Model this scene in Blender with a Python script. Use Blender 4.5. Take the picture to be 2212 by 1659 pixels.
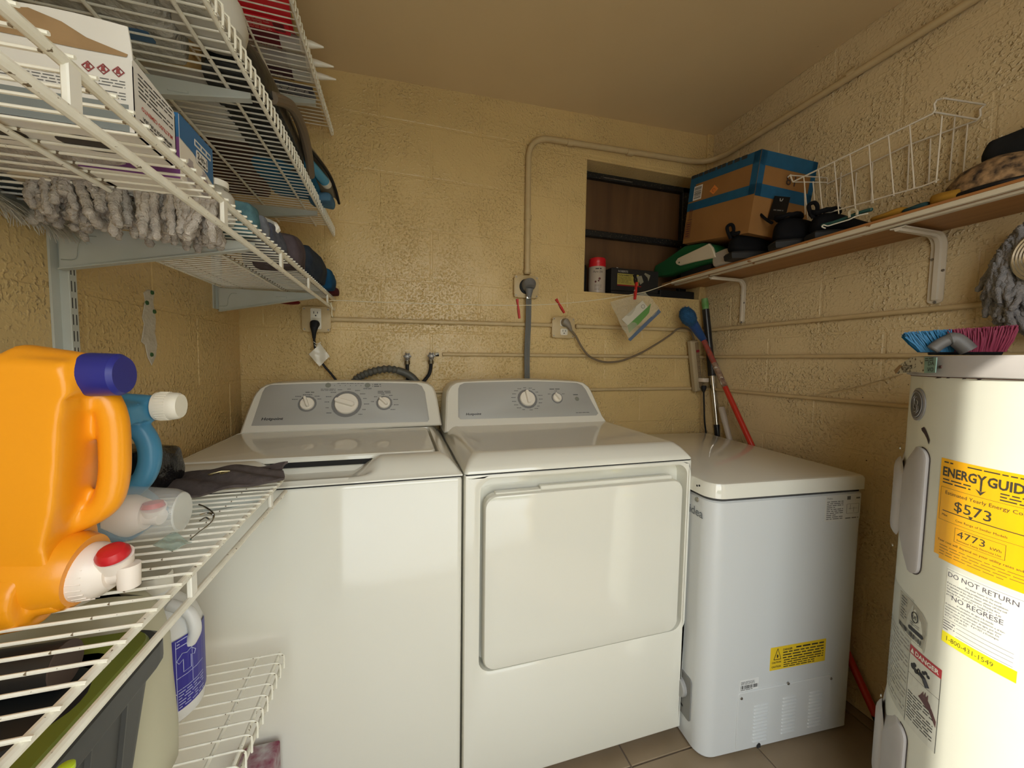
import bpy, bmesh, math, random
from mathutils import Vector, Matrix, noise
random.seed(7)
for o in list(bpy.data.objects): bpy.data.objects.remove(o)
SC = bpy.context.scene
COL = SC.collection
pi = math.pi
rad = math.radians

# ------------------------------------------------------------------ camera
H = 1.168
FOC = 817.9 / 2212 * 36.0
YAW, PITCH, ROLL = 0.285395, -0.060490, 0.014650
_f = Vector((math.sin(YAW)*math.cos(PITCH), math.cos(YAW)*math.cos(PITCH), math.sin(PITCH)))
_r0 = Vector((math.cos(YAW), -math.sin(YAW), 0)); _u0 = _r0.cross(_f)
_r = _r0*math.cos(ROLL) + _u0*math.sin(ROLL)
_u = -_r0*math.sin(ROLL) + _u0*math.cos(ROLL)
cd = bpy.data.cameras.new('camera'); cd.sensor_width = 36; cd.lens = FOC; cd.clip_start = 0.02
cam = bpy.data.objects.new('camera', cd); COL.objects.link(cam)
cam.matrix_world = Matrix(((_r.x, _u.x, -_f.x, 0), (_r.y, _u.y, -_f.y, 0), (_r.z, _u.z, -_f.z, H), (0, 0, 0, 1)))
SC.camera = cam

# room planes (metres)
XR, XL, YB, YF, ZC = 1.49, -0.56, 1.60, -0.45, 2.27
DOOR_X0, DOOR_X1, DOOR_Z = -0.27, 0.80, 2.06

# ------------------------------------------------------------------ light
w = bpy.data.worlds.new('sky'); SC.world = w; w.use_nodes = True
nt = w.node_tree; bg = nt.nodes['Background']
tc = nt.nodes.new('ShaderNodeTexCoord'); sep = nt.nodes.new('ShaderNodeSeparateXYZ'); cr = nt.nodes.new('ShaderNodeValToRGB')
nt.links.new(tc.outputs['Generated'], sep.inputs[0]); nt.links.new(sep.outputs['Z'], cr.inputs[0]); nt.links.new(cr.outputs[0], bg.inputs[0])
cr.color_ramp.elements[0].position = 0.0; cr.color_ramp.elements[0].color = (1.0, 0.97, 0.87, 1)
cr.color_ramp.elements[1].position = 0.7; cr.color_ramp.elements[1].color = (0.78, 0.88, 1.0, 1)
SKY, SUN, EXPO = 5.3, 5.6, 0.0
bg.inputs[1].default_value = SKY
sl = bpy.data.lights.new('sun', 'SUN'); sl.energy = SUN; sl.angle = rad(0.6); sl.color = (1.0, 0.94, 0.80)
so = bpy.data.objects.new('sun', sl); COL.objects.link(so)
_sd = Vector((0.78, 0.626, -0.57)).normalized()
so.rotation_euler = _sd.to_track_quat('-Z', 'Y').to_euler(); so.location = (0, -3, 4)
pl = bpy.data.lights.new('doorway_portal', 'AREA'); pl.shape = 'RECTANGLE'; pl.size = DOOR_X1-DOOR_X0; pl.size_y = DOOR_Z
pl.cycles.is_portal = True
po = bpy.data.objects.new('doorway_portal', pl); COL.objects.link(po)
po.location = ((DOOR_X0+DOOR_X1)/2, YF-0.06, DOOR_Z/2); po.rotation_euler = (rad(90), 0, 0)
vs = SC.view_settings; vs.view_transform = 'Standard'; vs.look = 'None'; vs.gamma = 1; vs.use_curve_mapping = False
vs.exposure = EXPO
SC.cycles.diffuse_bounces = 8; SC.cycles.max_bounces = 12; SC.cycles.transparent_max_bounces = 16
SC.cycles.caustics_reflective = False; SC.cycles.caustics_refractive = False

# ------------------------------------------------------------------ measuring: a sight line met with a plane of the room
def ray(px, py): return _f + _r*((px-1106)/817.9) - _u*((py-829.5)/817.9)
C0 = Vector((0, 0, H))
def wx(px, py, v): d = ray(px, py); return C0 + d*(v/d.x)
def wy(px, py, v): d = ray(px, py); return C0 + d*(v/d.y)
def wz(px, py, v): d = ray(px, py); return C0 + d*((v-H)/d.z)
def wpl(px, py, p, n): d = ray(px, py); n = Vector(n); return C0 + d*((Vector(p)-C0).dot(n)/d.dot(n))

# ------------------------------------------------------------------ materials
MATS = {}
def mat(name, col=(.8, .8, .8), rough=.5, metal=0, bump=None, vary=None, spec=.5, trans=0, alpha=1, coat=0, coords='Object', ior=1.45, specks=None):
    """bump=(scale,strength,dist) ; vary=(scale,colour2,amount) ; specks=(scale,colour,threshold)"""
    if name in MATS: return MATS[name]
    m = bpy.data.materials.new(name); m.use_nodes = True; n = m.node_tree.nodes; l = m.node_tree.links
    b = n['Principled BSDF']; b.inputs['Base Color'].default_value = (*col, 1); b.inputs['Roughness'].default_value = rough
    b.inputs['Metallic'].default_value = metal; b.inputs['Specular IOR Level'].default_value = spec; b.inputs['IOR'].default_value = ior
    b.inputs['Transmission Weight'].default_value = trans; b.inputs['Alpha'].default_value = alpha; b.inputs['Coat Weight'].default_value = coat
    t = n.new('ShaderNodeTexCoord') if (bump or vary or specks) else None
    cur = None
    if vary:
        nz = n.new('ShaderNodeTexNoise'); nz.inputs['Scale'].default_value = vary[0]; nz.inputs['Detail'].default_value = 5
        l.new(t.outputs[coords], nz.inputs['Vector'])
        r = n.new('ShaderNodeMapRange'); r.inputs[1].default_value = .35; r.inputs[2].default_value = .68; r.inputs[4].default_value = vary[2]
        l.new(nz.outputs['Fac'], r.inputs[0])
        mx = n.new('ShaderNodeMix'); mx.data_type = 'RGBA'; mx.inputs[6].default_value = (*col, 1); mx.inputs[7].default_value = (*vary[1], 1)
        l.new(r.outputs[0], mx.inputs[0]); l.new(mx.outputs[2], b.inputs['Base Color']); cur = mx.outputs[2]
    if specks:
        vz = n.new('ShaderNodeTexNoise'); vz.inputs['Scale'].default_value = specks[0]; vz.inputs['Detail'].default_value = 3
        l.new(t.outputs[coords], vz.inputs['Vector'])
        r2 = n.new('ShaderNodeMapRange'); r2.inputs[1].default_value = specks[2]; r2.inputs[2].default_value = specks[2]+.03
        l.new(vz.outputs['Fac'], r2.inputs[0])
        m2 = n.new('ShaderNodeMix'); m2.data_type = 'RGBA'; m2.inputs[7].default_value = (*specks[1], 1)
        if cur: l.new(cur, m2.inputs[6])
        else: m2.inputs[6].default_value = (*col, 1)
        l.new(r2.outputs[0], m2.inputs[0]); l.new(m2.outputs[2], b.inputs['Base Color'])
    if bump:
        bz = n.new('ShaderNodeTexNoise'); bz.inputs['Scale'].default_value = bump[0]; bz.inputs['Detail'].default_value = 4
        l.new(t.outputs[coords], bz.inputs['Vector'])
        bp = n.new('ShaderNodeBump'); bp.inputs['Strength'].default_value = bump[1]; bp.inputs['Distance'].default_value = bump[2]
        l.new(bz.outputs['Fac'], bp.inputs['Height']); l.new(bp.outputs[0], b.inputs['Normal'])
    MATS[name] = m
    return m

def wall_mat(name, col, col2, lump=1.0):
    m = bpy.data.materials.new(name); m.use_nodes = True; n = m.node_tree.nodes; l = m.node_tree.links
    b = n['Principled BSDF']; b.inputs['Roughness'].default_value = .30; b.inputs['Specular IOR Level'].default_value = .5
    g = n.new('ShaderNodeNewGeometry')
    def nz(scale, detail=4, rough=.5, dist=0):
        x = n.new('ShaderNodeTexNoise'); x.inputs['Scale'].default_value = scale; x.inputs['Detail'].default_value = detail
        x.inputs['Roughness'].default_value = rough; x.inputs['Distortion'].default_value = dist
        l.new(g.outputs['Position'], x.inputs['Vector']); return x.outputs['Fac']
    def rng(s, a, c, d=0, e=1, clamp=True):
        x = n.new('ShaderNodeMapRange'); x.inputs[1].default_value = a; x.inputs[2].default_value = c; x.inputs[3].default_value = d; x.inputs[4].default_value = e
        l.new(s, x.inputs[0]); return x.outputs[0]
    def mth(op, a, c):
        x = n.new('ShaderNodeMath'); x.operation = op
        for i, q in enumerate((a, c)):
            if isinstance(q, (int, float)): x.inputs[i].default_value = q
            else: l.new(q, x.inputs[i])
        return x.outputs[0]
    big = nz(3.0, 5); fine = nz(170, 3, .6)
    beads = rng(nz(100, 1.5, .45), .52, .76); beads2 = rng(nz(150, 1, .4), .56, .74)
    patch = rng(nz(6, 3, .5), .38, .60, .25, 1)
    lumps = mth('MULTIPLY', mth('ADD', beads, mth('MULTIPLY', beads2, .45)), patch)
    mid = nz(40, 5, .6, .3)
    h = mth('ADD', mth('MULTIPLY', lumps, 1.5*lump), mth('ADD', mth('MULTIPLY', mid, .42*lump), mth('MULTIPLY', fine, .16)))
    bp = n.new('ShaderNodeBump'); bp.inputs['Strength'].default_value = 1.0; bp.inputs['Distance'].default_value = .0021
    l.new(h, bp.inputs['Height']); l.new(bp.outputs[0], b.inputs['Normal'])
    mx = n.new('ShaderNodeMix'); mx.data_type = 'RGBA'; mx.inputs[6].default_value = (*col, 1); mx.inputs[7].default_value = (*col2, 1)
    l.new(rng(big, .35, .65), mx.inputs[0])
    # small dark fly specks, sparse, in patches
    sp = mth('MULTIPLY', rng(nz(120, 2, .5), .735, .76), rng(nz(2.2, 2), .5, .58))
    m2 = n.new('ShaderNodeMix'); m2.data_type = 'RGBA'; m2.inputs[7].default_value = (.05, .03, .015, 1)
    l.new(mx.outputs[2], m2.inputs[6]); l.new(sp, m2.inputs[0]); l.new(m2.outputs[2], b.inputs['Base Color'])
    MATS[name] = m
    return m

# ------------------------------------------------------------------ mesh helpers
OFF = {}
class MB:
    def __init__(s): s.v = []; s.f = []; s.mi = []; s.cur = 0
    def add(s, vs, fs):
        k = len(s.v); s.v += [Vector(a) for a in vs]
        for f in fs: s.f.append([i+k for i in f]); s.mi.append(s.cur)
        return s
    def box(s, x0, y0, z0, x1, y1, z1):
        a = [(x, y, z) for z in (z0, z1) for y in (y0, y1) for x in (x0, x1)]
        return s.add(a, [(0, 2, 3, 1), (4, 5, 7, 6), (0, 1, 5, 4), (2, 6, 7, 3), (0, 4, 6, 2), (1, 3, 7, 5)])
    def rbox(s, x0, y0, z0, x1, y1, z1, r=.004, seg=2, M=None):
        bm = bmesh.new(); bmesh.ops.create_cube(bm, size=1)
        for q in bm.verts: q.co = Vector(((x0+x1)/2+q.co.x*(x1-x0), (y0+y1)/2+q.co.y*(y1-y0), (z0+z1)/2+q.co.z*(z1-z0)))
        r = min(r, .49*min(abs(x1-x0), abs(y1-y0), abs(z1-z0)))
        if r > 0: bmesh.ops.bevel(bm, geom=bm.edges[:], offset=r, segments=seg, profile=.5, affect='EDGES')
        return s.bm(bm, M)
    def bm(s, bm, M=None):
        bm.verts.index_update()
        vs = [(M @ q.co if M else q.co.copy()) for q in bm.verts]
        fs = [[q.index for q in f.verts] for f in bm.faces]; bm.free(); return s.add(vs, fs)
    def tube(s, pts, r, n=8, closed=False, cap=True):
        P = [Vector(p) for p in pts]; N = len(P); R = r if isinstance(r, (list, tuple)) else [r]*N
        T = []
        for i in range(N):
            a = P[(i-1) % N] if (closed or i > 0) else P[i]; b = P[(i+1) % N] if (closed or i < N-1) else P[i]
            t = (b-a); T.append(t.normalized() if t.length > 1e-9 else Vector((0, 0, 1)))
        u = T[0].orthogonal().normalized(); vs = []
        for i in range(N):
            u = (u - T[i]*u.dot(T[i])); u = u.normalized() if u.length > 1e-6 else T[i].orthogonal().normalized()
            w_ = T[i].cross(u)
            for k in range(n):
                a = 2*pi*k/n; vs.append(P[i] + (u*math.cos(a)+w_*math.sin(a))*R[i])
        fs = []
        for i in range(N if closed else N-1):
            j = (i+1) % N
            for k in range(n): fs.append((i*n+k, i*n+(k+1) % n, j*n+(k+1) % n, j*n+k))
        if cap and not closed: fs.append(tuple(range(n-1, -1, -1))); fs.append(tuple((N-1)*n+k for k in range(n)))
        return s.add(vs, fs)
    def cyl(s, p0, p1, r0, r1=None, n=20): return s.tube([p0, p1], [r0, r0 if r1 is None else r1], n)
    def lathe(s, prof, n=32, M=None, cap=True):
        vs = []; m = len(prof)
        for r, z in prof:
            for k in range(n): a = 2*pi*k/n; q = Vector((r*math.cos(a), r*math.sin(a), z)); vs.append(M @ q if M else q)
        fs = [(i*n+k, i*n+(k+1) % n, (i+1)*n+(k+1) % n, (i+1)*n+k) for i in range(m-1) for k in range(n)]
        if cap: fs.append(tuple(range(n-1, -1, -1))); fs.append(tuple((m-1)*n+k for k in range(n)))
        return s.add(vs, fs)
    def plate(s, outline, rings, fn, cap=True, fill=False):
        """closed 2-D outline lofted through rings (inset, height); fn maps (u,v,w) to the room"""
        c = Vector((sum(p[0] for p in outline)/len(outline), sum(p[1] for p in outline)/len(outline))); n = len(outline); vs = []
        hw = max(abs(p[0]-c.x) for p in outline) or 1; hh = max(abs(p[1]-c.y) for p in outline) or 1
        R2 = [(1-i/hw, 1-i/hh, h) for i, h in rings]
        if fill: R2 += [(R2[-1][0]*k, R2[-1][1]*k, rings[-1][1]) for k in (.8, .6, .4, .2, .03)]
        for kx, ky, h in R2:
            for p in outline: vs.append(fn(c.x+(p[0]-c.x)*kx, c.y+(p[1]-c.y)*ky, h))
        rings = R2
        fs = [(i*n+k, i*n+(k+1) % n, (i+1)*n+(k+1) % n, (i+1)*n+k) for i in range(len(rings)-1) for k in range(n)]
        if cap:
            b = (len(rings)-1)*n; fs.append(tuple(b+k for k in range(n)))
            fs.append(tuple(range(n-1, -1, -1)))
        return s.add(vs, fs)
    def grid(s, nu, nv, fn):
        vs = [fn(i/nu, j/nv) for j in range(nv+1) for i in range(nu+1)]
        return s.add(vs, [(j*(nu+1)+i, j*(nu+1)+i+1, (j+1)*(nu+1)+i+1, (j+1)*(nu+1)+i) for j in range(nv) for i in range(nu)])
    def solid_grid(s, nu, nv, fn, th):
        """a sheet with thickness: fn(u,v)->point, offset along its own normal"""
        P = [[Vector(fn(i/nu, j/nv)) for i in range(nu+1)] for j in range(nv+1)]
        def nrm(i, j):
            a = P[j][min(i+1, nu)]-P[j][max(i-1, 0)]; b = P[min(j+1, nv)][i]-P[max(j-1, 0)][i]; c = a.cross(b)
            return c.normalized() if c.length > 1e-12 else Vector((0, 0, 1))
        top = [P[j][i]+nrm(i, j)*th/2 for j in range(nv+1) for i in range(nu+1)]
        bot = [P[j][i]-nrm(i, j)*th/2 for j in range(nv+1) for i in range(nu+1)]
        k = len(top); W = nu+1; fs = []
        for j in range(nv):
            for i in range(nu):
                a, b, c, d = j*W+i, j*W+i+1, (j+1)*W+i+1, (j+1)*W+i
                fs.append((a, b, c, d)); fs.append((k+d, k+c, k+b, k+a))
        for i in range(nu): fs.append((i+1, i, k+i, k+i+1)); a = nv*W+i; fs.append((a, a+1, k+a+1, k+a))
        for j in range(nv): a, b = j*W, (j+1)*W; fs.append((a, b, k+b, k+a)); a, b = j*W+nu, (j+1)*W+nu; fs.append((b, a, k+a, k+b))
        return s.add(top+bot, fs)
    def build(s, name, m, parent=None, smooth=True, ang=35, loc=None, fuse=None, sub=0):
        off = OFF.get(parent.name) if parent else None
        if off is None:
            if loc is not None: off = Vector(loc)
            elif parent is None:
                xs = [q.x for q in s.v]; ys = [q.y for q in s.v]; zs = [q.z for q in s.v]
                off = Vector(((min(xs)+max(xs))/2, (min(ys)+max(ys))/2, min(zs)))
            else: off = Vector((0, 0, 0))
        me = bpy.data.meshes.new(name); me.from_pydata([q-off for q in s.v], [], s.f)
        ml = m if isinstance(m, (list, tuple)) else [m]
        for q in ml: me.materials.append(q)
        if len(ml) > 1: me.polygons.foreach_set('material_index', s.mi)
        me.update()
        o = bpy.data.objects.new(name, me); COL.objects.link(o)
        if fuse:
            md = o.modifiers.new('r', 'REMESH'); md.mode = 'VOXEL'; md.voxel_size = fuse[0]
            ms = o.modifiers.new('s', 'SMOOTH'); ms.factor = .5; ms.iterations = fuse[1]
        if sub: md = o.modifiers.new('u', 'SUBSURF'); md.levels = sub; md.render_levels = sub
        if fuse or sub:
            dg = bpy.context.evaluated_depsgraph_get(); me2 = bpy.data.meshes.new_from_object(o.evaluated_get(dg)); o.modifiers.clear(); o.data = me2
            bpy.data.meshes.remove(me); me = me2
            if fuse and len(ml) == 1:
                me.materials.clear(); me.materials.append(ml[0])
        if smooth and len(me.polygons):
            me.polygons.foreach_set('use_smooth', [True]*len(me.polygons)); me.set_sharp_from_angle(angle=rad(ang))
        if parent: o.parent = parent; OFF[o.name] = off
        else: o.location = off; OFF[o.name] = off
        return o

def tag(o, label=None, cat=None, group=None, kind=None):
    if label: o['label'] = label
    if cat: o['category'] = cat
    if group: o['group'] = group
    if kind: o['kind'] = kind
    return o
def thing(name, label, cat, loc=(0, 0, 0), group=None):
    o = bpy.data.objects.new(name, None); COL.objects.link(o); o.location = loc; o.empty_display_size = .05
    OFF[o.name] = Vector(loc); return tag(o, label, cat, group)
def share(src, name, parent, delta):
    """a further piece that shares src's mesh, moved by delta"""
    o = bpy.data.objects.new(name, src.data); COL.objects.link(o)
    o.parent = parent; o.location = Vector(src.location)+Vector(delta); OFF[o.name] = OFF.get(src.name, Vector((0, 0, 0)))
    return o

def fr(o, x, y):
    """frame on a flat face: u along x, v along y, w outward"""
    o = Vector(o); x = Vector(x).normalized(); y = Vector(y).normalized(); z = x.cross(y)
    return lambda u, v, w=0: o + x*u + y*v + z*w
def FRONT(x, z, y): return fr((x, y, z), (1, 0, 0), (0, 0, 1))       # faces the camera side (-y)
def FACEL(y, z, x): return fr((x, y, z), (0, -1, 0), (0, 0, 1))      # faces -x
def FACER(y, z, x): return fr((x, y, z), (0, 1, 0), (0, 0, 1))       # faces +x
_tc = {}
def text(s, size, fn, m, parent, name='lettering', w=.0004, align='CENTER', sx=1.0, shear=0, bold=0, flip=False, label=None):
    key = (s, bold)
    if key not in _tc:
        c = bpy.data.curves.new('t', 'FONT'); c.body = s; c.size = 1; c.resolution_u = 2; c.offset = bold
        o = bpy.data.objects.new('t', c); me = bpy.data.meshes.new_from_object(o)
        _tc[key] = ([tuple(q.co) for q in me.vertices], [tuple(p.vertices) for p in me.polygons])
        bpy.data.objects.remove(o); bpy.data.curves.remove(c); bpy.data.meshes.remove(me)
    vs, fs = _tc[key]
    if not vs: return
    x0 = min(q[0] for q in vs); x1 = max(q[0] for q in vs); sh = {'CENTER': (x0+x1)/2, 'LEFT': x0, 'RIGHT': x1}[align]
    b = MB(); k = -1 if flip else 1
    b.add([fn(k*((q[0]-sh)*sx+q[1]*shear)*size, k*q[1]*size, w) for q in vs], fs)
    if parent is None: return b
    o = b.build(name, m, parent, smooth=False)
    if label: o['label'] = label
    return o
def shift(fn, u0, v0): return lambda u, v, w=0: fn(u0+u, v0+v, w)
def turn(fn, a):
    c, s = math.cos(a), math.sin(a); return lambda u, v, w=0: fn(u*c-v*s, u*s+v*c, w)
def rule(b, fn, u0, v0, u1, v1, w=.0004, n=1):
    for i in range(n):
        a = u0+(u1-u0)*i/n; c = u0+(u1-u0)*(i+1)/n
        b.add([fn(a, v0, w), fn(c, v0, w), fn(c, v1, w), fn(a, v1, w)], [(0, 1, 2, 3)])
def small_print(fn, u0, v0, u1, v1, rows, m, parent, w=.0004, seed=1, fill=.5, name='small_print'):
    """print too small to read in the photograph: word-long strokes in rows"""
    rr = random.Random(seed); b = MB(); h = (v1-v0)/rows
    for i in range(rows):
        y = v1-(i+.5)*h; x = u0; end = u1 if (i % 4) != 3 else u0+(u1-u0)*rr.uniform(.4, .9)
        while x < end:
            L = min(rr.uniform(.8, 2.6)*h*1.6, end-x); rule(b, fn, x, y-h*fill/2, x+L, y+h*fill/2, w); x += L+h*.5
    return b.build(name, m, parent, smooth=False)
def barcode(fn, u0, v0, u1, v1, m, parent, w=.0004, seed=1, vertical=False):
    rr = random.Random(seed); b = MB(); a, e = (v0, v1) if vertical else (u0, u1); x = a; t = (e-a)/60
    while x < e:
        L = t*rr.choice((1, 1, 2, 3))
        if vertical: rule(b, fn, u0, x, u1, min(x+L, e), w)
        else: rule(b, fn, x, v0, min(x+L, e), v1, w)
        x += L+t*rr.choice((1, 1, 2))
    return b.build('barcode', m, parent, smooth=False)
def rrect(u0, v0, u1, v1, r, n=5):
    o = []
    for cx, cy, a0 in ((u1-r, v0+r, -pi/2), (u1-r, v1-r, 0), (u0+r, v1-r, pi/2), (u0+r, v0+r, pi)):
        for i in range(n+1): a = a0+pi/2*i/n; o.append((cx+r*math.cos(a), cy+r*math.sin(a)))
    return o
def disc(u, v, ru, rv=None, n=20):
    rv = ru if rv is None else rv; return [(u+ru*math.cos(2*pi*i/n), v+rv*math.sin(2*pi*i/n)) for i in range(n)]
def sstep(a, b, x):
    t = max(0, min(1, (x-a)/(b-a))); return t*t*(3-2*t)
def smooth_path(pts, n=6):
    P = [Vector(p) for p in pts]; out = []
    for i in range(len(P)-1):
        p0 = P[max(i-1, 0)]; p1 = P[i]; p2 = P[i+1]; p3 = P[min(i+2, len(P)-1)]
        for k in range(n):
            t = k/n; out.append(.5*((2*p1)+(p2-p0)*t+(2*p0-5*p1+4*p2-p3)*t*t+(3*p1-p0-3*p2+p3)*t**3))
    out.append(P[-1]); return out
def crumple(x0, y0, z0, x1, y1, z1, amp=.01, fq=12, r=.02, seed=0, cuts=5, M=None):
    """a soft folded lump filling a box"""
    bm = bmesh.new(); bmesh.ops.create_cube(bm, size=1); bmesh.ops.subdivide_edges(bm, edges=bm.edges[:], cuts=cuts, use_grid_fill=True)
    c = Vector(((x0+x1)/2, (y0+y1)/2, (z0+z1)/2)); S = Vector((x1-x0, y1-y0, z1-z0))
    for q in bm.verts:
        p = q.co*2; L = max(abs(p.x), abs(p.y), abs(p.z)); sp = p.normalized(); k = .45
        p = p*(1-k)+sp*1.12*k if L > 0 else p
        q.co = Vector((c.x+p.x*S.x/2, c.y+p.y*S.y/2, c.z+p.z*S.z/2))
        d = noise.noise_vector(q.co*fq+Vector((seed*7.3, 0, 0)))*amp + noise.noise_vector(q.co*fq*2.7+Vector((0, seed, 0)))*amp*.4
        q.co += d; q.co.z = max(q.co.z, z0)
    return MB().bm(bm, M)

# common materials
WHITE = mat('white_enamel', (.715, .705, .625), .07, spec=.6, ior=1.55, vary=(2.5, (.70, .69, .605), .6), bump=(120, .02, .001))
WHITE_PL = mat('white_plastic', (.74, .72, .64), .35)
GREYPANEL = mat('grey_console_print', (.42, .42, .40), .45)
DARKGAP = mat('dark_gap', (.01, .01, .01), .8)
INK = mat('black_ink', (.02, .02, .022), .6)
GREYINK = mat('grey_ink', (.12, .12, .12), .6)
BLACKPL = mat('black_plastic', (.008, .008, .009), .45, spec=.3)
BLACKRUB = mat('black_rubber', (.010, .010, .011), .6, spec=.3)
STEEL = mat('steel', (.6, .6, .58), .25, 1)
DULLSTEEL = mat('dull_steel', (.35, .34, .32), .45, .9, vary=(60, (.15, .12, .1), .6))
CREAMPAINT = mat('cream_painted_metal', (.52, .40, .22), .45, bump=(90, .3, .002), vary=(25, (.44, .33, .17), .6))
WIREW = mat('white_coated_wire', (.80, .78, .68), .4, vary=(45, (.70, .67, .55), .8), specks=(140, (.16, .12, .07), .66), coords='Object')
BRKT = mat('grey_white_bracket_steel', (.50, .52, .48), .4, vary=(14, (.44, .46, .41), .7))
PAPER = mat('white_paper', (.80, .78, .72), .6)
RED = mat('red_plastic', (.55, .03, .02), .35)
# ================================================================== SETTING
WALL = wall_mat('painted_block_tan', (.61, .445, .20), (.555, .40, .175))
WALLR = wall_mat('painted_block_tan_right', (.59, .47, .275), (.54, .425, .245), 1.1)
CEIL = mat('ceiling_tan_paint', (.62, .48, .27), .6, bump=(18, .25, .004), vary=(2.2, (.57, .43, .235), .7), specks=(55, (.2, .13, .06), .78))
CONC = mat('outdoor_concrete', (.55, .53, .49), .8, vary=(3, (.45, .43, .40), .7))
def struct(o, label=None):
    o['kind'] = 'structure'
    if label: o['label'] = label
    return o
# floor: tiles on a grout bed
fl = struct(MB().box(XL-.15, YF-.15, -.12, XR+.15, YB+.15, -.004).build('floor', mat('grout', (.16, .12, .09), .8), smooth=False), 'beige ceramic tile floor with dark grout')
TILE = mat('beige_tile', (.27, .20, .125), .35, vary=(7, (.20, .15, .09), .8), bump=(30, .15, .002))
tx = [.233+.405*i for i in range(-3, 5)]; ty = [.48+.405*i for i in range(-4, 5)]
for i in range(len(tx)-1):
    for j in range(len(ty)-1):
        x0, x1 = max(tx[i]+.002, XL), min(tx[i+1]-.002, XR); y0, y1 = max(ty[j]+.002, YF), min(ty[j+1]-.002, YB)
        if x1-x0 < .02 or y1-y0 < .02: continue
        t = MB().rbox(x0, y0, -.01, x1, y1, 0, .0015, 1).build('tile', TILE, fl)
# walls: painted concrete blocks, joints nearly filled with paint
COURSES = [1.487+.2032*k for k in range(-8, 5)]
def block_wall(name, axis, sgn, plane, a0, a1, zt, first, m, holes=()):
    """axis 'x': wall in the plane x=plane running along y; blocks proud of the bed by 2 mm"""
    b = MB(); d = .012
    def bx(u0, z0, u1, z1, n0, n1, bevel=0):
        n0, n1 = min(n0, n1), max(n0, n1)
        q = MB()
        if axis == 'x': a = (n0, u0, z0, n1, u1, z1)
        else: a = (u0, n0, z0, u1, n1, z1)
        if bevel: return q.rbox(*a, bevel, 2)
        return q.box(*a)
    rects = [(a0, 0, a1, zt)]
    for h in holes:
        new = []
        for (u0, z0, u1, z1) in rects:
            if h[0] >= u1 or h[2] <= u0 or h[1] >= z1 or h[3] <= z0: new.append((u0, z0, u1, z1)); continue
            if h[1] > z0: new.append((u0, z0, u1, h[1]))
            if h[3] < z1: new.append((u0, h[3], u1, z1))
            zz0, zz1 = max(z0, h[1]), min(z1, h[3])
            if h[0] > u0: new.append((u0, zz0, h[0], zz1))
            if h[2] < u1: new.append((h[2], zz0, u1, zz1))
        rects = new
    for (u0, z0, u1, z1) in rects:
        q = bx(u0, z0, u1, z1, plane+sgn*.0016, plane+sgn*.14); b.add(q.v, q.f)
    w_ = struct(b.build(name, m, smooth=False), None)
    for ci, z0 in enumerate(COURSES):
        z1 = z0+.2032; s0 = first+(.2 if ci % 2 else 0); k = int((a0-s0)/.4)-1
        while s0+.4*k < a1:
            u0, u1 = s0+.4*k+.003, s0+.4*(k+1)-.003; k += 1
            u0, u1 = max(u0, a0), min(u1, a1); zz0, zz1 = max(z0+.003, .0), min(z1-.003, zt)
            if u1-u0 < .02 or zz1-zz0 < .02: continue
            pcs = [(u0, zz0, u1, zz1)]
            for h in holes:
                n2 = []
                for (p0, q0, p1, q1) in pcs:
                    if h[0] >= p1 or h[2] <= p0 or h[1] >= q1 or h[3] <= q0: n2.append((p0, q0, p1, q1)); continue
                    if h[1] > q0+.004: n2.append((p0, q0, p1, h[1]))
                    if h[3] < q1-.004: n2.append((p0, h[3], p1, q1))
                    e0, e1 = max(q0, h[1]), min(q1, h[3])
                    if h[0] > p0+.01: n2.append((p0, e0, h[0], e1))
                    if h[2] < p1-.01: n2.append((h[2], e0, p1, e1))
                pcs = n2
            for (p0, q0, p1, q1) in pcs:
                if p1-p0 < .006 or q1-q0 < .006: continue
                bx(p0, q0, p1, q1, plane+sgn*random.uniform(-.0003, .0003), plane+sgn*d, .0035).build('concrete_block', m, w_, smooth=False)
    return w_
WX0, WX1, WZ0, WZ1 = .806, 1.455, 1.492, 2.083
block_wall('wall_back', 'y', 1, YB, XL-.15, XR+.15, 2.42, -.28+.0, WALL, [(WX0, WZ0, WX1, WZ1)])
block_wall('wall_right', 'x', 1, XR, YF, YB, 2.42, .037+.0, WALLR)
block_wall('wall_left', 'x', -1, XL, YF, YB, 2.42, .1, WALL)
fb = MB()
for a in ((XL-.15, YF-.13, 0, DOOR_X0, YF, 2.42), (DOOR_X1, YF-.13, 0, XR+.15, YF, 2.42), (DOOR_X0, YF-.13, DOOR_Z, DOOR_X1, YF, 2.42)): fb.box(*a)
struct(fb.build('wall_front', WALL, smooth=False))
# ceiling, a little higher on the right
c = MB(); zl, zr = 2.222, 2.298
c.add([(XL-.15, YF-.15, zl-.004), (XR+.15, YF-.15, zr+.004), (XR+.15, YB+.15, zr+.004), (XL-.15, YB+.15, zl-.004),
       (XL-.15, YF-.15, 2.6), (XR+.15, YF-.15, 2.6), (XR+.15, YB+.15, 2.6), (XL-.15, YB+.15, 2.6)],
      [(0, 1, 2, 3), (7, 6, 5, 4), (0, 4, 5, 1), (1, 5, 6, 2), (2, 6, 7, 3), (3, 7, 4, 0)])
struct(c.build('ceiling', CEIL, smooth=False), 'tan painted ceiling')
# the ground outside the doorway, sunlit
struct(MB().box(-14, -24, -.25, 16, YF-.14, -.13).build('ground', CONC, smooth=False))
struct(MB().box(DOOR_X0, YF-.15, -.13, DOOR_X1, YF+.001, -.001).build('trim_1', CONC, smooth=False), 'concrete door threshold')
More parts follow.
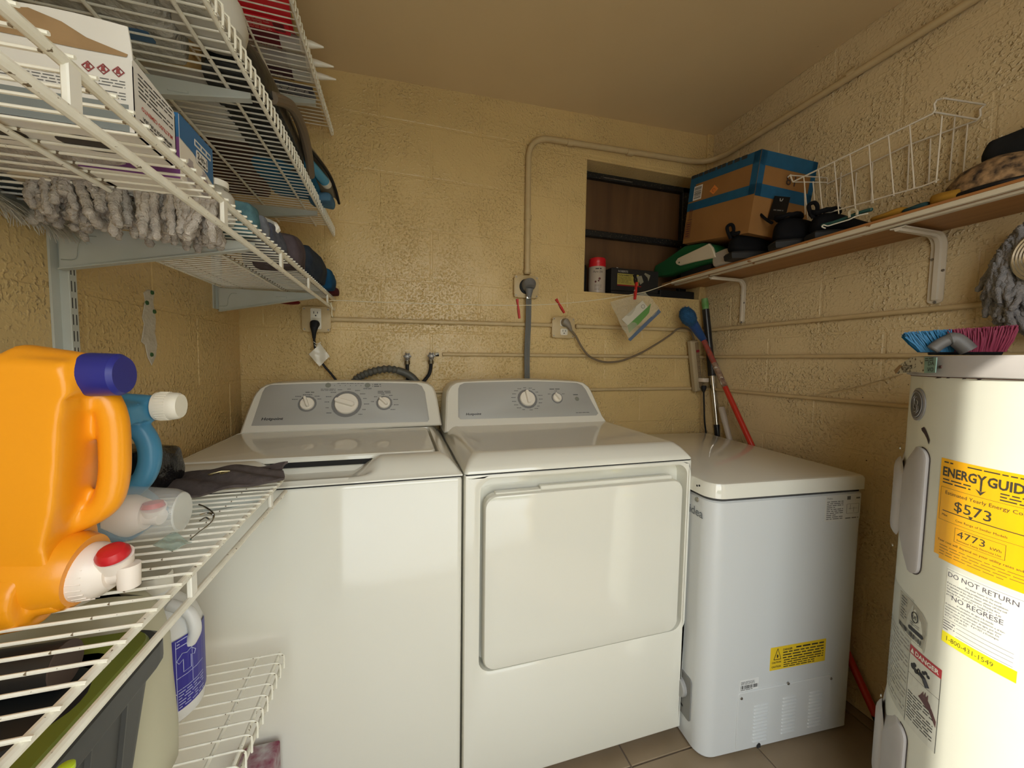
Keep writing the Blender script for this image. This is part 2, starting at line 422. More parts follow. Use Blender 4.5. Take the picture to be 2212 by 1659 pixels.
# low hedge across the yard, seen only as a green gleam in the appliance doors
hb = crumple(-6, -12, -.13, 9, -10.6, 1.6, .25, 1.2, seed=3, cuts=14)
tag(hb.build('hedge', mat('hedge_green', (.10, .22, .06), .8, bump=(9, 1, .1), vary=(5, (.04, .12, .02), 1))), 'long clipped green hedge across the yard outside the doorway', 'hedge', kind='stuff')

# boarded window opening in the back wall
WIN = struct(bpy.data.objects.new('window_1', None)); COL.objects.link(WIN); WIN.location = (WX0, YB, WZ0); OFF['window_1'] = Vector((WX0, YB, WZ0))
b = MB(); t = .05; yb = YB+.115
b.box(WX0-.01, YB+.003, WZ1-.002, WX1+.01, yb+.05, WZ1+.01); b.box(WX0-.01, YB+.003, WZ0-.01, WX1+.01, yb+.05, WZ0+.0008)
b.box(WX0-.01, YB+.003, WZ0-.01, WX0+.002, yb+.05, WZ1+.01); b.box(WX1-.002, YB+.003, WZ0-.01, WX1+.01, yb+.05, WZ1+.01)
b.build('reveal', WALL, WIN, smooth=False)
PLY = mat('dark_plywood', (.13, .065, .025), .6, vary=(6, (.075, .035, .014), .9), bump=(60, .2, .002))
_n = PLY.node_tree.nodes; _l = PLY.node_tree.links
mp = _n.new('ShaderNodeMapping'); mp.inputs['Scale'].default_value = (3, 1, .35)
tcn = [x for x in _n if x.type == 'TEX_COORD'][0]
_l.new(tcn.outputs['Object'], mp.inputs[0])
for x in _n:
    if x.type == 'TEX_NOISE': _l.new(mp.outputs[0], x.inputs['Vector'])
MB().box(WX0, yb+.012, WZ0, WX1, yb+.03, WZ0+.30).build('plywood_board', PLY, WIN, smooth=False)
MB().box(WX0, yb+.010, WZ0+.302, WX1, yb+.028, WZ1).build('plywood_board', PLY, WIN, smooth=False)
BLK = mat('black_window_frame', (.008, .008, .008), .5, specks=(160, (.12, .09, .06), .63))
for a in ((WX0, WZ1-.028, WX1, WZ1), (WX0, WZ0+.288, WX1, WZ0+.318), (WX1-.045, WZ0, WX1, WZ1), (WX0, WZ0, WX0+.012, WZ1)):
    MB().rbox(a[0], yb-.018, a[1], a[2], yb+.01, a[3], .003, 1).build('frame_bar', BLK, WIN)
MB().box(WX0+.14, yb-.020, WZ1-.022, WX0+.30, yb-.0175, WZ1-.018).build('metal_strip', DULLSTEEL, WIN, smooth=False)
MB().add([wy(1332, 577, yb-.004), wy(1347, 584, yb-.004), wy(1346, 592, yb-.004), wy(1333, 588, yb-.004), wy(1332, 577, yb-.008), wy(1347, 584, yb-.008), wy(1346, 592, yb-.008), wy(1333, 588, yb-.008)], [(0, 1, 2, 3), (7, 6, 5, 4), (0, 4, 5, 1), (1, 5, 6, 2), (2, 6, 7, 3), (3, 7, 4, 0)]).build('paper_scrap', PAPER, WIN, smooth=False)
# narrow pier in the back corner under the ceiling, mortar holes beside it
MB().rbox(1.455, YB-.012, 2.084, XR+.01, YB+.02, 2.30, .003, 1).build('corner_pier', WALL, bpy.data.objects['wall_back'])

# left wall: grey-white bare patch with green plugs
patch_mat = mat('bare_plaster', (.50, .46, .38), .5, bump=(90, .8, .004), vary=(30, (.58, .54, .46), .8))
pts = [(318, 625), (334, 628), (330, 650), (336, 690), (334, 720), (339, 745), (336, 770), (327, 790), (318, 772), (312, 745), (304, 738), (310, 700), (306, 685), (312, 650), (309, 632)]
pw = [wx(a, b2, XL) for a, b2 in pts]
pb = MB(); pb.plate([(q.y, q.z) for q in pw], [(0, .0006), (.002, .0016)], lambda u, v, w_=0: Vector((XL+w_, u, v)))
PATCH = pb.build('bare_patch', patch_mat, bpy.data.objects['wall_left'], smooth=False); PATCH['label'] = 'grey bare plaster patch'
for px, py in ((326, 632), (315, 654), (331, 673), (325, 766)):
    q = wx(px, py, XL); MB().cyl((XL+.001, q.y, q.z), (XL+.004, q.y, q.z), .0052, .0046, 12).build('wall_plug', mat('green_plug', (.03, .10, .03), .6), PATCH)

# ================================================================== CONDUITS AND PIPES (painted over)
def pipe(name, label, pts, r, cat='pipe', couplings=()):
    t = MB().tube(pts, r, 12).build(name, CREAMPAINT); tag(t, label, cat)
    for p0, p1 in couplings: MB().cyl(p0, p1, r*1.22, n=14).build('coupling', CREAMPAINT, t)
    return t
def bend(p0, c_, p1, r, n=8):
    p0, c_, p1 = Vector(p0), Vector(c_), Vector(p1); a = c_+(p0-c_).normalized()*r; d = c_+(p1-c_).normalized()*r
    return [((1-t)**2)*a+2*t*(1-t)*c_+t*t*d for t in [i/n for i in range(n+1)]]
yc = YB-.013; xc = XR-.013
zb2 = 1.545
cond = [(.527, yc, zb2)] + bend((.527, yc, zb2), (.523, yc, 2.125), (1.3, yc, 2.14), .10) + bend((.6, yc, 2.125), (xc, yc, 2.155), (xc, 1.0, 2.165), .13) + [(xc, YF+.01, 2.15)]
pipe('conduit', 'thick tan painted conduit climbing from the dryer outlet and along the right wall', cond, .0125, 'conduit',
     [((.5265, yc, 1.775), (.5265, yc, 1.795)), ((.70, yc, 2.128), (.725, yc, 2.1285)), ((1.0, yc, 2.136), (1.03, yc, 2.137)), ((xc, .96, 2.164), (xc, .985, 2.164)), ((.527, yc, 1.55), (.527, yc, 1.565))])
pipe('conduit', 'tan painted conduit joining the washer outlet box to the middle outlet box', [(-.262, YB-.010, 1.317), (.19, YB-.010, 1.324), (.655, YB-.010, 1.331)], .0085, 'conduit', [((-.26, YB-.010, 1.317), (-.245, YB-.010, 1.317)), ((.15, YB-.010, 1.3235), (.17, YB-.010, 1.3238)), ((.64, YB-.010, 1.331), (.652, YB-.010, 1.331))])
pipe('conduit', 'tan painted conduit from the middle outlet box round the corner behind the grey mop', [(.765, YB-.010, 1.331)]+bend((.8, YB-.010, 1.331), (XR-.010, YB-.010, 1.337), (XR-.010, 1.2, 1.336), .03)+[(XR-.010, YF+.02, 1.336)], .0085, 'conduit', [((.768, YB-.010, 1.331), (.782, YB-.010, 1.331))])
pipe('water_pipe', 'thin painted water pipe at valve height running round to the water heater', [(.165, YB-.008, 1.192)]+bend((.165, YB-.008, 1.192), (XR-.008, YB-.008, 1.203), (XR-.008, 1, 1.203), .03)+[(XR-.008, .10, 1.201)], .0075)
pipe('water_pipe', 'lowest thin painted pipe passing behind the appliances to the water heater', [(.0, YB-.008, 1.035)]+bend((.2, YB-.008, 1.037), (XR-.008, YB-.008, 1.043), (XR-.008, 1, 1.045), .03)+[(XR-.008, .10, 1.05)], .0075)
tag(MB().tube([(.135, YB-.008, 1.19), (.150, YB-.008, 1.191)], .0078, 12).build('pipe_nipple', mat('bare_pipe', (.5, .48, .42), .4, specks=(50, (.01, .01, .01), .5))), 'short bare pipe stub with black tape beside the right hand valve', 'pipe')

# ================================================================== OUTLET BOXES
def outlet_box(label, px0, py0, px1, py1, kind):
    a = wy(px0, py0, YB-.022); c_ = wy(px1, py1, YB-.022); x0, x1, z0, z1 = a.x, c_.x, c_.z, a.z
    t = thing('outlet_box', label, 'outlet', ((x0+x1)/2, YB, z0))
    MB().rbox(x0+.003, YB-.020, z0+.003, x1-.003, YB+.001, z1-.003, .005, 2).build('back_box', CREAMPAINT, t)
    n_ = .016; o = []
    for sx, sz in ((1, -1), (1, 1), (-1, 1), (-1, -1)):
        cx = x1 if sx > 0 else x0; cz = z1 if sz > 0 else z0
        e = [(cx, cz-sz*n_), (cx-sx*n_*.55, cz-sz*n_*.55), (cx-sx*n_, cz)]
        o += e if sx*sz > 0 else e[::-1]
    MB().plate(o, [(0, 0), (0, .002), (.002, .0035)], FRONT(0, 0, YB-.020)).build('cover_plate', CREAMPAINT, t)
    for sx in (x0+.009, x1-.009):
        for sz in (z0+.009, z1-.009):
            e = MB().cyl((sx, YB-.019, sz), (sx, YB-.0225, sz), .0085, .0075, 14).build('screw_ear', CREAMPAINT, t)
            MB().cyl((sx, YB-.0222, sz), (sx, YB-.0238, sz), .0032, n=8).build('screw', DULLSTEEL, e)
    return t, (x0+x1)/2, (z0+z1)/2
WHITEDEV = mat('white_receptacle', (.66, .62, .52), .35)
def recept(t, cx, cz, y, face=(.017, .0145)):
    o = MB().plate(rrect(cx-face[0], cz-face[1], cx+face[0], cz+face[1], .006), [(0, 0), (0, .002), (.001, .0025)], FRONT(0, 0, y)).build('receptacle', WHITEDEV, t)
    b = MB()
    for (u, v, a, c_) in ((-.0065, .0045, .0011, .0042), (.0065, .0045, .0011, .0035)): b.box(cx+u-a, y-.0032, cz+v-c_, cx+u+a, y-.0026, cz+v+c_)
    b.cyl((cx, y-.0026, cz-.0065), (cx, y-.0032, cz-.0065), .0026, n=10); b.build('slots', INK, o)
t1, cx, cz = outlet_box('outlet box under the end of the wire shelf with a black plug in it', 651, 661, 715, 718, 0)
MB().plate(rrect(cx-.019, cz-.036, cx+.017, cz+.040, .004), [(0, 0), (0, .0015)], FRONT(0, 0, YB-.0235)).build('receptacle_strap', WHITEDEV, t1)
recept(t1, cx-.001, cz+.020, YB-.0245); recept(t1, cx-.001, cz-.018, YB-.0245)
t2, cx2, cz2 = outlet_box('outlet box under the vertical conduit with the big grey dryer plug', 1111, 593, 1163, 645, 0)
MB().cyl((cx2, YB-.023, cz2), (cx2, YB-.029, cz2), .033, .031, 28).build('receptacle', BLACKPL, t2)
t3, cx3, cz3 = outlet_box('outlet box right of the dryer cord with a grey plug above an empty socket', 1193, 684, 1241, 731, 0)
recept(t3, cx3, cz3+.021, YB-.0235); recept(t3, cx3+.002, cz3-.019, YB-.0235)
GREYCORD = mat('grey_cord', (.13, .13, .12), .45)
BRCORD = mat('brown_grey_cord', (.16, .12, .075), .5)
# washer cord
t = thing('power_lead', 'black washer power cord with plug hanging from the outlet under the shelf', 'power cord', (cx, YB-.03, cz))
pg = wy(680, 706, YB-.04)
MB().tube([(cx-.002, YB-.027, cz-.018), (cx-.002, YB-.042, cz-.019), (cx-.003, YB-.048, cz-.032), (cx-.004, YB-.046, cz-.052), (cx-.005, YB-.042, cz-.072)], [.015, .0165, .0135, .008, .0055], 14).build('plug', BLACKRUB, t)
cp = [(cx-.005, YB-.042, cz-.068)]+[wy(a, b2, YB-.04) for a, b2 in ((679, 738), (684, 765), (700, 790), (714, 806), (728, 824), (745, 850))]
MB().tube(smooth_path(cp), .0042, 10).build('cord', BLACKRUB, t)
# the paper tag on it
t = thing('cord_tag', 'crumpled white plastic tag tied round the washer cord', 'tag', wy(688, 765, YB-.052))
tp = [wy(a, b2, YB-.052) for a, b2 in ((667, 765), (692, 742), (712, 770), (690, 792))]
def tg(u, v):
    p = tp[0].lerp(tp[1], u).lerp(tp[3].lerp(tp[2], u), v); return p+Vector((0, -.004*math.sin(u*7)*math.sin(v*5), 0))
MB().solid_grid(10, 10, tg, .0006).build('tag_sheet', mat('thin_white_plastic', (.72, .68, .58), .2, alpha=.85), t)
MB().tube(smooth_path([wy(a, b2, YB-.05) for a, b2 in ((677, 738), (685, 743), (693, 739), (683, 748), (680, 744))]), .0009, 6).build('wire_tie', WHITE_PL, t)
# dryer cord: four-wire ribbed cable
t = thing('power_lead', 'thick grey ribbed dryer cord hanging straight down to the dryer', 'power cord', (cx2, YB-.03, cz2))
pc = wy(1143, 617, YB-.045)
MB().tube([(pc.x, YB-.028, pc.z+.004), (pc.x, YB-.052, pc.z+.003), (pc.x, YB-.058, pc.z-.01)], [.029, .0285, .021], 20).build('plug', mat('grey_plug', (.15, .15, .15), .45), t)
MB().tube([(pc.x, YB-.046, pc.z-.012), (pc.x+.001, YB-.043, pc.z-.036), (pc.x+.001, YB-.04, pc.z-.05)], [.019, .013, .010], 14).build('plug_neck', mat('grey_plug', (.15, .15, .15), .45), t)
MB().rbox(pc.x-.011, YB-.047, pc.z-.056, pc.x+.013, YB-.035, pc.z-.044, .003, 2).build('clamp', STEEL, t)
for k in range(4):
    dx = (k-1.5)*.0062
    MB().tube(smooth_path([(pc.x+.001+dx, YB-.038, pc.z-.052), (pc.x+.003+dx, YB-.034, pc.z-.15), (pc.x+.001+dx, YB-.03, pc.z-.28), (pc.x+.004+dx, YB-.03, pc.z-.42)]), .0036, 8).build('wire_rib', GREYCORD, t)
# extension lead to the power strip
t = thing('power_lead', 'brown grey power strip cord sagging from the middle outlet box to the corner', 'power cord', (cx3, YB-.03, cz3))
pq = wy(1222, 698, YB-.035)
MB().tube([(pq.x-.001, YB-.0275, pq.z+.003), (pq.x-.001, YB-.040, pq.z+.003), (pq.x+.006, YB-.042, pq.z-.004), (pq.x+.018, YB-.040, pq.z-.018), (pq.x+.026, YB-.038, pq.z-.032)], [.019, .018, .014, .009, .006], 16).build('plug', mat('grey_plug2', (.22, .19, .15), .45), t)
cp = [(pq.x+.022, YB-.038, pq.z-.028)]+[wy(a, b2, YB-.035) for a, b2 in ((1243, 725), (1258, 752), (1275, 771), (1300, 781), (1325, 782), (1350, 777), (1385, 762), (1420, 742), (1450, 722), (1463, 711), (1478, 709), (1492, 716), (1500, 738))]
MB().tube(smooth_path(cp), .0046, 10).build('cord', BRCORD, t)

# power strip in the corner, leaning
t = thing('power_strip', 'beige power strip with a red switch hanging in the corner', 'power strip', wy(1500, 790, YB-.03))
A, B_ = wy(1496, 735, YB-.035), wy(1507, 845, YB-.035)
ax = (A-B_).normalized(); sxv = Vector((ax.z, 0, -ax.x)); S = fr((A+B_)/2, sxv, ax); L = (A-B_).length; hw = .022
PS = mat('beige_strip_plastic', (.36, .29, .18), .4)
MB().plate(rrect(-hw, -L/2, hw, L/2, .006), [(0, -.012), (0, .008), (.006, .016)], S).build('housing', PS, t)
MB().plate(rrect(-.002, -L/2+.018, .018, L/2-.012, .003), [(0, .0155), (0, .0172)], S).build('face_strip', mat('strip_face', (.20, .14, .075), .45), t)
MB().plate(rrect(.000, L/2-.062, .016, L/2-.05, .002), [(0, .017), (0, .021)], S).build('switch', mat('dark_red_switch', (.22, .01, .02), .4), t)
for k in range(4):
    v = L/2-.082-k*.028; b = MB(); 
    for du, dv in ((.004, .003), (.012, .003), (.008, -.005)): b.plate(disc(du, v+dv, .0014, .002, 8), [(0, .0172), (0, .0178)], S)
    b.build('socket', INK, t)
# black plug with white adapter on the strip, cord down behind the freezer
t = thing('freezer_cord', 'black freezer plug and cord in a white adapter below the power strip', 'power cord', wy(1517, 822, YB-.06))
q = wy(1521, 821, YB-.07); MB().rbox(q.x-.018, YB-.085, q.z-.010, q.x+.016, YB-.05, q.z+.010, .003, 2).build('adapter', mat('adapter_white', (.62, .55, .47), .4), t)
q2 = wy(1520, 840, YB-.07)
MB().tube([(q2.x, q2.y, q2.z+.016), (q2.x, q2.y, q2.z+.004), (q2.x, q2.y, q2.z-.008), (q2.x+.001, q2.y, q2.z-.016)], [.011, .0125, .009, .005], 12).build('plug', BLACKRUB, t)
MB().tube(smooth_path([(q2.x+.001, q2.y, q2.z-.012)]+[wy(a, b2, YB-.07) for a, b2 in ((1521, 880), (1522, 910), (1525, 935), (1527, 960))]), .0038, 8).build('cord', BLACKRUB, t)
# ================================================================== VALVES AND HOSES
def valve(px, py, hot):
    c_ = wy(px, py, YB-.055)
    t = thing('washer_valve', 'corroded tap valve with a wheel handle, '+('the left one of two above the washer' if hot else 'the right one beside the painted pipe'), 'valve', c_)
    F = FRONT(c_.x, c_.z, c_.y)
    n_ = 48; o = [((.0112+.0028*math.cos(6*2*pi*i/n_))*math.cos(2*pi*i/n_), (.0112+.0028*math.cos(6*2*pi*i/n_))*math.sin(2*pi*i/n_)) for i in range(n_)]
    b = MB(); b.tube([F(u, v, 0) for u, v in o], .0022, 6, closed=True)
    for k in range(6): a = 2*pi*k/6; b.tube([F(.003*math.cos(a), .003*math.sin(a), 0), F(.0125*math.cos(a), .0125*math.sin(a), 0)], .0013, 6)
    b.plate(disc(0, 0, .0045), [(0, -.003), (.001, .003)], F); b.build('wheel_handle', DULLSTEEL, t)
    b = MB(); b.cyl(F(0, 0, -.003), F(0, 0, -.055), .0075, .009, 12); b.cyl(F(0, 0, -.016), F(0, 0, -.026), .011, n=6)
    b.cyl(F(0, -.004, -.028), F(0, -.021, -.028), .0085, .010, 12); b.build('valve_body', DULLSTEEL, t)
    MB().cyl(F(0, -.018, -.028), F(0, -.031, -.028), .0105, .0115, 12).build('hose_nut', mat('brass_dark', (.16, .13, .08), .5, .7), t)
    return c_
v1 = valve(880, 770, True); v2 = valve(932, 769, False)
h = MB().tube(smooth_path([(v1.x, v1.y+.028, v1.z-.030), (v1.x, v1.y+.028, v1.z-.06), (v1.x+.002, v1.y+.03, v1.z-.10), (v1.x+.003, v1.y+.03, v1.z-.2)]), .0072, 10).build('supply_hose', BLACKRUB)
tag(h, 'black rubber hose dropping straight from the left valve behind the washer', 'hose')
h = MB().tube(smooth_path([(v2.x, v2.y+.028, v2.z-.030), (v2.x-.001, v2.y+.028, v2.z-.05), (v2.x-.008, v2.y+.028, v2.z-.075), (v2.x-.03, v2.y+.028, v2.z-.105), (v2.x-.06, v2.y+.028, v2.z-.14)]), .0072, 10).build('supply_hose', BLACKRUB)
tag(h, 'black rubber hose curving down from the right valve behind the washer', 'hose')
dp = smooth_path([wy(a, b2, YB-.045) for a, b2 in ((752, 845), (768, 821), (785, 810), (810, 801), (840, 797), (868, 803), (890, 815), (908, 838), (916, 860))], 14)
R_ = []
for i, p in enumerate(dp): s = i/len(dp); R_.append(.0135+(.0022*math.sin(i*2*pi/5) if .1 < s < .57 else 0)+(0.0 if s < .57 else .001))
tag(MB().tube(dp, R_, 14).build('drain_hose', mat('grey_hose', (.075, .075, .065), .5)), 'grey corrugated drain hose arching over behind the washer console', 'hose')

# ================================================================== WASHER
ZS = .884; YW = .922
def console(t, x0, x1, outl, panel_px, label):
    P0 = Vector((0, 1.385, .93)); N = Vector((0, -1, .56)).normalized(); V = Vector((0, .56, 1)).normalized()
    F = fr(P0, (1, 0, 0), V)   # u=x, v up the slope
    def pl2(px, py): p = wpl(px, py, P0, N); return (p.x, (p-P0).dot(V))
    o = [pl2(*p) for p in outl]
    def FF(u, v, w=0):
        p = F(u, v, 0)
        if w < 0: return Vector((p.x, min(p.y-w*1.0, 1.575), p.z))
        return F(u, v, w)
    b = MB(); b.plate(o, [(-.004, -.5), (-.004, -.02), (-.002, -.006), (.004, 0), (.010, .0)], FF)
    b.build('console_shell', WHITE_PL, t)
    pn = MB().plate([pl2(*p) for p in panel_px], [(0, 0), (0, .0012), (.001, .0018)], F).build('control_panel', GREYPANEL, t)
    return F, pl2, pn
RING = mat('grey_dial_ring', (.20, .20, .20), .5); KNOB = mat('cream_knob', (.82, .77, .68), .35)
def knob(pn, F, c_, r, ang, big=False):
    G = turn(shift(F, *c_), ang)
    MB().plate(disc(0, 0, r*1.28, n=28), [(0, .0018), (0, .0024)], G).build('dial_ring', RING, pn)
    b = MB(); b.plate(disc(0, 0, r, n=28), [(0, .002), (0, .007), (.002, .010)], G).build('knob', KNOB, pn)
    MB().plate(rrect(-r*.22, -r*.72, r*.22, r*1.02, r*.2), [(0, .009), (.0004, .020), (.0015, .022)], G).build('knob_grip', KNOB, pn)
def marks(F, c_, r, a0, a1, n_, pn, seed, m=GREYINK):
    b = MB(); rr = random.Random(seed)
    for k in range(n_):
        a = rad(a0+(a1-a0)*k/(n_-1)); u = c_[0]+math.cos(a)*r; v = c_[1]+math.sin(a)*r; L = rr.uniform(.010, .020); s = 1 if math.cos(a) > .05 else -1
        if abs(math.cos(a)) < .25: u0 = u-L/2; u1 = u+L/2
        else: u0, u1 = (u, u+L) if s > 0 else (u-L, u)
        x = u0
        while x < u1: q = min(x+rr.uniform(.003, .006), u1); rule(b, F, x, v-.0013, q, v+.0013, .0024); x = q+.0012
        b.plate(disc(c_[0]+math.cos(a)*r*.83, c_[1]+math.sin(a)*r*.83, .0011, n=6), [(0, .0024), (0, .0026)], F)
    b.build('dial_marks', m, pn, smooth=False)

W0, W1 = -.540, .146
wash = thing('washing_machine', 'white top-loading washer with grey control panel, left of the dryer', 'washing machine', ((W0+W1)/2, 1.25, 0))
MB().rbox(W0, YW, .025, W1, 1.56, ZS-.003, .012, 4).build('cabinet', WHITE, wash)
for fx in (W0+.06, W1-.06):
    for fy in (YW+.06, 1.50): MB().cyl((fx, fy, 0), (fx, fy, .03), .02, n=12).build('foot', BLACKRUB, wash)
LX0, LX1, LY0, LY1, ZT = -.492, .088, 1.012, 1.372, .926
def topz(x, y):
    f = sstep(0, 1, min(1, (y-YW)/.062)); f = math.sin(min(1, (y-YW)/.075)*pi/2)
    z = ZS+(ZT-ZS)*f
    e = min(x-W0, W1-x); z = min(z, ZS+(ZT-ZS)*math.sin(min(1, max(0, e)/.05)*pi/2)*1.0+.0)
    s = sstep(-.335, -.255, x)*(1-sstep(-.125, -.045, x)); g = sstep(YW+.010, YW+.036, y)
    if y < LY0+.01: z = max(z-.042*s*g, ZS+.0015)
    if LX0-.006 < x < LX1+.006 and LY0-.0 < y < LY1+.01: z = min(z, ZT-.016)
    return z
nx, ny = 150, 120
xs = [W0+(W1-W0)*i/nx for i in range(nx+1)]; ys = [YW+(1.565-YW)*j/ny for j in range(ny+1)]
b = MB(); V = [Vector((x, y, topz(x, y))) for y in ys for x in xs]; Fs = [(j*(nx+1)+i, j*(nx+1)+i+1, (j+1)*(nx+1)+i+1, (j+1)*(nx+1)+i) for j in range(ny) for i in range(nx)]
b.add(V, Fs)
W_ = nx+1
per = [(i, 0) for i in range(nx+1)]+[(nx, j) for j in range(1, ny+1)]+[(i, ny) for i in range(nx-1, -1, -1)]+[(0, j) for j in range(ny-1, 0, -1)]
ring = [Vector((xs[i], ys[j], topz(xs[i], ys[j]))) for i, j in per]; low = [Vector((p.x, p.y, ZS-.002)) for p in ring]; k = len(ring)
b.add(ring+low, [(i, k+i, k+(i+1) % k, (i+1) % k) for i in range(k)])
b.build('top_cover', WHITE, wash, ang=50)
MB().box(W0+.004, YW+.003, ZS-.006, W1-.004, 1.55, ZS-.001).build('seam', DARKGAP, wash, smooth=False)
MB().plate(rrect(LX0, LY0, LX1, LY1, .022, 6), [(.004, -.012), (0, -.010), (0, -.002), (.003, .002), (.012, .003)], lambda u, v, w_=0: Vector((u, v, ZT+w_))).build('lid', WHITE, wash)
MB().box(-.30, LY0+.002, ZT-.024, -.075, LY0+.03, ZT-.011).build('lid_gap', DARKGAP, wash, smooth=False)
wo = [(518, 938), (532, 896), (547, 859), (553, 849), (562, 839), (574, 832), (590, 828), (640, 825.5), (700, 824), (760, 823.5), (820, 823.5), (870, 824), (908, 826), (924, 829), (934, 836), (940, 848), (944, 866), (949, 896), (953, 918)]
wp = [(543, 920), (556, 882), (567, 848), (573, 838), (584, 832), (650, 829.5), (740, 827), (820, 827), (900, 829), (911, 834), (918, 847), (923, 880), (927, 906), (924, 911), (740, 915.5)]
F, p2, pn = console(wash, W0, W1, wo, wp, 'w')
def kr(c, e): a = p2(*c); b_ = p2(*e); return math.hypot(a[0]-b_[0], a[1]-b_[1])
knob(pn, F, p2(664, 873), .0225, rad(20)); knob(pn, F, p2(749, 873), .0385, rad(72), True); knob(pn, F, p2(830, 871), .0215, rad(45))
marks(F, p2(664, 873), .035, 30, 150, 6, pn, 3); marks(F, p2(749, 873), .057, -45, 215, 13, pn, 4); marks(F, p2(830, 871), .034, -50, 170, 7, pn, 5)
for c_ in ((709, 832.5), (794, 832.5)): MB().plate(disc(*p2(*c_), .0095, n=20), [(0, .0015), (.0008, .0034)], F).build('button', mat('grey_button', (.22, .23, .20), .4), pn)
b = MB()
for px in (723, 735, 746, 757, 769, 780): b.plate(disc(*p2(px, 833.5), .0012, n=6), [(0, .0018), (0, .0024)], F)
for py in (831, 835): b.plate(disc(*p2(805, py), .0012, n=6), [(0, .0018), (0, .0024)], F)
b.build('indicator_lights', INK, pn)
for (a, c_, rows, sd) in (((693, 845), (725, 840), 2, 1), ((785, 842), (803, 838), 2, 2), ((808, 837), (823, 829), 2, 3), ((660, 850), (680, 846), 1, 4), ((816, 851), (844, 844), 2, 5), ((729, 830), (786, 827.5), 1, 8)):
    u0, v0 = p2(*a); u1, v1 = p2(*c_); small_print(F, u0, v0, u1, v1, rows, GREYINK, pn, .0022, sd, .45)
text('Hotpoint', .0135, shift(F, *p2(588, 908)), INK, pn, w=.0022, sx=1.25, shear=.22, bold=.02)

# ================================================================== DRYER
D0, D1 = .151, .838
dry = thing('clothes_dryer', 'white front-loading dryer with square door, right of the washer', 'dryer', ((D0+D1)/2, 1.25, 0))
def pf(px, py, y=YW): p = wy(px, py, y); return (p.x, p.z)
ox0, ox1, oz0, oz1 = D0, D1, .03, ZS-.003
R0, R1 = pf(1037, 1200)[0], pf(1479, 1200)[0]; RZ1 = (pf(1060, 1032)[1]+pf(1440, 1010)[1])/2; RZ0 = (pf(1075, 1447)[1]+pf(1430, 1372)[1])/2
hole = rrect(R0, RZ0, R1, RZ1, .034, 6)
outer = rrect(ox0, oz0, ox1, oz1, .001, 6)
b = MB(); n_ = len(hole); G = FRONT(0, 0, YW)
lay = [(outer, -.010), (rrect(ox0+.003, oz0+.003, ox1-.003, oz1-.003, .001, 6), -.002), (rrect(ox0+.010, oz0+.010, ox1-.010, oz1-.010, .001, 6), 0), (rrect(R0-.010, RZ0-.010, R1+.010, RZ1+.010, .040, 6), 0), (hole, -.004), (rrect(R0+.002, RZ0+.002, R1-.002, RZ1-.002, .032, 6), -.046)]
vs = [G(u, v, w_) for o_, w_ in lay for u, v in o_]
b.add(vs, [(i*n_+k, i*n_+(k+1) % n_, (i+1)*n_+(k+1) % n_, (i+1)*n_+k) for i in range(len(lay)-1) for k in range(n_)]+[tuple((len(lay)-1)*n_+k for k in range(n_))])
y0, y1 = YW+.010, 1.56
b.add([(ox0, y0, oz0), (ox1, y0, oz0), (ox1, y0, oz1), (ox0, y0, oz1), (ox0, y1, oz0), (ox1, y1, oz0), (ox1, y1, oz1), (ox0, y1, oz1)], [(0, 4, 5, 1), (1, 5, 6, 2), (2, 6, 7, 3), (3, 7, 4, 0), (4, 7, 6, 5)])
b.build('cabinet', WHITE, dry, ang=30)
for fx in (D0+.06, D1-.06):
    for fy in (YW+.06, 1.50): MB().cyl((fx, fy, 0), (fx, fy, .035), .02, n=12).build('foot', BLACKRUB, dry)
# door slab with lip along the top
dx0, dx1 = pf(1046, 1200)[0], pf(1469, 1200)[0]; dz1 = (pf(1075, 1067)[1]+pf(1440, 1041)[1])/2
MB().plate(rrect(dx0, RZ0+.004, dx1, dz1, .032, 7), [(0, -.026), (0, -.004), (.003, .0015), (.008, .003), (.05, .004)], G).build('door', WHITE, dry)
xa = wy(1172, 1065, YW).x
MB().plate(rrect(dx0+.03, dz1-.012, xa, dz1+.004, .003, 3), [(0, -.026), (0, -.010), (.002, -.008)], G).build('door_catch_lip', WHITE, dry)
MB().plate(rrect(xa, dz1-.012, dx1-.028, dz1+.010, .003, 3), [(0, -.027), (0, -.016), (.002, -.014)], G).build('door_handle_lip', WHITE, dry)
MB().box(D0+.004, YW+.004, ZS-.006, D1-.004, 1.55, ZS-.001).build('seam', DARKGAP, dry, smooth=False)
# top with bevelled front and sides
b = MB(); ZD = .926
def ring4(x0, x1, ya, yb2, z, r): return [Vector((u, v, z)) for u, v in rrect(x0, ya, x1, yb2, r, 5)]
rings = [ring4(D0, D1, YW, 1.565, ZS-.001, .010), ring4(D0, D1, YW, 1.565, ZS+.003, .010), ring4(D0+.006, D1-.006, YW+.010, 1.562, ZS+.014, .012), ring4(D0+.016, D1-.012, YW+.028, 1.562, ZS+.028, .015), ring4(D0+.030, D1-.022, YW+.044, 1.56, ZD-.003, .02), ring4(D0+.042, D1-.032, YW+.056, 1.56, ZD, .02), ring4(D0+.052, D1-.042, YW+.066, 1.55, ZD-.001, .02)]
n_ = len(rings[0]); b.add([p for r_ in rings for p in r_], [(i*n_+k, i*n_+(k+1) % n_, (i+1)*n_+(k+1) % n_, (i+1)*n_+k) for i in range(len(rings)-1) for k in range(n_)]+[tuple((len(rings)-1)*n_+k for k in range(n_))])
b.build('top_cover', WHITE, dry, ang=50)
do = [(962, 934), (964, 900), (965, 862), (967, 846), (974, 834), (985, 827), (1000, 824.5), (1050, 822), (1110, 820.5), (1160, 820.5), (1210, 822), (1245, 824), (1260, 827), (1272, 836), (1280, 850), (1293, 880), (1302, 900), (1310, 911)]
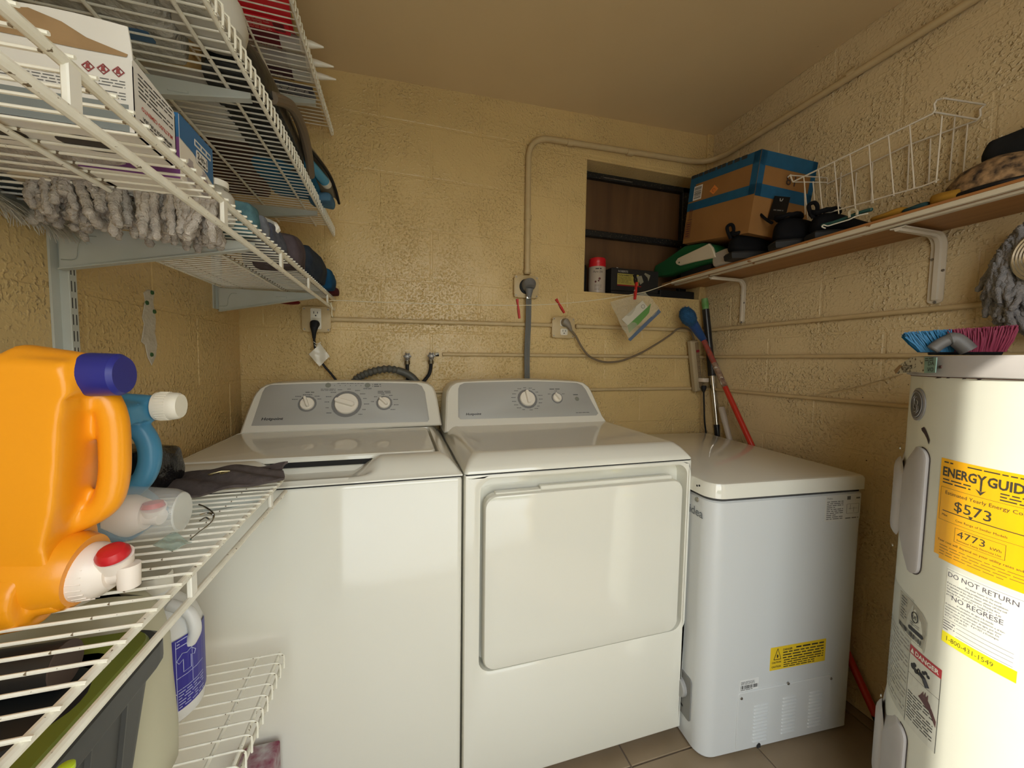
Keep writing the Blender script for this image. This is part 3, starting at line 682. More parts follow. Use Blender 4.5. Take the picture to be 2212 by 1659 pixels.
dpn = [(990, 901), (989.5, 870), (990, 840), (993, 832), (1003, 827.5), (1060, 825.5), (1140, 824), (1200, 825), (1246, 827.5), (1257, 832), (1265, 842), (1278, 868), (1292, 893), (1288, 897.5), (1140, 902), (995, 906)]
F, p2, pn = console(dry, D0, D1, do, dpn, 'd')
knob(pn, F, p2(1139, 862), .032, rad(5), True); knob(pn, F, p2(1203, 860), .019, rad(30))
marks(F, p2(1139, 862), .049, -80, 250, 18, pn, 7); marks(F, p2(1203, 860), .031, 35, 145, 3, pn, 8)
MB().plate(disc(*p2(1246, 862), .0095, n=20), [(0, .0015), (.0006, .0030)], F).build('button', mat('grey_button', (.22, .23, .20), .4), pn)
for (a, c_, rows, sd) in (((1187, 843), (1208, 839), 1, 11), ((1238, 855), (1249, 851), 1, 12), ((1244, 893), (1272, 890), 1, 13)):
    u0, v0 = p2(*a); u1, v1 = p2(*c_); small_print(F, u0, v0, u1, v1, rows, GREYINK, pn, .0022, sd, .5)
text('Hotpoint', .0125, shift(F, *p2(1023, 897)), INK, pn, w=.0022, sx=1.25, shear=.22, bold=.02)

# ================================================================== CHEST FREEZER
FZ = mat('white_freezer_enamel', (.58, .60, .60), .30, bump=(350, .10, .001), vary=(2, (.55, .57, .57), .5))
fa = rad(-4.0); fo_ = Vector((.836, .837, 0)); ex = Vector((math.cos(fa), math.sin(fa), 0)); ey = Vector((-math.sin(fa), math.cos(fa), 0))
FWd, FDp = .542, .700
fz = thing('chest_freezer', 'small white chest freezer with vent grille and yellow warning label, right of the dryer', 'freezer', fo_)
def FM(p): return fo_+ex*p[0]+ey*p[1]+Vector((0, 0, p[2]))
def frect(x0, ya, x1, yb2, r, n):
    o = []
    for cx_, cy_, a0, q in ((x1, ya, -pi/2, .3), (x1, yb2, 0, .3), (x0, yb2, pi/2, 1), (x0, ya, pi, 1)):
        rr_ = max(r*q, .002); ux_ = cx_-rr_ if cx_ == x1 else cx_+rr_; uy_ = cy_-rr_ if cy_ == yb2 else cy_+rr_
        for i in range(n+1): a = a0+pi/2*i/n; o.append((ux_+rr_*math.cos(a), uy_+rr_*math.sin(a)))
    return o
def fprism(name, x0, x1, ya, yb2, zs, m, r=.03):
    b = MB(); n0 = 6; o0 = frect(x0, ya, x1, yb2, r, n0)
    cx, cy = (x0+x1)/2, (ya+yb2)/2
    vs = []
    for ins, z in zs:
        for u, v in frect(x0+ins, ya+ins, x1-ins, yb2-ins, max(r-ins, .002), n0): vs.append(FM((u, v, z)))
    n_ = len(o0); b.add(vs, [(i*n_+k, i*n_+(k+1) % n_, (i+1)*n_+(k+1) % n_, (i+1)*n_+k) for i in range(len(zs)-1) for k in range(n_)]+[tuple((len(zs)-1)*n_+k for k in range(n_)), tuple(range(n_-1, -1, -1))])
    return b.build(name, m, fz, ang=40)
fprism('body', 0, FWd, 0, FDp, [(.008, .003), (0, .012), (0, .775), (.006, .780), (.006, .782)], FZ, .045)
fprism('gasket', .004, FWd-.004, .004, FDp-.004, [(0, .780), (0, .792)], mat('grey_gasket', (.05, .05, .05), .7), .04)
fprism('lid', -.006, FWd+.004, -.006, FDp+.004, [(0, .790), (0, .824), (.004, .831), (.010, .833)], WHITE, .045)
for x_ in (.06, FWd-.06):
    for y_ in (.06, FDp-.06): q = FM((x_, y_, 0)); MB().cyl(q, q+Vector((0, 0, .02)), .018, n=12).build('foot', BLACKPL, fz)
N_ = fr(FM((0, 0, 0)), ex, (0, 0, 1))           # near face (towards the camera)
Lf = fr(FM((0, FDp, 0)), -ey, (0, 0, 1))        # left face, u runs towards the camera
def fq(px, py): p = wpl(px, py, FM((0, 0, 0)), -ey); q = p-fo_; return (q.dot(ex), q.z)
def fl_(px, py): p = wpl(px, py, FM((0, 0, 0)), -ex); q = p-FM((0, FDp, 0)); return (q.dot(-ey), q.z)
# vent grille panel with louvres
g0 = fq(1594, 1497); g1 = fq(1796, 1452); g2 = fq(1590, 1631); gx0, gx1, gz1, gz0 = g0[0], g1[0], g0[1], max(g2[1], .020)
gp = MB().plate(rrect(gx0, gz0, gx1, gz1, .005, 3), [(0, 0), (0, .0015), (.0015, .0030)], N_).build('vent_panel', FZ, fz)
for px in (1640, 1700, 1756):
    c_ = fq(px, 1560)[0]
    for k in range(11):
        v = gz1-.045-k*.0112*(1.0)-(.006 if px == 1640 else 0)
        MB().plate(rrect(c_-.026, v-.0028, c_+.026, v+.0028, .0027, 3), [(0, .0028), (.001, .0052), (.0022, .0060)], N_).build('louvre', FZ, gp)
for px, py in ((1600, 1507), (1701, 1475), (1793, 1464)):
    MB().plate(disc(*fq(px, py), .0045, n=12), [(0, .0028), (.001, .0048)], N_).build('screw', DULLSTEEL, gp)
MB().plate([(fq(1637, 1608)[0]+a*.0065, fq(1637, 1608)[1]+c_*.0075) for a, c_ in ((-1, -1), (1, -1), (1, .3), (.6, .85), (0, 1.1), (-.6, .85), (-1, .3))], [(0, .003), (0, .0036)], N_).build('cord_hole', INK, gp)
# yellow warning label
YEL = mat('warning_yellow', (.72, .50, .02), .5)
a, c_ = fq(1665, 1400), fq(1781, 1430); lx0, lx1 = a[0], c_[0]; lz1 = a[1]; lz0 = fq(1665, 1449)[1]
lb = MB().plate(rrect(lx0, lz0, lx1, lz1, .001, 1), [(0, 0), (0, .0005)], N_).build('warning_label', YEL, fz, smooth=False); lb['label'] = 'yellow danger label'
S = shift(N_, lx0, lz0); LW, LH = lx1-lx0, lz1-lz0
b = MB()
for tri in (((.10, .46), (.30, .46), (.20, .93)),):
    P = [(LW*u*.62, LH*v) for u, v in tri]
    for k in range(3): 
        p, q_ = P[k], P[(k+1) % 3]; b.tube([S(p[0], p[1], .0008), S(q_[0], q_[1], .0008)], .0008, 4)
b.plate([(LW*.125+.0035*math.sin(x*2*pi/7)*(.7 if x % 2 else 1), LH*.60+.006*math.cos(x*2*pi/7)) for x in range(7)], [(0, .0006), (0, .0009)], S); b.build('flame_symbol', INK, lb)
text('DANGER', .0085, shift(S, LW*.22, LH*.80), INK, lb, w=.0008, align='LEFT', bold=.03)
text('CAUTION', .0075, shift(S, LW*.03, LH*.30), INK, lb, w=.0008, align='LEFT', bold=.03)
text('CAUTION', .0075, shift(S, LW*.03, LH*.11), INK, lb, w=.0008, align='LEFT', bold=.03)
small_print(S, LW*.45, LH*.79, LW*.96, LH*.93, 1, INK, lb, .0008, 3, .45); small_print(S, LW*.22, LH*.42, LW*.96, LH*.78, 3, INK, lb, .0008, 4, .4)
small_print(S, LW*.24, LH*.22, LW*.96, LH*.42, 2, INK, lb, .0008, 5, .4); small_print(S, LW*.24, LH*.04, LW*.8, LH*.22, 2, INK, lb, .0008, 6, .4)
# rating label
a = fq(1784, 1072); c_ = fq(1857, 1120); lb = MB().plate(rrect(a[0], c_[1], fq(1860, 1070)[0], a[1], .001, 1), [(0, 0), (0, .0005)], N_).build('rating_label', mat('silver_label', (.60, .60, .57), .4), fz, smooth=False)
S = shift(N_, a[0], c_[1]); LW, LH = fq(1860, 1070)[0]-a[0], a[1]-c_[1]
text('Midea', .0085, shift(S, LW*.04, LH*.86), GREYINK, lb, w=.0008, align='LEFT')
small_print(S, LW*.04, LH*.05, LW*.50, LH*.80, 10, GREYINK, lb, .0008, 8, .4); small_print(S, LW*.58, LH*.02, LW*.95, LH*.12, 1, GREYINK, lb, .0008, 9, .4)
b = MB(); rule(b, S, LW*.60, LH*.80, LW*.70, LH*.94, .0008); rule(b, S, LW*.86, LH*.82, LW*.97, LH*.88, .0008)
for (u0, v0, u1, v1) in ((.6, .25, .95, .26), (.6, .62, .95, .63), (.6, .25, .61, .63), (.94, .25, .95, .63), (.7, .4, .71, .6), (.8, .3, .81, .5), (.66, .44, .9, .45)): rule(b, S, LW*u0, LH*v0, LW*u1, LH*v1, .0008)
b.build('label_diagram', GREYINK, lb, smooth=False)
# serial sticker
a = fq(1600, 1468); c_ = fq(1637, 1480); q = fq(1637, 1466)
sw = c_[0]-a[0]; st_ = MB().plate(rrect(a[0]-.002, q[1]-.030, c_[0]+.002, q[1]+.004, .001, 1), [(0, 0), (0, .0004)], N_).build('serial_sticker', mat('white_sticker', (.68, .69, .68), .4), fz, smooth=False)
S = shift(N_, a[0], q[1]-.030); barcode(S, .001, .006, sw-.001, .017, INK, st_, .0008, 3); small_print(S, .001, .019, sw*.8, .030, 3, GREYINK, st_, .0008, 2, .4); small_print(S, .001, .001, sw*.7, .005, 1, GREYINK, st_, .0008, 2, .5)
# left face: name, lock, lid rivets, thermostat plate
u0, v0 = fl_(1503, 1112); text('Midea', .036, shift(Lf, u0-.012, v0), mat('grey_logo', (.16, .18, .20), .4), fz, w=.0012, bold=.01)
u0, v0 = fl_(1506, 1079); MB().plate(disc(u0, v0, .0075), [(0, 0), (0, .002), (.001, .003)], Lf).build('lid_lock', STEEL, fz)
for px in (1506, 1511): 
    p = wpl(px, 1049, FM((-.006, 0, 0)), -ex)-FM((-.006, FDp, 0)); MB().plate(disc(p.dot(-ey), p.z, .003, n=10), [(0, .0), (0, .001)], fr(FM((-.006, FDp, 0)), -ey, (0, 0, 1))).build('rivet', INK, fz)
a = fl_(1495, 1475); c_ = fl_(1491, 1562)
u1 = a[0]-.0; tp_ = MB().plate(rrect(u1-.135, c_[1]+.0, u1, a[1]+.006, .010, 3), [(0, 0), (0, .003), (.001, .004)], Lf).build('thermostat_plate', mat('grey_thermostat', (.19, .19, .18), .4), fz)
MB().plate(disc(u1-.045, a[1]-.045, .030, n=24), [(0, .004), (0, .012), (.003, .016)], Lf).build('dial', mat('grey_dial', (.33, .33, .32), .35), tp_)
small_print(Lf, u1-.11, c_[1]+.02, u1-.03, c_[1]+.035, 1, INK, tp_, .0045, 3, .5)

# ================================================================== WATER HEATER
HC = Vector((1.22, .342, 0)); HR = .253
TANK = mat('cream_white_tank', (.66, .67, .59), .33, vary=(9, (.62, .63, .55), .6), specks=(45, (.10, .06, .04), .79))
GTRIM = mat('grey_heater_metal', (.42, .40, .39), .45, vary=(12, (.36, .34, .33), .7), specks=(60, (.08, .04, .03), .74))
heat = thing('water_heater', 'tall white cylindrical electric water heater with yellow energy label at the right', 'water heater', HC)
def CY(u, v, w=0):  # u metres of arc from 180 degrees towards the camera side, v height, w outward
    a = pi+u/HR; return Vector((HC.x+(HR+w)*math.cos(a), HC.y+(HR+w)*math.sin(a), v))
def UA(deg): return rad(deg-180)*HR
T_ = Matrix.Translation(HC)
MB().lathe([(HR-.004, .05), (HR, .056), (HR, 1.152)], 96, T_).build('tank', TANK, heat, ang=30)
MB().lathe([(HR+.003, .02), (HR+.003, .06)], 96, T_).build('base_ring', GTRIM, heat, ang=30)
for a in (60, 180, 300): q = HC+Vector((.2*math.cos(rad(a)), .2*math.sin(rad(a)), 0)); MB().cyl(q, q+Vector((0, 0, .03)), .02, n=10).build('foot', GTRIM, heat)
MB().lathe([(HR+.001, 1.150), (HR+.007, 1.152), (HR+.007, 1.184), (HR+.002, 1.190), (.02, 1.194)], 96, T_).build('top_cap', GTRIM, heat, ang=40)
MB().lathe([(HR+.0005, 1.1485), (HR+.0015, 1.1515)], 96, T_).build('cap_seam', mat('rust', (.10, .04, .02), .9), heat)
b = MB(); b.plate(disc(UA(151.5), 1.169, .0038, n=12), [(0, .006), (.001, .0085)], CY); b.build('cap_screw', mat('brown_screw', (.10, .05, .04), .6), heat)
b = MB()
for u, v, a, c_ in ((UA(149), 1.150, .012, .004), (UA(153.5), 1.149, .006, .002), (UA(160), 1.149, .006, .002), (UA(165), 1.148, .005, .0015)):
    b.plate([(u-a, v+c_), (u-a*.3, v-c_*.3), (u-a*.7, v-c_), (u+a*.4, v-c_*.6), (u+a, v+c_)], [(0, .0004), (0, .0008)], CY)
ch = [wpl(px, py, CY(UA(143.9), 1.03, .0006), (math.cos(rad(143.9)), math.sin(rad(143.9)), 0)) for px, py in ((1990, 925), (1996, 922), (2001, 931), (2005, 941), (2008, 951), (2006, 960), (2002, 948), (1997, 938), (1991, 930))]
b.add(ch, [tuple(range(len(ch)))]); b.build('rust_chips', mat('chip_brown', (.035, .02, .02), .8), heat, smooth=False)
def apanel(v0, v1, a0, a1):
    u0, u1 = UA(a0), UA(a1); c0 = (u0+u1)/2
    b = MB(); b.plate(rrect(u0, v0, u1, v1, .022, 6), [(0, 0), (0, .006), (.003, .008)], CY, cap=True, fill=True); o = b.build('access_cover', GTRIM, heat)
    MB().plate(rrect(u0-.002, v0-.002, u1+.002, v1+.002, .024, 6), [(0, 0), (0, .001)], CY, fill=True).build('cover_gasket', mat('gasket_brown', (.06, .05, .045), .8), heat)  # thin brown gasket edge showing around the access cover
    MB().plate(rrect(c0-.048, v0+.045, c0+.048, v1-.04, .040, 8), [(0, .006), (.004, .010), (.012, .014), (.022, .0155)], CY, fill=True).build('embossed_dome', GTRIM, o)
    for v in (v1-.018, v0+.018): MB().plate(disc(c0+.008, v, .0042, n=12), [(0, .008), (.001, .010)], CY).build('screw', STEEL, o)
    return o
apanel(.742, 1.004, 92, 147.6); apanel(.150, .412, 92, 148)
# round maker's badge
bu, bv = UA(135.9), 1.090
bd = MB().plate(disc(bu, bv, .030, .034, 32), [(0, 0), (0, .002), (.002, .003)], CY).build('badge', mat('badge_silver', (.30, .30, .31), .35, .5), heat)
MB().plate(disc(bu, bv, .0255, .029, 32), [(0, .003), (0, .0036)], CY).build('badge_face', mat('badge_grey', (.09, .09, .10), .4), bd)
b = MB(); Q = shift(CY, bu, bv); b.tube([Q(.0235*math.cos(t*pi/14), .0265*math.sin(t*pi/14), .0038) for t in range(28)], .0007, 4, closed=True)
for s in (1, -1):
    b.tube(smooth_path([Q(s*.004, .016*s, .0038), Q(-s*.006, .013*s, .0038), Q(-s*.004, .003*s, .0038), Q(s*.005, -.003*s, .0038), Q(s*.008, .006*s, .0038), Q(s*.002, .009*s, .0038)]), .0008, 4)
    b.tube(smooth_path([Q(s*.010, -.002*s, .0038), Q(s*.012, -.012*s, .0038), Q(s*.004, -.018*s, .0038)]), .0007, 4)
b.build('monogram', mat('badge_line', (.35, .35, .36), .35, .4), bd)
# energy label
EY = mat('energy_yellow', (.90, .46, .005), .35, vary=(14, (.86, .40, .005), .6)); EINK = mat('energy_ink', (.05, .045, .03), .5)
eu0, eu1, ev0, ev1 = UA(153.7), UA(153.7)+.140, .804, .996
el = MB(); 
for k in range(14): rule(el, CY, eu0+(eu1-eu0)*k/14, ev0+.0 if k else ev0+.006, eu0+(eu1-eu0)*(k+1)/14, ev1, .0006)
el = el.build('energy_label', EY, heat); el['label'] = 'yellow energy guide label'
S = shift(CY, eu0, ev0); EW, EH = eu1-eu0, ev1-ev0; k_ = .0009
text('ENERG', .0235, shift(S, .005, EH-.032), EINK, el, w=k_, align='LEFT', sx=.76, bold=.03)
text('Y', .0235, shift(S, .0658, EH-.032), EINK, el, w=k_, align='CENTER', sx=.8, bold=.03)
text('GUIDE', .0235, shift(S, .0735, EH-.032), EINK, el, w=k_, align='LEFT', sx=.76, bold=.03)
b = MB(); rule(b, S, .0645, EH-.044, .0671, EH-.030, k_); b.add([S(.0585, EH-.041, k_), S(.0658, EH-.051, k_), S(.0731, EH-.041, k_), S(.0658, EH-.045, k_)], [(0, 1, 2, 3)]); b.build('arrow', EINK, el, smooth=False)
small_print(S, .006, EH-.009, .022, EH-.004, 1, EINK, el, k_, 1, .5); small_print(S, .045, EH-.009, .135, EH-.004, 1, EINK, el, k_, 2, .45)
small_print(S, .006, EH-.048, .052, EH-.036, 2, EINK, el, k_, 3, .4); small_print(S, .090, EH-.052, .133, EH-.036, 3, EINK, el, k_, 4, .4)
text('Estimated Yearly Energy Cost', .0092, shift(S, .068, EH-.066), EINK, el, w=k_)
text('$573', .026, shift(S, .056, EH-.092), EINK, el, w=k_, sx=1.05, bold=.005)
b = MB(); rule(b, S, .004, EH-.0545, .136, EH-.0540, k_, 8); rule(b, S, .010, EH-.099, .136, EH-.0975, k_, 8); b.add([S(.052, EH-.0935, k_), S(.0555, EH-.100, k_), S(.059, EH-.0935, k_)], [(0, 1, 2)])
rule(b, S, .004, EH-.117, .136, EH-.1165, k_, 8); rule(b, S, .004, EH-.117, .0045, EH-.0545, k_)
for (u0_, v0_, u1_, v1_) in ((.034, .043, .102, .0435), (.034, .069, .102, .0695), (.034, .043, .0345, .0695), (.1015, .043, .102, .0695)): rule(b, S, u0_, v0_, u1_, v1_, k_, 5 if u1_-u0_ > .01 else 1)
b.build('label_rules', EINK, el, smooth=False)
text('Max', .006, shift(S, .010, EH-.108), EINK, el, w=k_, align='LEFT')
text('Cost Range of Similar Models', .0058, shift(S, .068, EH-.111), EINK, el, w=k_)
text('4773', .018, shift(S, .038, .0535), EINK, el, w=k_, align='LEFT', sx=1.15)
text('kWh', .007, shift(S, .084, .0535), EINK, el, w=k_, align='LEFT')
text('Estimated Yearly Electricity Use', .0046, shift(S, .068, .0465), EINK, el, w=k_)
text('Your cost will depend on your utility rates and use.', .0062, shift(S, .070, .034), EINK, el, w=k_)
small_print(S, .010, .008, .132, .030, 4, mat('energy_ink_pale', (.25, .15, .02), .5), el, k_, 9, .22)
# do-not-return notice with yellow phone strip
nu0, nu1, nv0, nv1 = UA(159.9), UA(182.2), .652, .795
nb = MB()
for k in range(10): rule(nb, CY, nu0+(nu1-nu0)*k/10, nv0+.020, nu0+(nu1-nu0)*(k+1)/10, nv1, .0004)
nb = nb.build('notice_label', mat('notice_white', (.74, .75, .68), .35), heat); nb['label'] = 'white bilingual do-not-return notice'
ys_ = MB()
for k in range(10): rule(ys_, CY, nu0+(nu1-nu0)*k/10, nv0, nu0+(nu1-nu0)*(k+1)/10, nv0+.0205, .0005)
ys_ = ys_.build('phone_strip', mat('phone_yellow', (.90, .80, .01), .35), nb)
S = shift(CY, nu0, nv0); NI = mat('notice_ink', (.10, .09, .12), .5); NW = nu1-nu0
text('DO NOT RETURN', .0125, shift(S, NW*.49, .127), NI, nb, w=.0008, sx=.92); text('NO REGRESE', .0125, shift(S, NW*.46, .086), NI, nb, w=.0008, sx=.96)
for (s_, v_, a_) in (('this water heater to the store.', .1195, .3), ('If you are experiencing problems with the installation', .1135, .02), ('or operation of this water heater, please call the toll', .108, .02), ('free number below for assistance. Monday thru', .1025, .02), ('Saturday 8 am - 8 pm EST or Sunday 9 am - 4:30', .097, .02), ('pm EST', .0915, .02),
                     ('el calentador de agua a la tienda.', .0790, .2), ('Si experimenta problemas con la instalacion o el fun-', .0732, .02), ('cionamiento de este calentador de agua, por favor', .0677, .02), ('llame sin costo al numero que aparece abajo. De', .0622, .02), ('Lunes a Sabado de 8 am - 8 pm EST y Domingos', .0567, .02), ('de 9 am - 4:30 pm EST', .0512, .02)):
    text(s_, .0044, shift(S, NW*a_, v_), NI, nb, w=.0008, align='LEFT', sx=.86)
text('1-800-431-1549', .0122, shift(S, NW*.41, .0062), mat('phone_ink', (.12, .10, .02), .5), ys_, w=.0008, sx=.85)
b = MB()
for v in (.046, .0385, .031, .0235): rule(b, S, NW*(.0 if v > .045 else .22), v, NW*.95, v+.0006, .0007, 6)
rule(b, S, 0, .1395, NW, .1400, .0007, 6); b.build('notice_rules', NI, nb, smooth=False); small_print(S, .001, .024, NW*.2, .044, 4, NI, nb, .0008, 7, .3)
# torn certification sticker
DIRTY = mat('dirty_sticker', (.42, .41, .34), .5, vary=(30, (.30, .28, .22), .8)); OLDW = mat('old_white_label', (.50, .51, .45), .45, vary=(12, (.40, .40, .35), .8))
u0, u1 = UA(134), UA(153.5)
o = [(u0, .612), (u0+.02, .606), (u0+.045, .604), (u1-.006, .606), (u1-.003, .600), (u1, .64), (u1-.001, .664), (u1-.012, .676), (u1-.03, .682), (u1-.05, .684), (u0, .682)]
us = MB().plate(o, [(0, .0006), (0, .0010)], CY).build('certification_sticker', DIRTY, heat, smooth=False); S = shift(CY, u0, .604)
b = MB(); b.tube([S(.056+.0085*math.cos(t*pi/12), .052+.0105*math.sin(t*pi/12), .0012) for t in range(24)], .0008, 4, closed=True); b.build('circle_mark', INK, us)
text('UL', .009, shift(S, .056, .0485), INK, us, w=.0014, bold=.03)
b = MB(); b.plate(rrect(.040, .020, .080, .028, .004, 4), [(0, .001), (0, .0014)], S); b.build('black_bar', INK, us)
small_print(S, .044, .032, .070, .040, 2, GREYINK, us, .0014, 5, .3); small_print(S, .008, .025, .030, .075, 8, GREYINK, us, .0014, 6, .3); barcode(S, .006, .006, .076, .016, INK, us, .0014, 5)
# danger label: text block left, picture right
u0, u1 = UA(118), UA(145.2); ob = MB()
for k in range(8): rule(ob, CY, u0+(u1-u0)*k/8, .43, u0+(u1-u0)*(k+1)/8, .688, .0003)
ob = ob.build('instruction_label', OLDW, heat); small_print(CY, u0+.004, .44, u1-.004, .60, 18, mat('faded_ink', (.28, .27, .25), .5), ob, .0008, 11, .3)
u0, u1 = UA(145.2), UA(161.2); S = shift(CY, u0, .428); DW, DH = u1-u0, .168
dl = MB()
for k in range(5): rule(dl, S, DW*k/5, 0, DW*(k+1)/5, DH, .0004)
dl = dl.build('danger_label', mat('danger_white', (.60, .61, .55), .45), heat); dl['label'] = 'white and red danger label'
r_ = MB()
for k in range(5): rule(r_, S, DW*k/5, DH-.018, DW*(k+1)/5, DH, .0007)
r_ = r_.build('red_band', mat('danger_red', (.42, .03, .04), .5), dl); text('DANGER', .0125, shift(S, DW*.58, DH-.0135), PAPER, r_, w=.0010, bold=.03)
r2 = MB(); r2.add([S(.003, DH-.015, .001), S(.013, DH-.015, .001), S(.008, DH-.004, .001)], [(0, 1, 2)]); r2.build('warning_triangle', PAPER, r_, smooth=False)
b = MB(); rule(b, S, 0, 0, .0008, DH, .0007); rule(b, S, DW-.001, 0, DW, DH-.018, .0007); rule(b, S, 0, .108, DW, .1087, .0007, 3)
for cx_, cz_, r in ((.012, .128, .006), (.020, .124, .005), (.016, .134, .004)): b.plate(disc(cx_, cz_, r, n=10), [(0, .0006), (0, .0009)], S)
b.tube([S(.030, .128, .0012), S(.040, .124, .0012), S(.048, .112, .0012)], .0035, 6); b.tube([S(.027+.003*math.cos(t), .128+.006*math.sin(t), .0012) for t in range(6)], .001, 4, closed=True)
for a in (0, 1, 2): b.plate(disc(.037+a*.005, .134+(a % 2)*.004, .0035, n=8), [(0, .0006), (0, .0009)], S)
b.build('faucet_picture', INK, dl, smooth=False)
b = MB(); hd = [(.034, .086), (.040, .098), (.0405, .088), (.045, .101), (.0455, .090), (.050, .099), (.050, .088), (.055, .083), (DW-.003, .050), (DW-.003, .062), (.058, .078), (.050, .070), (.040, .076), (.030, .080)]
b.plate(hd, [(0, .0006), (0, .0010)], S); b.build('hand_picture', mat('hand_brown', (.10, .04, .04), .5), dl, smooth=False)
small_print(S, .004, .014, DW-.008, .074, 10, INK, dl, .0008, 13, .35)
# ================================================================== WIRE SHELVES (left wall)
XF, XBK = -.245, -.545
def wire_shelf(label, y0, y1, z, zr, pitch, lip, inner=(-.375,), straps=(), rr=.0048, xf=XF, y_ext=0, ends=True):
    t = thing('wire_shelf', label, 'shelf', (XL, (y0+y1)/2, z), 'wire shelves on the left wall')
    MB().tube([(xf, y0, z-.0035), (xf, y1, z-.0035)], rr, 10).build('front_rod', WIREW, t)
    MB().tube([(xf+(.004 if lip else .002), y0, zr), (xf+(.004 if lip else .002), y1+y_ext, zr)], rr, 10).build('lower_rod', WIREW, t)
    MB().tube([(XBK, y0, z-.0045), (XBK, y1, z-.0045)], .0032, 8).build('back_rod', WIREW, t)
    for xi in inner: MB().tube([(xi, y0, z-.0045), (xi, y1, z-.0045)], .0032, 8).build('middle_rod', WIREW, t)
    if lip: P = [(XBK-.006, 0, z), (xf-.006, 0, z), (xf+.004, 0, z-.001), (xf+.009, 0, z-.006), (xf+.0095, 0, z-.014), (xf+.009, 0, zr-.003)]
    else: P = [(XBK-.006, 0, z), (xf+.002, 0, z+.0015), (xf+.0065, 0, z+.001)]
    n = int((y1-y0-.01)/pitch); first = None; ys_ = [y1-.006-pitch*k for k in range(n)]
    for y in ys_:
        if first is None:
            b = MB(); b.tube([(p[0], p[1]+y, p[2]) for p in P], .0017, 6); first = b.build('wire', WIREW, t); fy = y
        else: share(first, 'wire', t, (0, y-fy, 0))
    for y in straps:
        MB().rbox(xf-.001, y-.0068, zr-.001, xf+.0045, y+.0068, z-.004, .001, 1).build('strap', WHITE_PL, t)
    return t
wire_shelf('middle white wire shelf, with the torn carton and the mop pad on it', .05, 1.585, 1.3935, 1.3535, .0225, False, straps=(.135, .389, .651, .922, 1.171, 1.449))
wire_shelf('upper white wire shelf with a looped front lip, under the metal topped one', .05, 1.575, 1.660, 1.6255, .0205, True, inner=(-.30, -.42), rr=.0036)
wire_shelf('topmost white wire shelf, next to the ceiling, carrying the glue tubes', .05, 1.57, 2.010, 1.985, .0205, True, inner=(-.37,), rr=.0036)
wire_shelf('lower white wire shelf at jug height beside the washer front', -.05, .885, .912, .880, .0225, False, straps=(.27, .526, .811), y_ext=.02, rr=.0042, xf=-.2425)
wire_shelf('lowest white wire shelf near the floor beside the washer', -.05, .862, .553, .523, .0254, True, inner=(-.285, -.42), rr=.0034, xf=-.246)

# standards and brackets
def standard(label, y, z0, z1):
    t = thing('shelf_standard', label, 'shelf track', (XL, y, z0))
    b = MB(); b.box(XL, y-.021, z0, XL+.0035, y+.0, z1); b.rbox(XL, y-.005, z0, XL+.016, y+.012, z1, .001, 1); b.build('channel', BRKT, t)
    z = z0+.03; first = None
    while z < z1-.02:
        b = MB()
        for dy in (-.0005, .0065): b.box(XL+.0155, y+dy-.0009, z-.009, XL+.0163, y+dy+.0009, z+.009)
        if first is None: first = b.build('slot_pair', INK, t, smooth=False); fz_ = z
        else: share(first, 'slot_pair', t, (0, 0, z-fz_))
        z += .0285
    return t
standard('long grey-white slotted shelf track behind the orange jug', .848, .60, 2.20)
standard('grey-white slotted shelf track near the back corner, ending above the washer', 1.42, 1.318, 2.20)
def bracket(label, y, z, tip, h0=.075, h1=.012):
    t = thing('shelf_bracket', label, 'bracket', (XL, y, z-h0), 'brackets on the left wall')
    x0 = XL+.015; zt = z-.008
    prof = [(x0, zt), (tip, zt), (tip, zt-h1), (x0, zt-h0)]
    b = MB(); vs = [Vector((x, y+s, zz)) for s in (-.0022, .0022) for x, zz in prof]
    b.add(vs, [(0, 1, 2, 3), (7, 6, 5, 4), (0, 4, 5, 1), (1, 5, 6, 2), (2, 6, 7, 3), (3, 7, 4, 0)]); b.build('web', BRKT, t, smooth=False)
    p0, p1 = Vector((x0, y, zt-h0)), Vector((tip, y, zt-h1)); d = (p1-p0).normalized()
    b = MB(); F_ = fr(p0, d, (0, 1, 0)); L = (p1-p0).length
    b.add([F_(u, v, w_) for u in (0, L) for v in (-.007, .007) for w_ in (-.0012, .0012)], [(0, 1, 3, 2), (4, 6, 7, 5), (0, 4, 5, 1), (2, 3, 7, 6), (0, 2, 6, 4), (1, 5, 7, 3)]); b.build('bottom_flange', BRKT, t, smooth=False)
    b = MB(); q0 = (x0+.03, zt-h0*.38); q1 = (tip-.07, zt-h1-.006)
    b.tube(smooth_path([(x0+.002, y-.0024, zt-h0*.78), (x0+.022, y-.0024, zt-h0*.74), (x0+.026, y-.0024, zt-h0*.45), (x0+.034, y-.0024, zt-.016), (x0+.05, y-.0024, zt-.014)]), .0009, 5); b.build('pressed_groove', mat('groove_grey', (.33, .35, .31), .5), t)
    MB().plate(rrect(-.016, -.003, .016, .003, .0028, 3), [(0, 0), (.001, .0016)], FRONT(tip-.11, zt-.019, y-.0022)).build('embossed_rib', BRKT, t)
    return t
bracket('grey-white bracket under the middle shelf on the long track, mop strands in front of it', .83, 1.390, -.262, .072)
bracket('grey-white bracket under the far end of the middle shelf, above the bare plaster patch', 1.405, 1.390, -.262, .072)
bracket('grey-white bracket under the upper shelf above the torn carton', .83, 1.657, -.262, .052)
bracket('grey-white bracket under the far end of the upper shelf near the blue towel', 1.405, 1.657, -.262, .055)
bracket('grey-white bracket under the topmost shelf in the corner', 1.405, 2.005, -.262, .05)
bracket('grey-white bracket under the topmost shelf, nearer the doorway end', .83, 2.005, -.262, .05)
bracket('grey-white bracket under the jug shelf', .83, .908, -.262, .05)

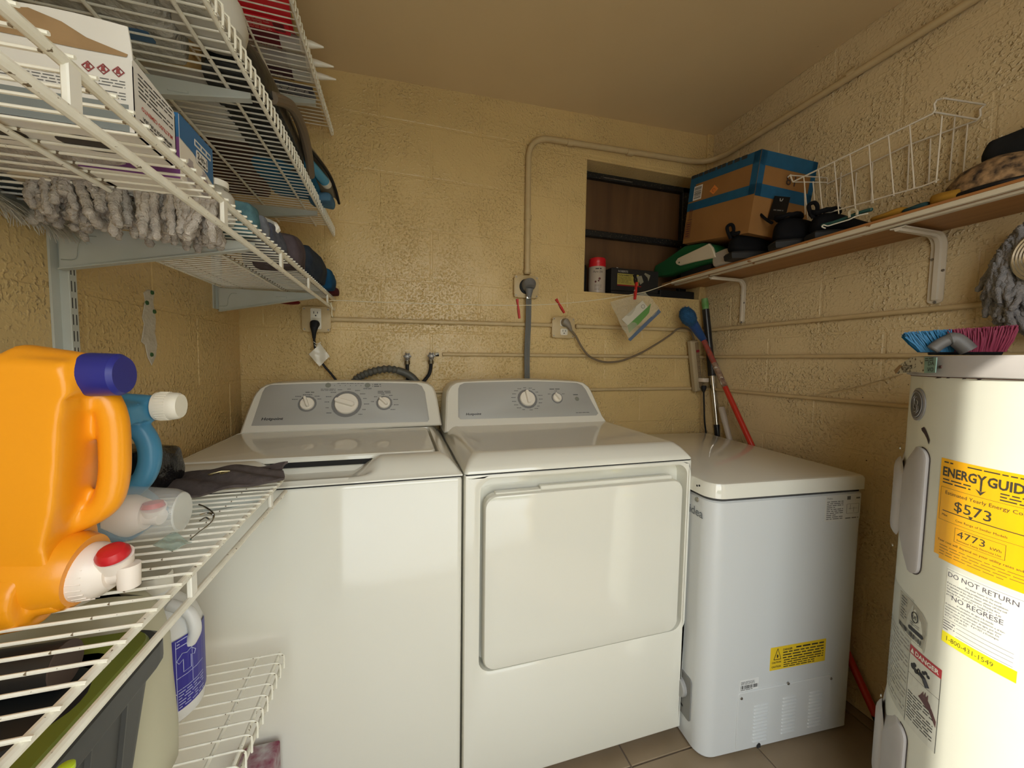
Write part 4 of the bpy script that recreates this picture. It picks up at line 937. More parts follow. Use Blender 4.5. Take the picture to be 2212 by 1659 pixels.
# ================================================================== MIDDLE SHELF CONTENTS
ZM = 1.3962
CW = mat('carton_white', (.64, .62, .57), .6, vary=(8, (.58, .56, .51), .6)); KRAFT = mat('kraft_brown', (.30, .19, .09), .8, vary=(30, (.24, .15, .07), .8))
t = thing('carton', 'open white glue carton printed upside down with a torn brown flap', 'box', (-.40, .535, ZM))
cx0, cx1, cy0, cy1, ch_ = -.553, -.262, .498, .574, .066
b = MB(); th = .0016
b.box(cx0, cy0, ZM, cx1, cy0+th, ZM+ch_); b.box(cx0, cy1-th, ZM, cx1, cy1, ZM+ch_-.004); b.box(cx0, cy0, ZM, cx0+th, cy1, ZM+ch_); b.build('walls', CW, t, smooth=False)
e = MB(); o = [(cy0, ZM), (cy1, ZM), (cy1, ZM+ch_-.004), (cy1-.004, ZM+ch_+.001), (cy0+.002, ZM+ch_+.008), (cy0, ZM+ch_+.004)]
e.plate([(a, c_) for a, c_ in o], [(0, -.0016), (0, 0)], lambda u, v, w_=0: Vector((cx1+w_, u, v))); e = e.build('end_wall', CW, t, smooth=False)
S = FACER(cy0, ZM, cx1); RI = mat('red_ink', (.45, .06, .04), .6)
text('MULTIUSO CEMENTO', .0058, turn(shift(S, .040, .034), pi), RI, e, w=.0005, bold=.02); text('IMPRIMADOR PURPURA', .0050, turn(shift(S, .040, .024), pi), INK, e, w=.0005, bold=.02)
small_print(S, .008, .0405, .070, .066, 6, INK, e, .0005, 21, .3); small_print(S, .008, .002, .070, .020, 5, INK, e, .0005, 22, .3)
S = FRONT(cx0, ZM, cy0); L = cx1-cx0; fs_ = MB(); rule(fs_, S, 0, 0, L, ch_, .0003); fs_ = fs_.build('printed_side', CW, t, smooth=False)
g = MB(); rule(g, S, 0, 0, L-.004, .027, .0005); g.build('grey_print_band', mat('grey_print_band', (.13, .15, .15), .6, vary=(9, (.20, .22, .21), .8)), fs_, smooth=False)
small_print(S, .18, .030, L-.006, .050, 7, GREYINK, fs_, .0006, 23, .35); small_print(S, .15, .030, .176, .060, 8, GREYINK, fs_, .0006, 24, .35)
barcode(S, .055, .034, .110, .060, INK, fs_, .0006, 9); small_print(S, .120, .040, .145, .060, 5, GREYINK, fs_, .0006, 25, .35)
b = MB()
for k in range(3):
    u, v = L-.011-k*.0120, .0575; q = .0047
    b.tube([S(u-q, v, .0009), S(u, v-q, .0009), S(u+q, v, .0009), S(u, v+q, .0009)], .0007, 4, closed=True); b.plate([(u-.002, v-.002), (u+.002, v-.002), (u+.001, v+.001), (u+.0015, v+.003), (u-.0015, v+.003)], [(0, .0006), (0, .0010)], S)
b.build('hazard_diamonds', mat('hazard_red', (.25, .05, .05), .6), fs_)
def flap(u, v):
    zz = ZM+ch_+v*.036*(1-.25*abs(u-.75)); return Vector((cx0+L*(u), cy0+.002-.006*v*v, zz+.002*math.sin(u*9)*v))
f_ = MB().solid_grid(14, 5, flap, .0016).build('top_flap', CW, t)
tear = [(.34, .42), (.42, .62), (.50, .80), (.58, .88), (.66, .84), (.74, .90), (.82, .74), (.88, .5), (.99, .30), (.985, .22), (.85, .20), (.7, .24), (.5, .27), (.38, .30)]
b = MB(); b.add([flap(u, v)+Vector((0, -.0016, 0)) for u, v in tear], [tuple(range(len(tear)))]); b.build('torn_patch', KRAFT, f_, smooth=False)
bt = MB(); bt.box(cx0, cy0, ZM, cx1, cy1, ZM+.0012); bt = bt.build('bottom', mat('carton_bottom', (.66, .63, .58), .6), t, smooth=False)
for k in range(3): MB().plate(disc(-.32-k*.085, .537, .030, .017, 20), [(0, 0), (0, .0004)], lambda u, v, w_=0: Vector((u, v, ZM-w_))).build('bottle_hole', mat('hole_dark', (.05, .04, .035), .8), bt)
# 2-in-1 box
t = thing('carton', 'blue and purple two-in-one box on the middle shelf', 'box', (-.33, .65, ZM))
bx0, bx1, by0, by1, bh = -.375, -.272, .604, .694, .082
BB = mat('box_blue', (.02, .12, .28), .45); BP = mat('box_purple', (.20, .07, .22), .45)
body = MB().rbox(bx0, by0, ZM, bx1, by1, ZM+bh, .001, 1).build('body', mat('box_cream', (.70, .66, .58), .5), t, smooth=False)
b = MB(); S = FRONT(bx0, ZM, by0); S2 = FACER(by0, ZM, bx1); lw = bx1-bx0; ll = by1-by0
rule(b, S, 0, 0, lw, .052, .0004); b.build('purple_panel', BP, body, smooth=False)
b = MB(); rule(b, S, 0, .052, lw, bh, .0004); b.add([S2(0, .052, .0005), S2(.032, .049, .0005), S2(.060, .040, .0005), S2(ll, .030, .0005), S2(ll, bh, .0005), S2(0, bh, .0005)], [tuple(range(6))]); b.build('blue_panel', BB, body, smooth=False)
b = MB(); b.plate(rrect(.040, .040, .072, .058, .003, 3), [(0, .0008), (0, .0011)], S2); b.plate(rrect(.036, .061, .082, .070, .001, 2), [(0, .0008), (0, .0011)], S2); lb = b.build('label_panel', CW, body)
text('2-in-1', .0125, shift(S2, .056, .047), INK, lb, w=.0014, bold=.02); small_print(S2, .044, .0405, .070, .0455, 1, INK, lb, .0014, 4, .5); small_print(S2, .038, .062, .080, .069, 1, BB, lb, .0014, 4, .6)
for u in (.026, .062):
    b = MB(); b.plate([(u-.010, .004), (u+.010, .004), (u+.011, .026), (u+.005, .031), (u+.005, .036), (u-.005, .036), (u-.005, .031), (u-.011, .026)], [(0, .0006), (0, .0009)], S2); q = b.build('can_picture', mat('picture_grey', (.38, .34, .34), .5), body)
    small_print(S2, u-.009, .013, u+.009, .026, 3, mat('plum_ink', (.10, .03, .10), .5), q, .0012, int(u*1000), .7)
text('+', .010, shift(S2, .044, .014), INK, body, w=.0012)
small_print(S, .010, .056, .070, .064, 2, INK, body, .0008, 5, .4)
b = MB(); rule(b, S, .062, .070, .078, .076, .0008); b.build('flag_mark', mat('salmon', (.6, .2, .15), .5), body, smooth=False)
# white bottles behind it
def bottle(label, x, y, z, r, h, m, capm, capr=.55, neck=.12, name='bottle', cat='bottle'):
    t = thing(name, label, cat, (x, y, z)); T = Matrix.Translation((x, y, z))
    MB().lathe([(r*.92, 0), (r, .004), (r, h*.62), (r*.85, h*.72), (r*.45, h*.80), (r*.42, h*(.80+neck*.5))], 28, T).build('body', m, t)
    MB().lathe([(r*capr, h*.84), (r*capr, h*.985), (r*capr*.9, h)], 24, T).build('cap', capm, t); return t
MILK = mat('milky_plastic', (.62, .60, .53), .35, trans=.25)
bottle('white bottle with a ribbed cap tucked behind the two-in-one box', -.300, .715, ZM, .020, .085, MILK, WHITE_PL, .62)
bottle('milky squat bottle between the two-in-one box and the teal sponge', -.300, .775, ZM, .026, .068, MILK, WHITE_PL, .7)
# sponge, cloths
def soft(name, label, cat, box, m, amp=.008, fq=14, seed=0, M=None, cuts=6, group=None):
    o = crumple(*box, amp, fq, seed=seed, cuts=cuts, M=M).build(name, m, sub=1); tag(o, label, cat, group); return o
def fabric(n, col, col2=None, sc=60): return mat(n, col, .9, bump=(sc*4, .5, .002), vary=(sc, col2 or tuple(c_*.65 for c_ in col), .9), spec=.2)
TEAL = fabric('teal_scrub', (.055, .12, .14), (.10, .20, .22)); GRYS = fabric('grey_scrub', (.16, .17, .19), (.08, .085, .10))
soft('sponge', 'teal scouring sponge standing on edge on the middle shelf', 'sponge', (-.335, .825, ZM, -.262, .875, ZM+.062), TEAL, .005, 25, 1)
soft('sponge', 'grey scrub pad leaning behind the teal sponge', 'sponge', (-.34, .895, ZM, -.262, .925, ZM+.062), GRYS, .006, 25, 2)
soft('cleaning_cloth', 'dark grey fuzzy cloth bundled next to the grey scrub pad', 'cloth', (-.35, .94, ZM, -.256, 1.03, ZM+.060), fabric('slate_fuzz', (.10, .11, .14), (.05, .05, .07)), .010, 18, 3)
soft('cleaning_cloth', 'purple grey rag drooping over the front of the middle shelf', 'cloth', (-.35, 1.035, ZM-.010, -.234, 1.16, ZM+.075), fabric('plum_rag', (.095, .075, .080), (.055, .04, .045), 30), .014, 12, 4)
def leg_cloth(label, y0, y1, x0, x1, z1, m, seed, drop=.0):
    return soft('folded_garment', label, 'clothing', (x0, y0, ZM-drop, x1, y1, z1), m, .012, 11, seed, cuts=7)
leg_cloth('dark navy jeans folded on the far part of the middle shelf', 1.18, 1.40, -.42, -.230, ZM+.092, fabric('navy_denim', (.018, .025, .038), (.03, .04, .055), 40), 5)
leg_cloth('bright blue cloth next to the corner end of the middle shelf', 1.385, 1.49, -.36, -.216, ZM+.078, fabric('bright_blue_cloth', (.010, .07, .15), (.006, .04, .09), 20), 6)
leg_cloth('dark red cloth end poking out behind the bright blue cloth', 1.475, 1.545, -.33, -.214, ZM+.032, fabric('dark_red_cloth', (.10, .012, .012), (.03, .01, .015), 20), 7)
soft('red_rag', 'small red rag hanging under the far bracket of the middle shelf', 'cloth', (-.41, 1.49, 1.357, -.345, 1.53, 1.369), fabric('red_rag', (.16, .012, .012), None, 20), .005, 20, 8)
# white scoop end poking out of the shelf front
t = thing('plastic_scoop', 'white oval plastic handle end sticking out over the shelf front', 'scoop', (-.24, .93, ZM))
sc_p = [wpl(px, py, (-.22, .93, 1.405), (-.2, -1, .6)) for px, py in ((515, 447), (545, 458), (575, 470), (598, 481), (604, 491), (596, 499), (578, 500), (555, 497), (535, 488), (520, 470))]
cn = sum(sc_p, Vector())/len(sc_p); n_ = len(sc_p); nr = Vector((-.2, -1, .6)).normalized()
b = MB(); b.add([p for p in sc_p]+[cn+(p-cn)*.95-nr*.010 for p in sc_p]+[cn+(p-cn)*.80+nr*.004 for p in sc_p]+[cn+(p-cn)*.62-nr*.003 for p in sc_p], [(k, (k+1) % n_, n_+(k+1) % n_, n_+k) for k in range(n_)]+[(k, 2*n_+k, 2*n_+(k+1) % n_, (k+1) % n_) for k in range(n_)]+[(2*n_+k, 3*n_+k, 3*n_+(k+1) % n_, 2*n_+(k+1) % n_) for k in range(n_)]+[tuple(3*n_+k for k in range(n_)), tuple(n_+k for k in range(n_-1, -1, -1))])
b.build('handle_loop', mat('clean_white_plastic', (.78, .76, .70), .3), t, ang=50)
# beige dish and dark pouch seen through the wires at the left
o = MB().lathe([(.004, 0), (.030, .0), (.045, .008), (.052, .022), (.050, .022), (.042, .010), (.004, .004)], 28, Matrix.Translation((-.455, .675, ZM)), cap=False).build('dish', mat('beige_dish', (.52, .44, .31), .5)); tag(o, 'beige round dish lying on the wires left of the mop pad', 'dish')
soft('dark_pouch', 'dark grey pouch at the wall end of the middle shelf beyond the beige dish', 'pouch', (-.55, .60, ZM, -.495, .78, ZM+.05), fabric('dark_pouch', (.05, .06, .06), None, 20), .006, 15, 9)
# dust brush: fringe of pale bristles with a black strap
t = thing('dust_brush', 'grey dust brush with pale bristle fringe and black strap against the left wall', 'brush', (-.52, .80, 1.36))
b = MB(); rr = random.Random(5)
for k in range(260):
    u = rr.random(); p = Vector((-.552+rr.uniform(0, .012), .66+.16*u, 1.392-.004*u)); e = p+Vector((rr.uniform(.01, .045), rr.uniform(-.02, .02), -rr.uniform(.02, .040)))
    b.tube([p, (p+e)/2+Vector((.004, 0, .002)), e], [.0014, .0012, .0004], 3, cap=False)
o = b.build('bristles', mat('pale_bristle', (.50, .47, .40), .8), t); o['kind'] = 'stuff'
MB().rbox(-.556, .64, 1.385, -.535, .84, 1.398, .004, 2).build('brush_back', mat('brush_grey', (.35, .34, .30), .6), t)
MB().tube(smooth_path([wy(px, py, .70) for px, py in ((64, 416), (85, 428), (105, 440), (120, 442), (131, 436))]), [.0026]*25, 8).build('strap', BLACKPL, t)
# chenille mop pad with strands poking through the wires
CHEN = mat('chenille_grey', (.56, .51, .45), .95, bump=(330, 1, .004), vary=(90, (.36, .32, .28), .9), spec=.15)
t = thing('mop_pad', 'grey chenille mop pad whose strands hang through the middle shelf', 'mop', (-.40, .70, ZM))
crumple(-.50, .60, ZM, -.30, .82, ZM+.022, .004, 20, seed=11, cuts=5).build('pad_base', CHEN, t)
def strand(p, d, L, r, seed, n=11):
    rr = random.Random(seed); p = Vector(p); d = Vector(d).normalized(); P = []; R = []
    for i in range(n+1):
        s = i/n; P.append(p.copy()); R.append(r*(1+.20*math.sin(i*2.4+seed))*(1 if i < n else .6)); p += d*L/n; d = (d+Vector((rr.uniform(-.22, .22), rr.uniform(-.22, .22), -.16))).normalized()
    return P, R
rr = random.Random(12)
def in_wires(x, y): return True
b = MB()
for k in range(150):
    u, v = rr.random(), rr.random(); px = 70+400*u; 
    s = wz(px, 405+60*u+55*(v-.4), ZM-.004)
    if not (-.53 < s.x < -.255 and .5 < s.y < .95): continue
    P, R = strand(s+Vector((0, 0, .006)), (rr.uniform(-.5, .5), rr.uniform(-.5, .5), -1), rr.uniform(.028, .060)*(.8 if px < 150 else 1), rr.uniform(.0048, .0064), k)
    b.tube(P, R, 7)
for px, top in ((385, 470), (398, 470), (412, 474), (428, 478), (440, 480), (302, 465), (318, 470), (335, 468), (255, 455), (240, 450), (452, 480), (372, 468), (465, 482)):
    s = wy(px, top-20, .66); P, R = strand((s.x, .66, 1.392), (rr.uniform(-.1, .1), -.12, -1), rr.uniform(.050, .066), .0056, px); b.tube(P, R, 7)
o = b.build('strands', CHEN, t, ang=60); o['kind'] = 'stuff'

# ================================================================== UPPER SHELF CONTENTS
ZU = 1.6622
def tray(label, x0, x1, y0, y1, z0, z1, m, lab=True):
    t = thing('plastic_tray', label, 'tray', ((x0+x1)/2, (y0+y1)/2, z0), 'white ribbed trays on the upper shelf')
    b = MB(); b.rbox(x0, y0, z0, x1, y1, z1, .006, 2); b.build('shell', m, t)
    for k in range(4):
        y = y0+(y1-y0)*(k+.7)/4.6; MB().rbox(x0+.01, y-.003, z0-.0015, x1+.006, y+.003, z0+.004, .002, 2).build('rib', m, t)
    return t
TR = mat('tray_white', (.48, .47, .41), .4)
for k in range(4):
    tray(('white ribbed tray nearest the bracket', 'white ribbed tray second from the bracket', 'white ribbed tray third from the bracket', 'white ribbed tray farthest from the bracket')[k], -.52, -.335-.004*k, .86+k*.047, .902+k*.047, ZU+.0005, ZU+.03, TR)
t = thing('wrapped_pack', 'clear film wrapped pack with a blue printed label on the upper shelf', 'package', (-.43, .76, ZU))
FILM = mat('crinkled_film', (.50, .48, .42), .22, bump=(38, 1, .02), vary=(22, (.34, .33, .28), .8), spec=.7)
crumple(-.54, .66, ZU, -.335, .83, ZU+.06, .010, 14, seed=21, cuts=8).build('film', FILM, t, sub=1)
S = lambda u, v, w_=0: Vector((-.40+u, .755+v, ZU-.0008-w_))
b = MB(); b.plate(rrect(-.03, -.012, .03, .012, .004, 3), [(0, -.003), (0, .0002)], S); b.build('blue_label', mat('label_blue', (.05, .12, .22), .5), t)
t = thing('wrapped_pack', 'large dusty film wrapped bundle at the near end of the upper shelf', 'package', (-.43, .5, ZU))
crumple(-.545, .36, ZU, -.335, .655, ZU+.085, .014, 9, seed=22, cuts=9).build('film', mat('dusty_film', (.33, .31, .25), .35, bump=(22, 1, .03), vary=(10, (.20, .21, .17), .9), spec=.6), t, sub=1)
crumple(-.335, .52, ZU, -.262, .72, ZU+.06, .008, 16, seed=24, cuts=7).build('loose_film', FILM, t, sub=1)
# black bin bag / dark box at the front edge
t = thing('black_basin', 'black plastic basin with a brown rim bulging over the upper shelf lip', 'basin', (-.33, .98, ZU))
def prof_lump(x0, x1, y0, y1, z1, m, name, par):
    b = MB(); N1, N2 = 10, 24; vs = []
    for j in range(N1+1):
        f = j/N1; z = ZU+.001+(z1-ZU)*f; k = math.sqrt(max(0, 1-(f*.9)**2.4))
        for i in range(N2):
            a = 2*pi*i/N2; cx_, cy_ = (x0+x1)/2, (y0+y1)/2; se = .55
            cc = math.copysign(abs(math.cos(a))**se, math.cos(a)); ss = math.copysign(abs(math.sin(a))**se, math.sin(a))
            vs.append((cx_+cc*(x1-x0)/2*k, cy_+ss*(y1-y0)/2*(.35+.65*k), z))
    b.add(vs, [(j*N2+i, j*N2+(i+1) % N2, (j+1)*N2+(i+1) % N2, (j+1)*N2+i) for j in range(N1) for i in range(N2)]+[tuple(N1*N2+i for i in range(N2)), tuple(range(N2-1, -1, -1))])
    return b.build(name, m, par)
prof_lump(-.34, -.232, .78, 1.17, ZU+.085, mat('black_basin', (.010, .012, .013), .35, bump=(20, .5, .01)), 'body', t)
MB().tube(smooth_path([(-.236, .86, ZU+.004), (-.222, .93, ZU+.035), (-.222, 1.02, ZU+.045), (-.226, 1.10, ZU+.03), (-.236, 1.18, ZU+.003)]), .011, 10).build('brown_rim', mat('brown_rim', (.12, .09, .06), .5), t)
tag(MB().lathe([(.001, 0), (.02, .002), (.046, .012), (.05, .03), (.044, .06), (.02, .075), (.001, .078)], 28, Matrix.Translation((-.285, .735, ZU))).build('white_bowl', mat('cream_bowl', (.46, .44, .38), .4)), 'upturned cream bowl left of the black basin on the upper shelf', 'bowl')
soft('brown_bag', 'dark brown bag lying flat beyond the trays on the upper shelf', 'bag', (-.53, 1.06, ZU, -.33, 1.22, ZU+.05), fabric('brown_bag', (.075, .045, .03), (.04, .02, .015), 12), .008, 12, 25)
soft('brown_bag', 'reddish brown bag in the back corner of the upper shelf', 'bag', (-.54, 1.225, ZU, -.38, 1.39, ZU+.04), fabric('red_brown_bag', (.11, .05, .03), (.06, .03, .02), 12), .008, 12, 26)
soft('blue_towel', 'blue towel spread under the brown tray on the upper shelf', 'towel', (-.37, 1.10, ZU, -.232, 1.36, ZU+.024), fabric('blue_towel', (.02, .115, .21), (.012, .08, .16), 22), .006, 12, 27, cuts=8)
t = thing('plastic_case', 'tan and black edged shallow case holding a blue tube over the shelf end', 'case', (-.22, 1.24, ZU+.02))
cs = [(-.262, 1.02, ZU+.052), (-.225, 1.14, ZU+.058), (-.200, 1.25, ZU+.052), (-.189, 1.30, ZU+.028), (-.186, 1.345, ZU+.004)]
b = MB(); pth = smooth_path(cs, 5)
def csf(i, dx, dz): p = pth[i]; return Vector((p.x+dx, p.y, p.z+dz))
n_ = len(pth)
b.add([csf(i, dx, dz) for i in range(n_) for dx, dz in ((0, 0), (-.012, .016), (-.10, .020), (-.10, .014), (-.014, .010), (-.004, -.004))], [(i*6+k, i*6+(k+1) % 6, (i+1)*6+(k+1) % 6, (i+1)*6+k) for i in range(n_-1) for k in range(6)]+[tuple(range(5, -1, -1)), tuple((n_-1)*6+k for k in range(6))])
b.build('tan_lid', mat('tan_case', (.22, .17, .10), .5), t, smooth=False)
MB().tube([p+Vector((-.002, 0, -.006)) for p in pth], .0042, 8).build('black_edge', BLACKPL, t)
MB().tube([(-.262, 1.06, ZU+.034), (-.214, 1.26, ZU+.026)], .014, 14).build('blue_tube', mat('blue_tube', (.03, .22, .38), .25), t)
MB().tube([(-.2145, 1.258, ZU+.026), (-.2105, 1.276, ZU+.024)], [.0145, .0135], 14).build('tube_end', mat('tube_end_white', (.52, .50, .42), .4), t)
soft('blue_rag', 'pale blue rag corner hanging over the upper shelf lip', 'cloth', (-.27, 1.30, ZU-.016, -.200, 1.37, ZU+.014), fabric('pale_blue_rag', (.07, .16, .24), (.05, .11, .18), 22), .006, 18, 28)

# ================================================================== TOPMOST SHELF CONTENTS
ZTP = 2.0125
def boxy(name, label, cat, x0, y0, x1, y1, h, m, z=ZTP, group=None):
    o = MB().rbox(x0, y0, z, x1, y1, z+h, .002, 1).build(name, m, smooth=False); tag(o, label, cat, group); return o
t = thing('coffee_can', 'red can lying on its side with a brass rim on the topmost shelf', 'can', (-.3, 1.06, ZTP))
MB().tube([(-.42, 1.155, ZTP+.042), (-.262, 1.155, ZTP+.042)], .040, 36).build('body', mat('can_red', (.50, .012, .02), .3), t)
b = MB(); b.tube([(-.264, 1.155, ZTP+.042), (-.260, 1.155, ZTP+.042), (-.257, 1.155, ZTP+.042)], [.040, .0425, .041], 36); b.build('rim', mat('brass_rim', (.55, .48, .28), .3, .8), t)
MB().tube([(-.259, 1.155, ZTP+.042), (-.2575, 1.155, ZTP+.042)], .037, 36).build('lid', mat('lid_tan', (.50, .40, .24), .4), t)
sk = MB().plate(rrect(-.38, 1.135, -.275, 1.175, .003, 2), [(0, -.002), (0, .0006)], lambda u, v, w_=0: Vector((u, v, ZTP+.002-w_))).build('label', mat('can_label', (.62, .02, .04), .4), t)
BD = lambda u, v, w_=0: Vector((u, v, ZTP+.001-w_))
barcode(BD, -.31, 1.142, -.285, 1.168, INK, sk, .0008, 4); small_print(BD, -.37, 1.138, -.318, 1.172, 6, mat('pink_ink', (.7, .3, .25), .5), sk, .0008, 4, .4)
o = boxy('carton', 'bright red printed box lying flat left of the red can on the topmost shelf', 'box', -.53, 1.08, -.43, 1.185, .07, mat('red_carton', (.45, .01, .015), .5))
def tubeglue(label, y, col, xt):
    t = thing('glue_cartridge', label, 'cartridge', (-.33, y, ZTP), 'glue cartridges on the topmost shelf'); z = ZTP+.0245
    MB().tube([(-.50, y, z), (-.262, y, z)], .0235, 24).build('barrel', mat('cartridge_white', (.50, .49, .43), .4), t)
    MB().tube([(-.46, y, z), (-.31, y, z)], .0239, 24).build('printed_sleeve', mat('sleeve_%s' % col[3], col[:3], .4), t)
    small_print(lambda u, v, w_=0: Vector((u, y+v, ZTP+.0012-w_)), -.45, -.009, -.32, .009, 4, mat('pale_ink', (.55, .5, .45), .5), t, .0006, int(y*100), .4)
    MB().tube([(-.262, y, z), (-.255, y, z), (-.247, y, z), (-.235, y, z), (xt, y, z)], [.0235, .0235, .010, .0092, .0022], 18).build('nozzle', mat('nozzle_white', (.70, .66, .56), .35), t)
tubeglue('glue cartridge with a dark red sleeve and white nozzle, nearest the red can', 1.222, (.14, .02, .025, 'maroon'), -.205)
tubeglue('glue cartridge with a white and black sleeve, the middle one of three', 1.291, (.42, .40, .36, 'white'), -.190)
tubeglue('glue cartridge with a dark plum sleeve, nearest the corner', 1.345, (.07, .03, .035, 'plum'), -.192)
for k, (lab, col) in enumerate((('thin dark printed booklet lying beyond the glue cartridges', (.05, .05, .07)), ('thin blue and white printed booklet at the corner side of the topmost shelf', (.20, .22, .26)))):
    o = boxy('booklet', lab, 'booklet', -.50+.02*k, 1.372+k*.034, -.265, 1.402+k*.034, .008+.004*k, mat('booklet_%s' % 'ab'[k], col, .5)); small_print(lambda u, v, w_=0: Vector((u, v, ZTP-w_)), -.45, 1.376+k*.034, -.28, 1.399+k*.034, 4, PAPER if k == 0 else INK, o, .0004, 30+k, .4)
boxy('board', 'thin tan wooden board at the corner end of the topmost shelf', 'board', -.53, 1.45, -.262, 1.55, .012, mat('tan_board', (.42, .30, .15), .6))

# ================================================================== JUG SHELF (z .914)
ZJ = .9142
def fused(mb, name, m, par, vox=.0032, it=5): return mb.build(name, m, par, fuse=(vox, it), ang=80)
ORG = mat('orange_jug_plastic', (.80, .315, .010), .30, vary=(3, (.77, .28, .008), .5), spec=.5, bump=(500, .05, .001))
t = thing('detergent_jug', 'big orange detergent jug lying on its side with a blue cap and push tap', 'jug', (-.38, .54, ZJ))
yj = .492
def J(px, py, y=yj): p = wy(px, py, y); return (p.x, p.z)
b = MB()
bo = [J(*p) for p in ((-140, 765), (0, 763), (100, 766), (196, 775), (205, 800), (212, 838), (205, 850), (185, 852, .49), (150, 872, .465), (132, 915, .460), (128, 1000, .460), (128, 1100, .465), (170, 1150, .50), (172, 1215), (168, 1290), (140, 1335, .46), (60, 1362, .455), (-140, 1372, .455))]
b.plate(bo, [(.014, -.034), (.004, -.029), (0, -.018), (0, .018), (.004, .029), (.014, .034)], lambda u, v, w_=0: Vector((u, yj-w_, max(v, ZJ+.0015))))
hp = [J(p[0], p[1], .50) for p in ((170, 815), (216, 848), (243, 900), (249, 975), (246, 1040), (228, 1088), (180, 1118), (130, 1135))]
b.tube(smooth_path([Vector((u, .50, v)) for u, v in hp], 5), [.019]+[.0130]*34+[.018], 14)
nk = J(200, 808); b.tube([(nk[0]-.05, yj-.004, nk[1]), (nk[0]+.004, yj-.004, nk[1])], [.030, .0208], 24)
tk = J(150, 1255); b.tube([(tk[0]-.05, yj-.012, tk[1]+.003), (tk[0]-.010, yj-.014, tk[1]+.001)], [.040, .034], 24)
fused(b, 'body', ORG, t, .003, 6)
CAPB = mat('jug_cap_blue', (.018, .022, .20), .35)
e = J(276, 812)[0]; s_ = J(206, 808)[0]; z_ = J(236, 809)[1]
MB().tube([(s_-.004, yj-.004, z_), (s_, yj-.004, z_), (e-.004, yj-.004, z_), (e, yj-.004, z_)], [.0215, .0222, .0215, .0185], 40).build('cap', CAPB, t)
zt_ = ZJ+.0292; yt = yj-.002
TAPW = mat('tap_white', (.80, .72, .64), .35); TX = wy(150, 1255, yt-.022).x+.003
MB().tube([(TX-.045, yt, zt_+.004), (TX-.010, yt, zt_+.003), (TX-.003, yt, zt_+.002)], [.040, .0375, .034], 32).build('collar_ring', ORG, t)
b = MB(); b.tube([(TX-.006, yt, zt_), (TX+.004, yt, zt_), (TX+.012, yt, zt_-.001), (TX+.020, yt, zt_-.001)], [.0285, .028, .0255, .019], 36)
for k in range(26):
    a = 2*pi*k/26; b.tube([(TX-.003, yt+.028*math.cos(a), zt_+.028*math.sin(a)), (TX+.008, yt+.0268*math.cos(a), zt_-.001+.0268*math.sin(a))], .0009, 5)
b.build('tap_collar', TAPW, t)
b = MB(); b.tube([(TX+.015, yt, zt_-.002), (TX+.030, yt-.004, zt_-.003), (TX+.038, yt-.008, zt_-.004)], [.016, .0115, .009], 20)
b.tube([(TX+.036, yt-.008, zt_-.018), (TX+.036, yt-.008, zt_+.006)], [.0092, .010], 18)
b.tube([(TX+.024, yt-.004, zt_+.004), (TX+.026, yt-.010, zt_+.018)], [.0135, .0150], 22)
b.build('tap_spout', TAPW, t)
MB().lathe([(.0135, 0), (.0135, .004), (.0105, .0085), (.005, .0105), (.001, .011)], 24, Matrix.Translation((TX+.026, yt-.011, zt_+.018)) @ Matrix.Rotation(rad(22), 4, 'X')).build('push_button', mat('button_red', (.50, .015, .02), .35), t)
# blue jug
t = thing('detergent_jug', 'light blue detergent jug behind the orange one with a white ribbed cap', 'jug', (-.42, .67, ZJ))
BLUJ = mat('blue_jug_plastic', (.06, .24, .40), .35, vary=(4, (.05, .21, .37), .6)); yb_ = .665
def K(px, py, y=yb_): p = wy(px, py, y); return (p.x, p.z)
b = MB()
bo = [K(*p) for p in ((60, 860), (150, 850), (236, 852), (330, 868), (338, 905), (240, 905), (200, 935), (190, 1000), (200, 1058), (250, 1062), (272, 1100), (330, 1165), (338, 1195), (300, 1203), (60, 1215))]
bo = [(u, max(v, ZJ+.001)) for u, v in bo]
b.plate(bo, [(.016, -.060), (.004, -.050), (0, -.030), (0, .030), (.004, .050), (.016, .060)], lambda u, v, w_=0: Vector((u, yb_-w_, max(v, ZJ+.001))))
hp = [K(*p) for p in ((270, 905), (312, 925), (332, 960), (332, 1000), (315, 1035), (280, 1062), (240, 1080))]
b.tube(smooth_path([Vector((u, yb_-.01, v)) for u, v in hp], 5), [.022]+[.0135]*29+[.020], 14)
nk = K(300, 882); b.tube([(nk[0]-.06, yb_, nk[1]), (K(338, 882)[0], yb_, nk[1])], [.026, .0185], 24)
fused(b, 'body', BLUJ, t, .0032, 5)
c0, c1 = K(340, 877)[0], K(392, 877)[0]; z_ = K(366, 877)[1]; b = MB()
b.tube([(c0, yb_, z_), (c0+.003, yb_, z_), (c1-.010, yb_, z_), (c1-.003, yb_, z_), (c1, yb_, z_)], [.0202, .0206, .0198, .019, .0168], 36)
for k in range(32): a = 2*pi*k/32; b.tube([(c0+.004, yb_+.0204*math.cos(a), z_+.0204*math.sin(a)), (c0+.016, yb_+.0200*math.cos(a), z_+.0200*math.sin(a))], .0009, 4)
b.build('cap', mat('white_cap', (.80, .77, .66), .4), t)
S = turn(FRONT(K(292, 880)[0], K(292, 880)[1], yb_-.0275), pi); EMB = mat('blue_jug_embossed', (.05, .20, .35), .35)
for s_, v in (('TWIST', .007), ('CAP TO', 0.0), ('VENT', -.007)): text(s_, .0075, shift(S, .006, v-.002), EMB, t, w=.001, sx=1.25, bold=.01)
b = MB(); b.tube(smooth_path([S(-.020, .012, .001), S(-.016, .002, .001), S(-.019, -.008, .001)]), .0009, 5); b.build('embossed_arrow', EMB, t)
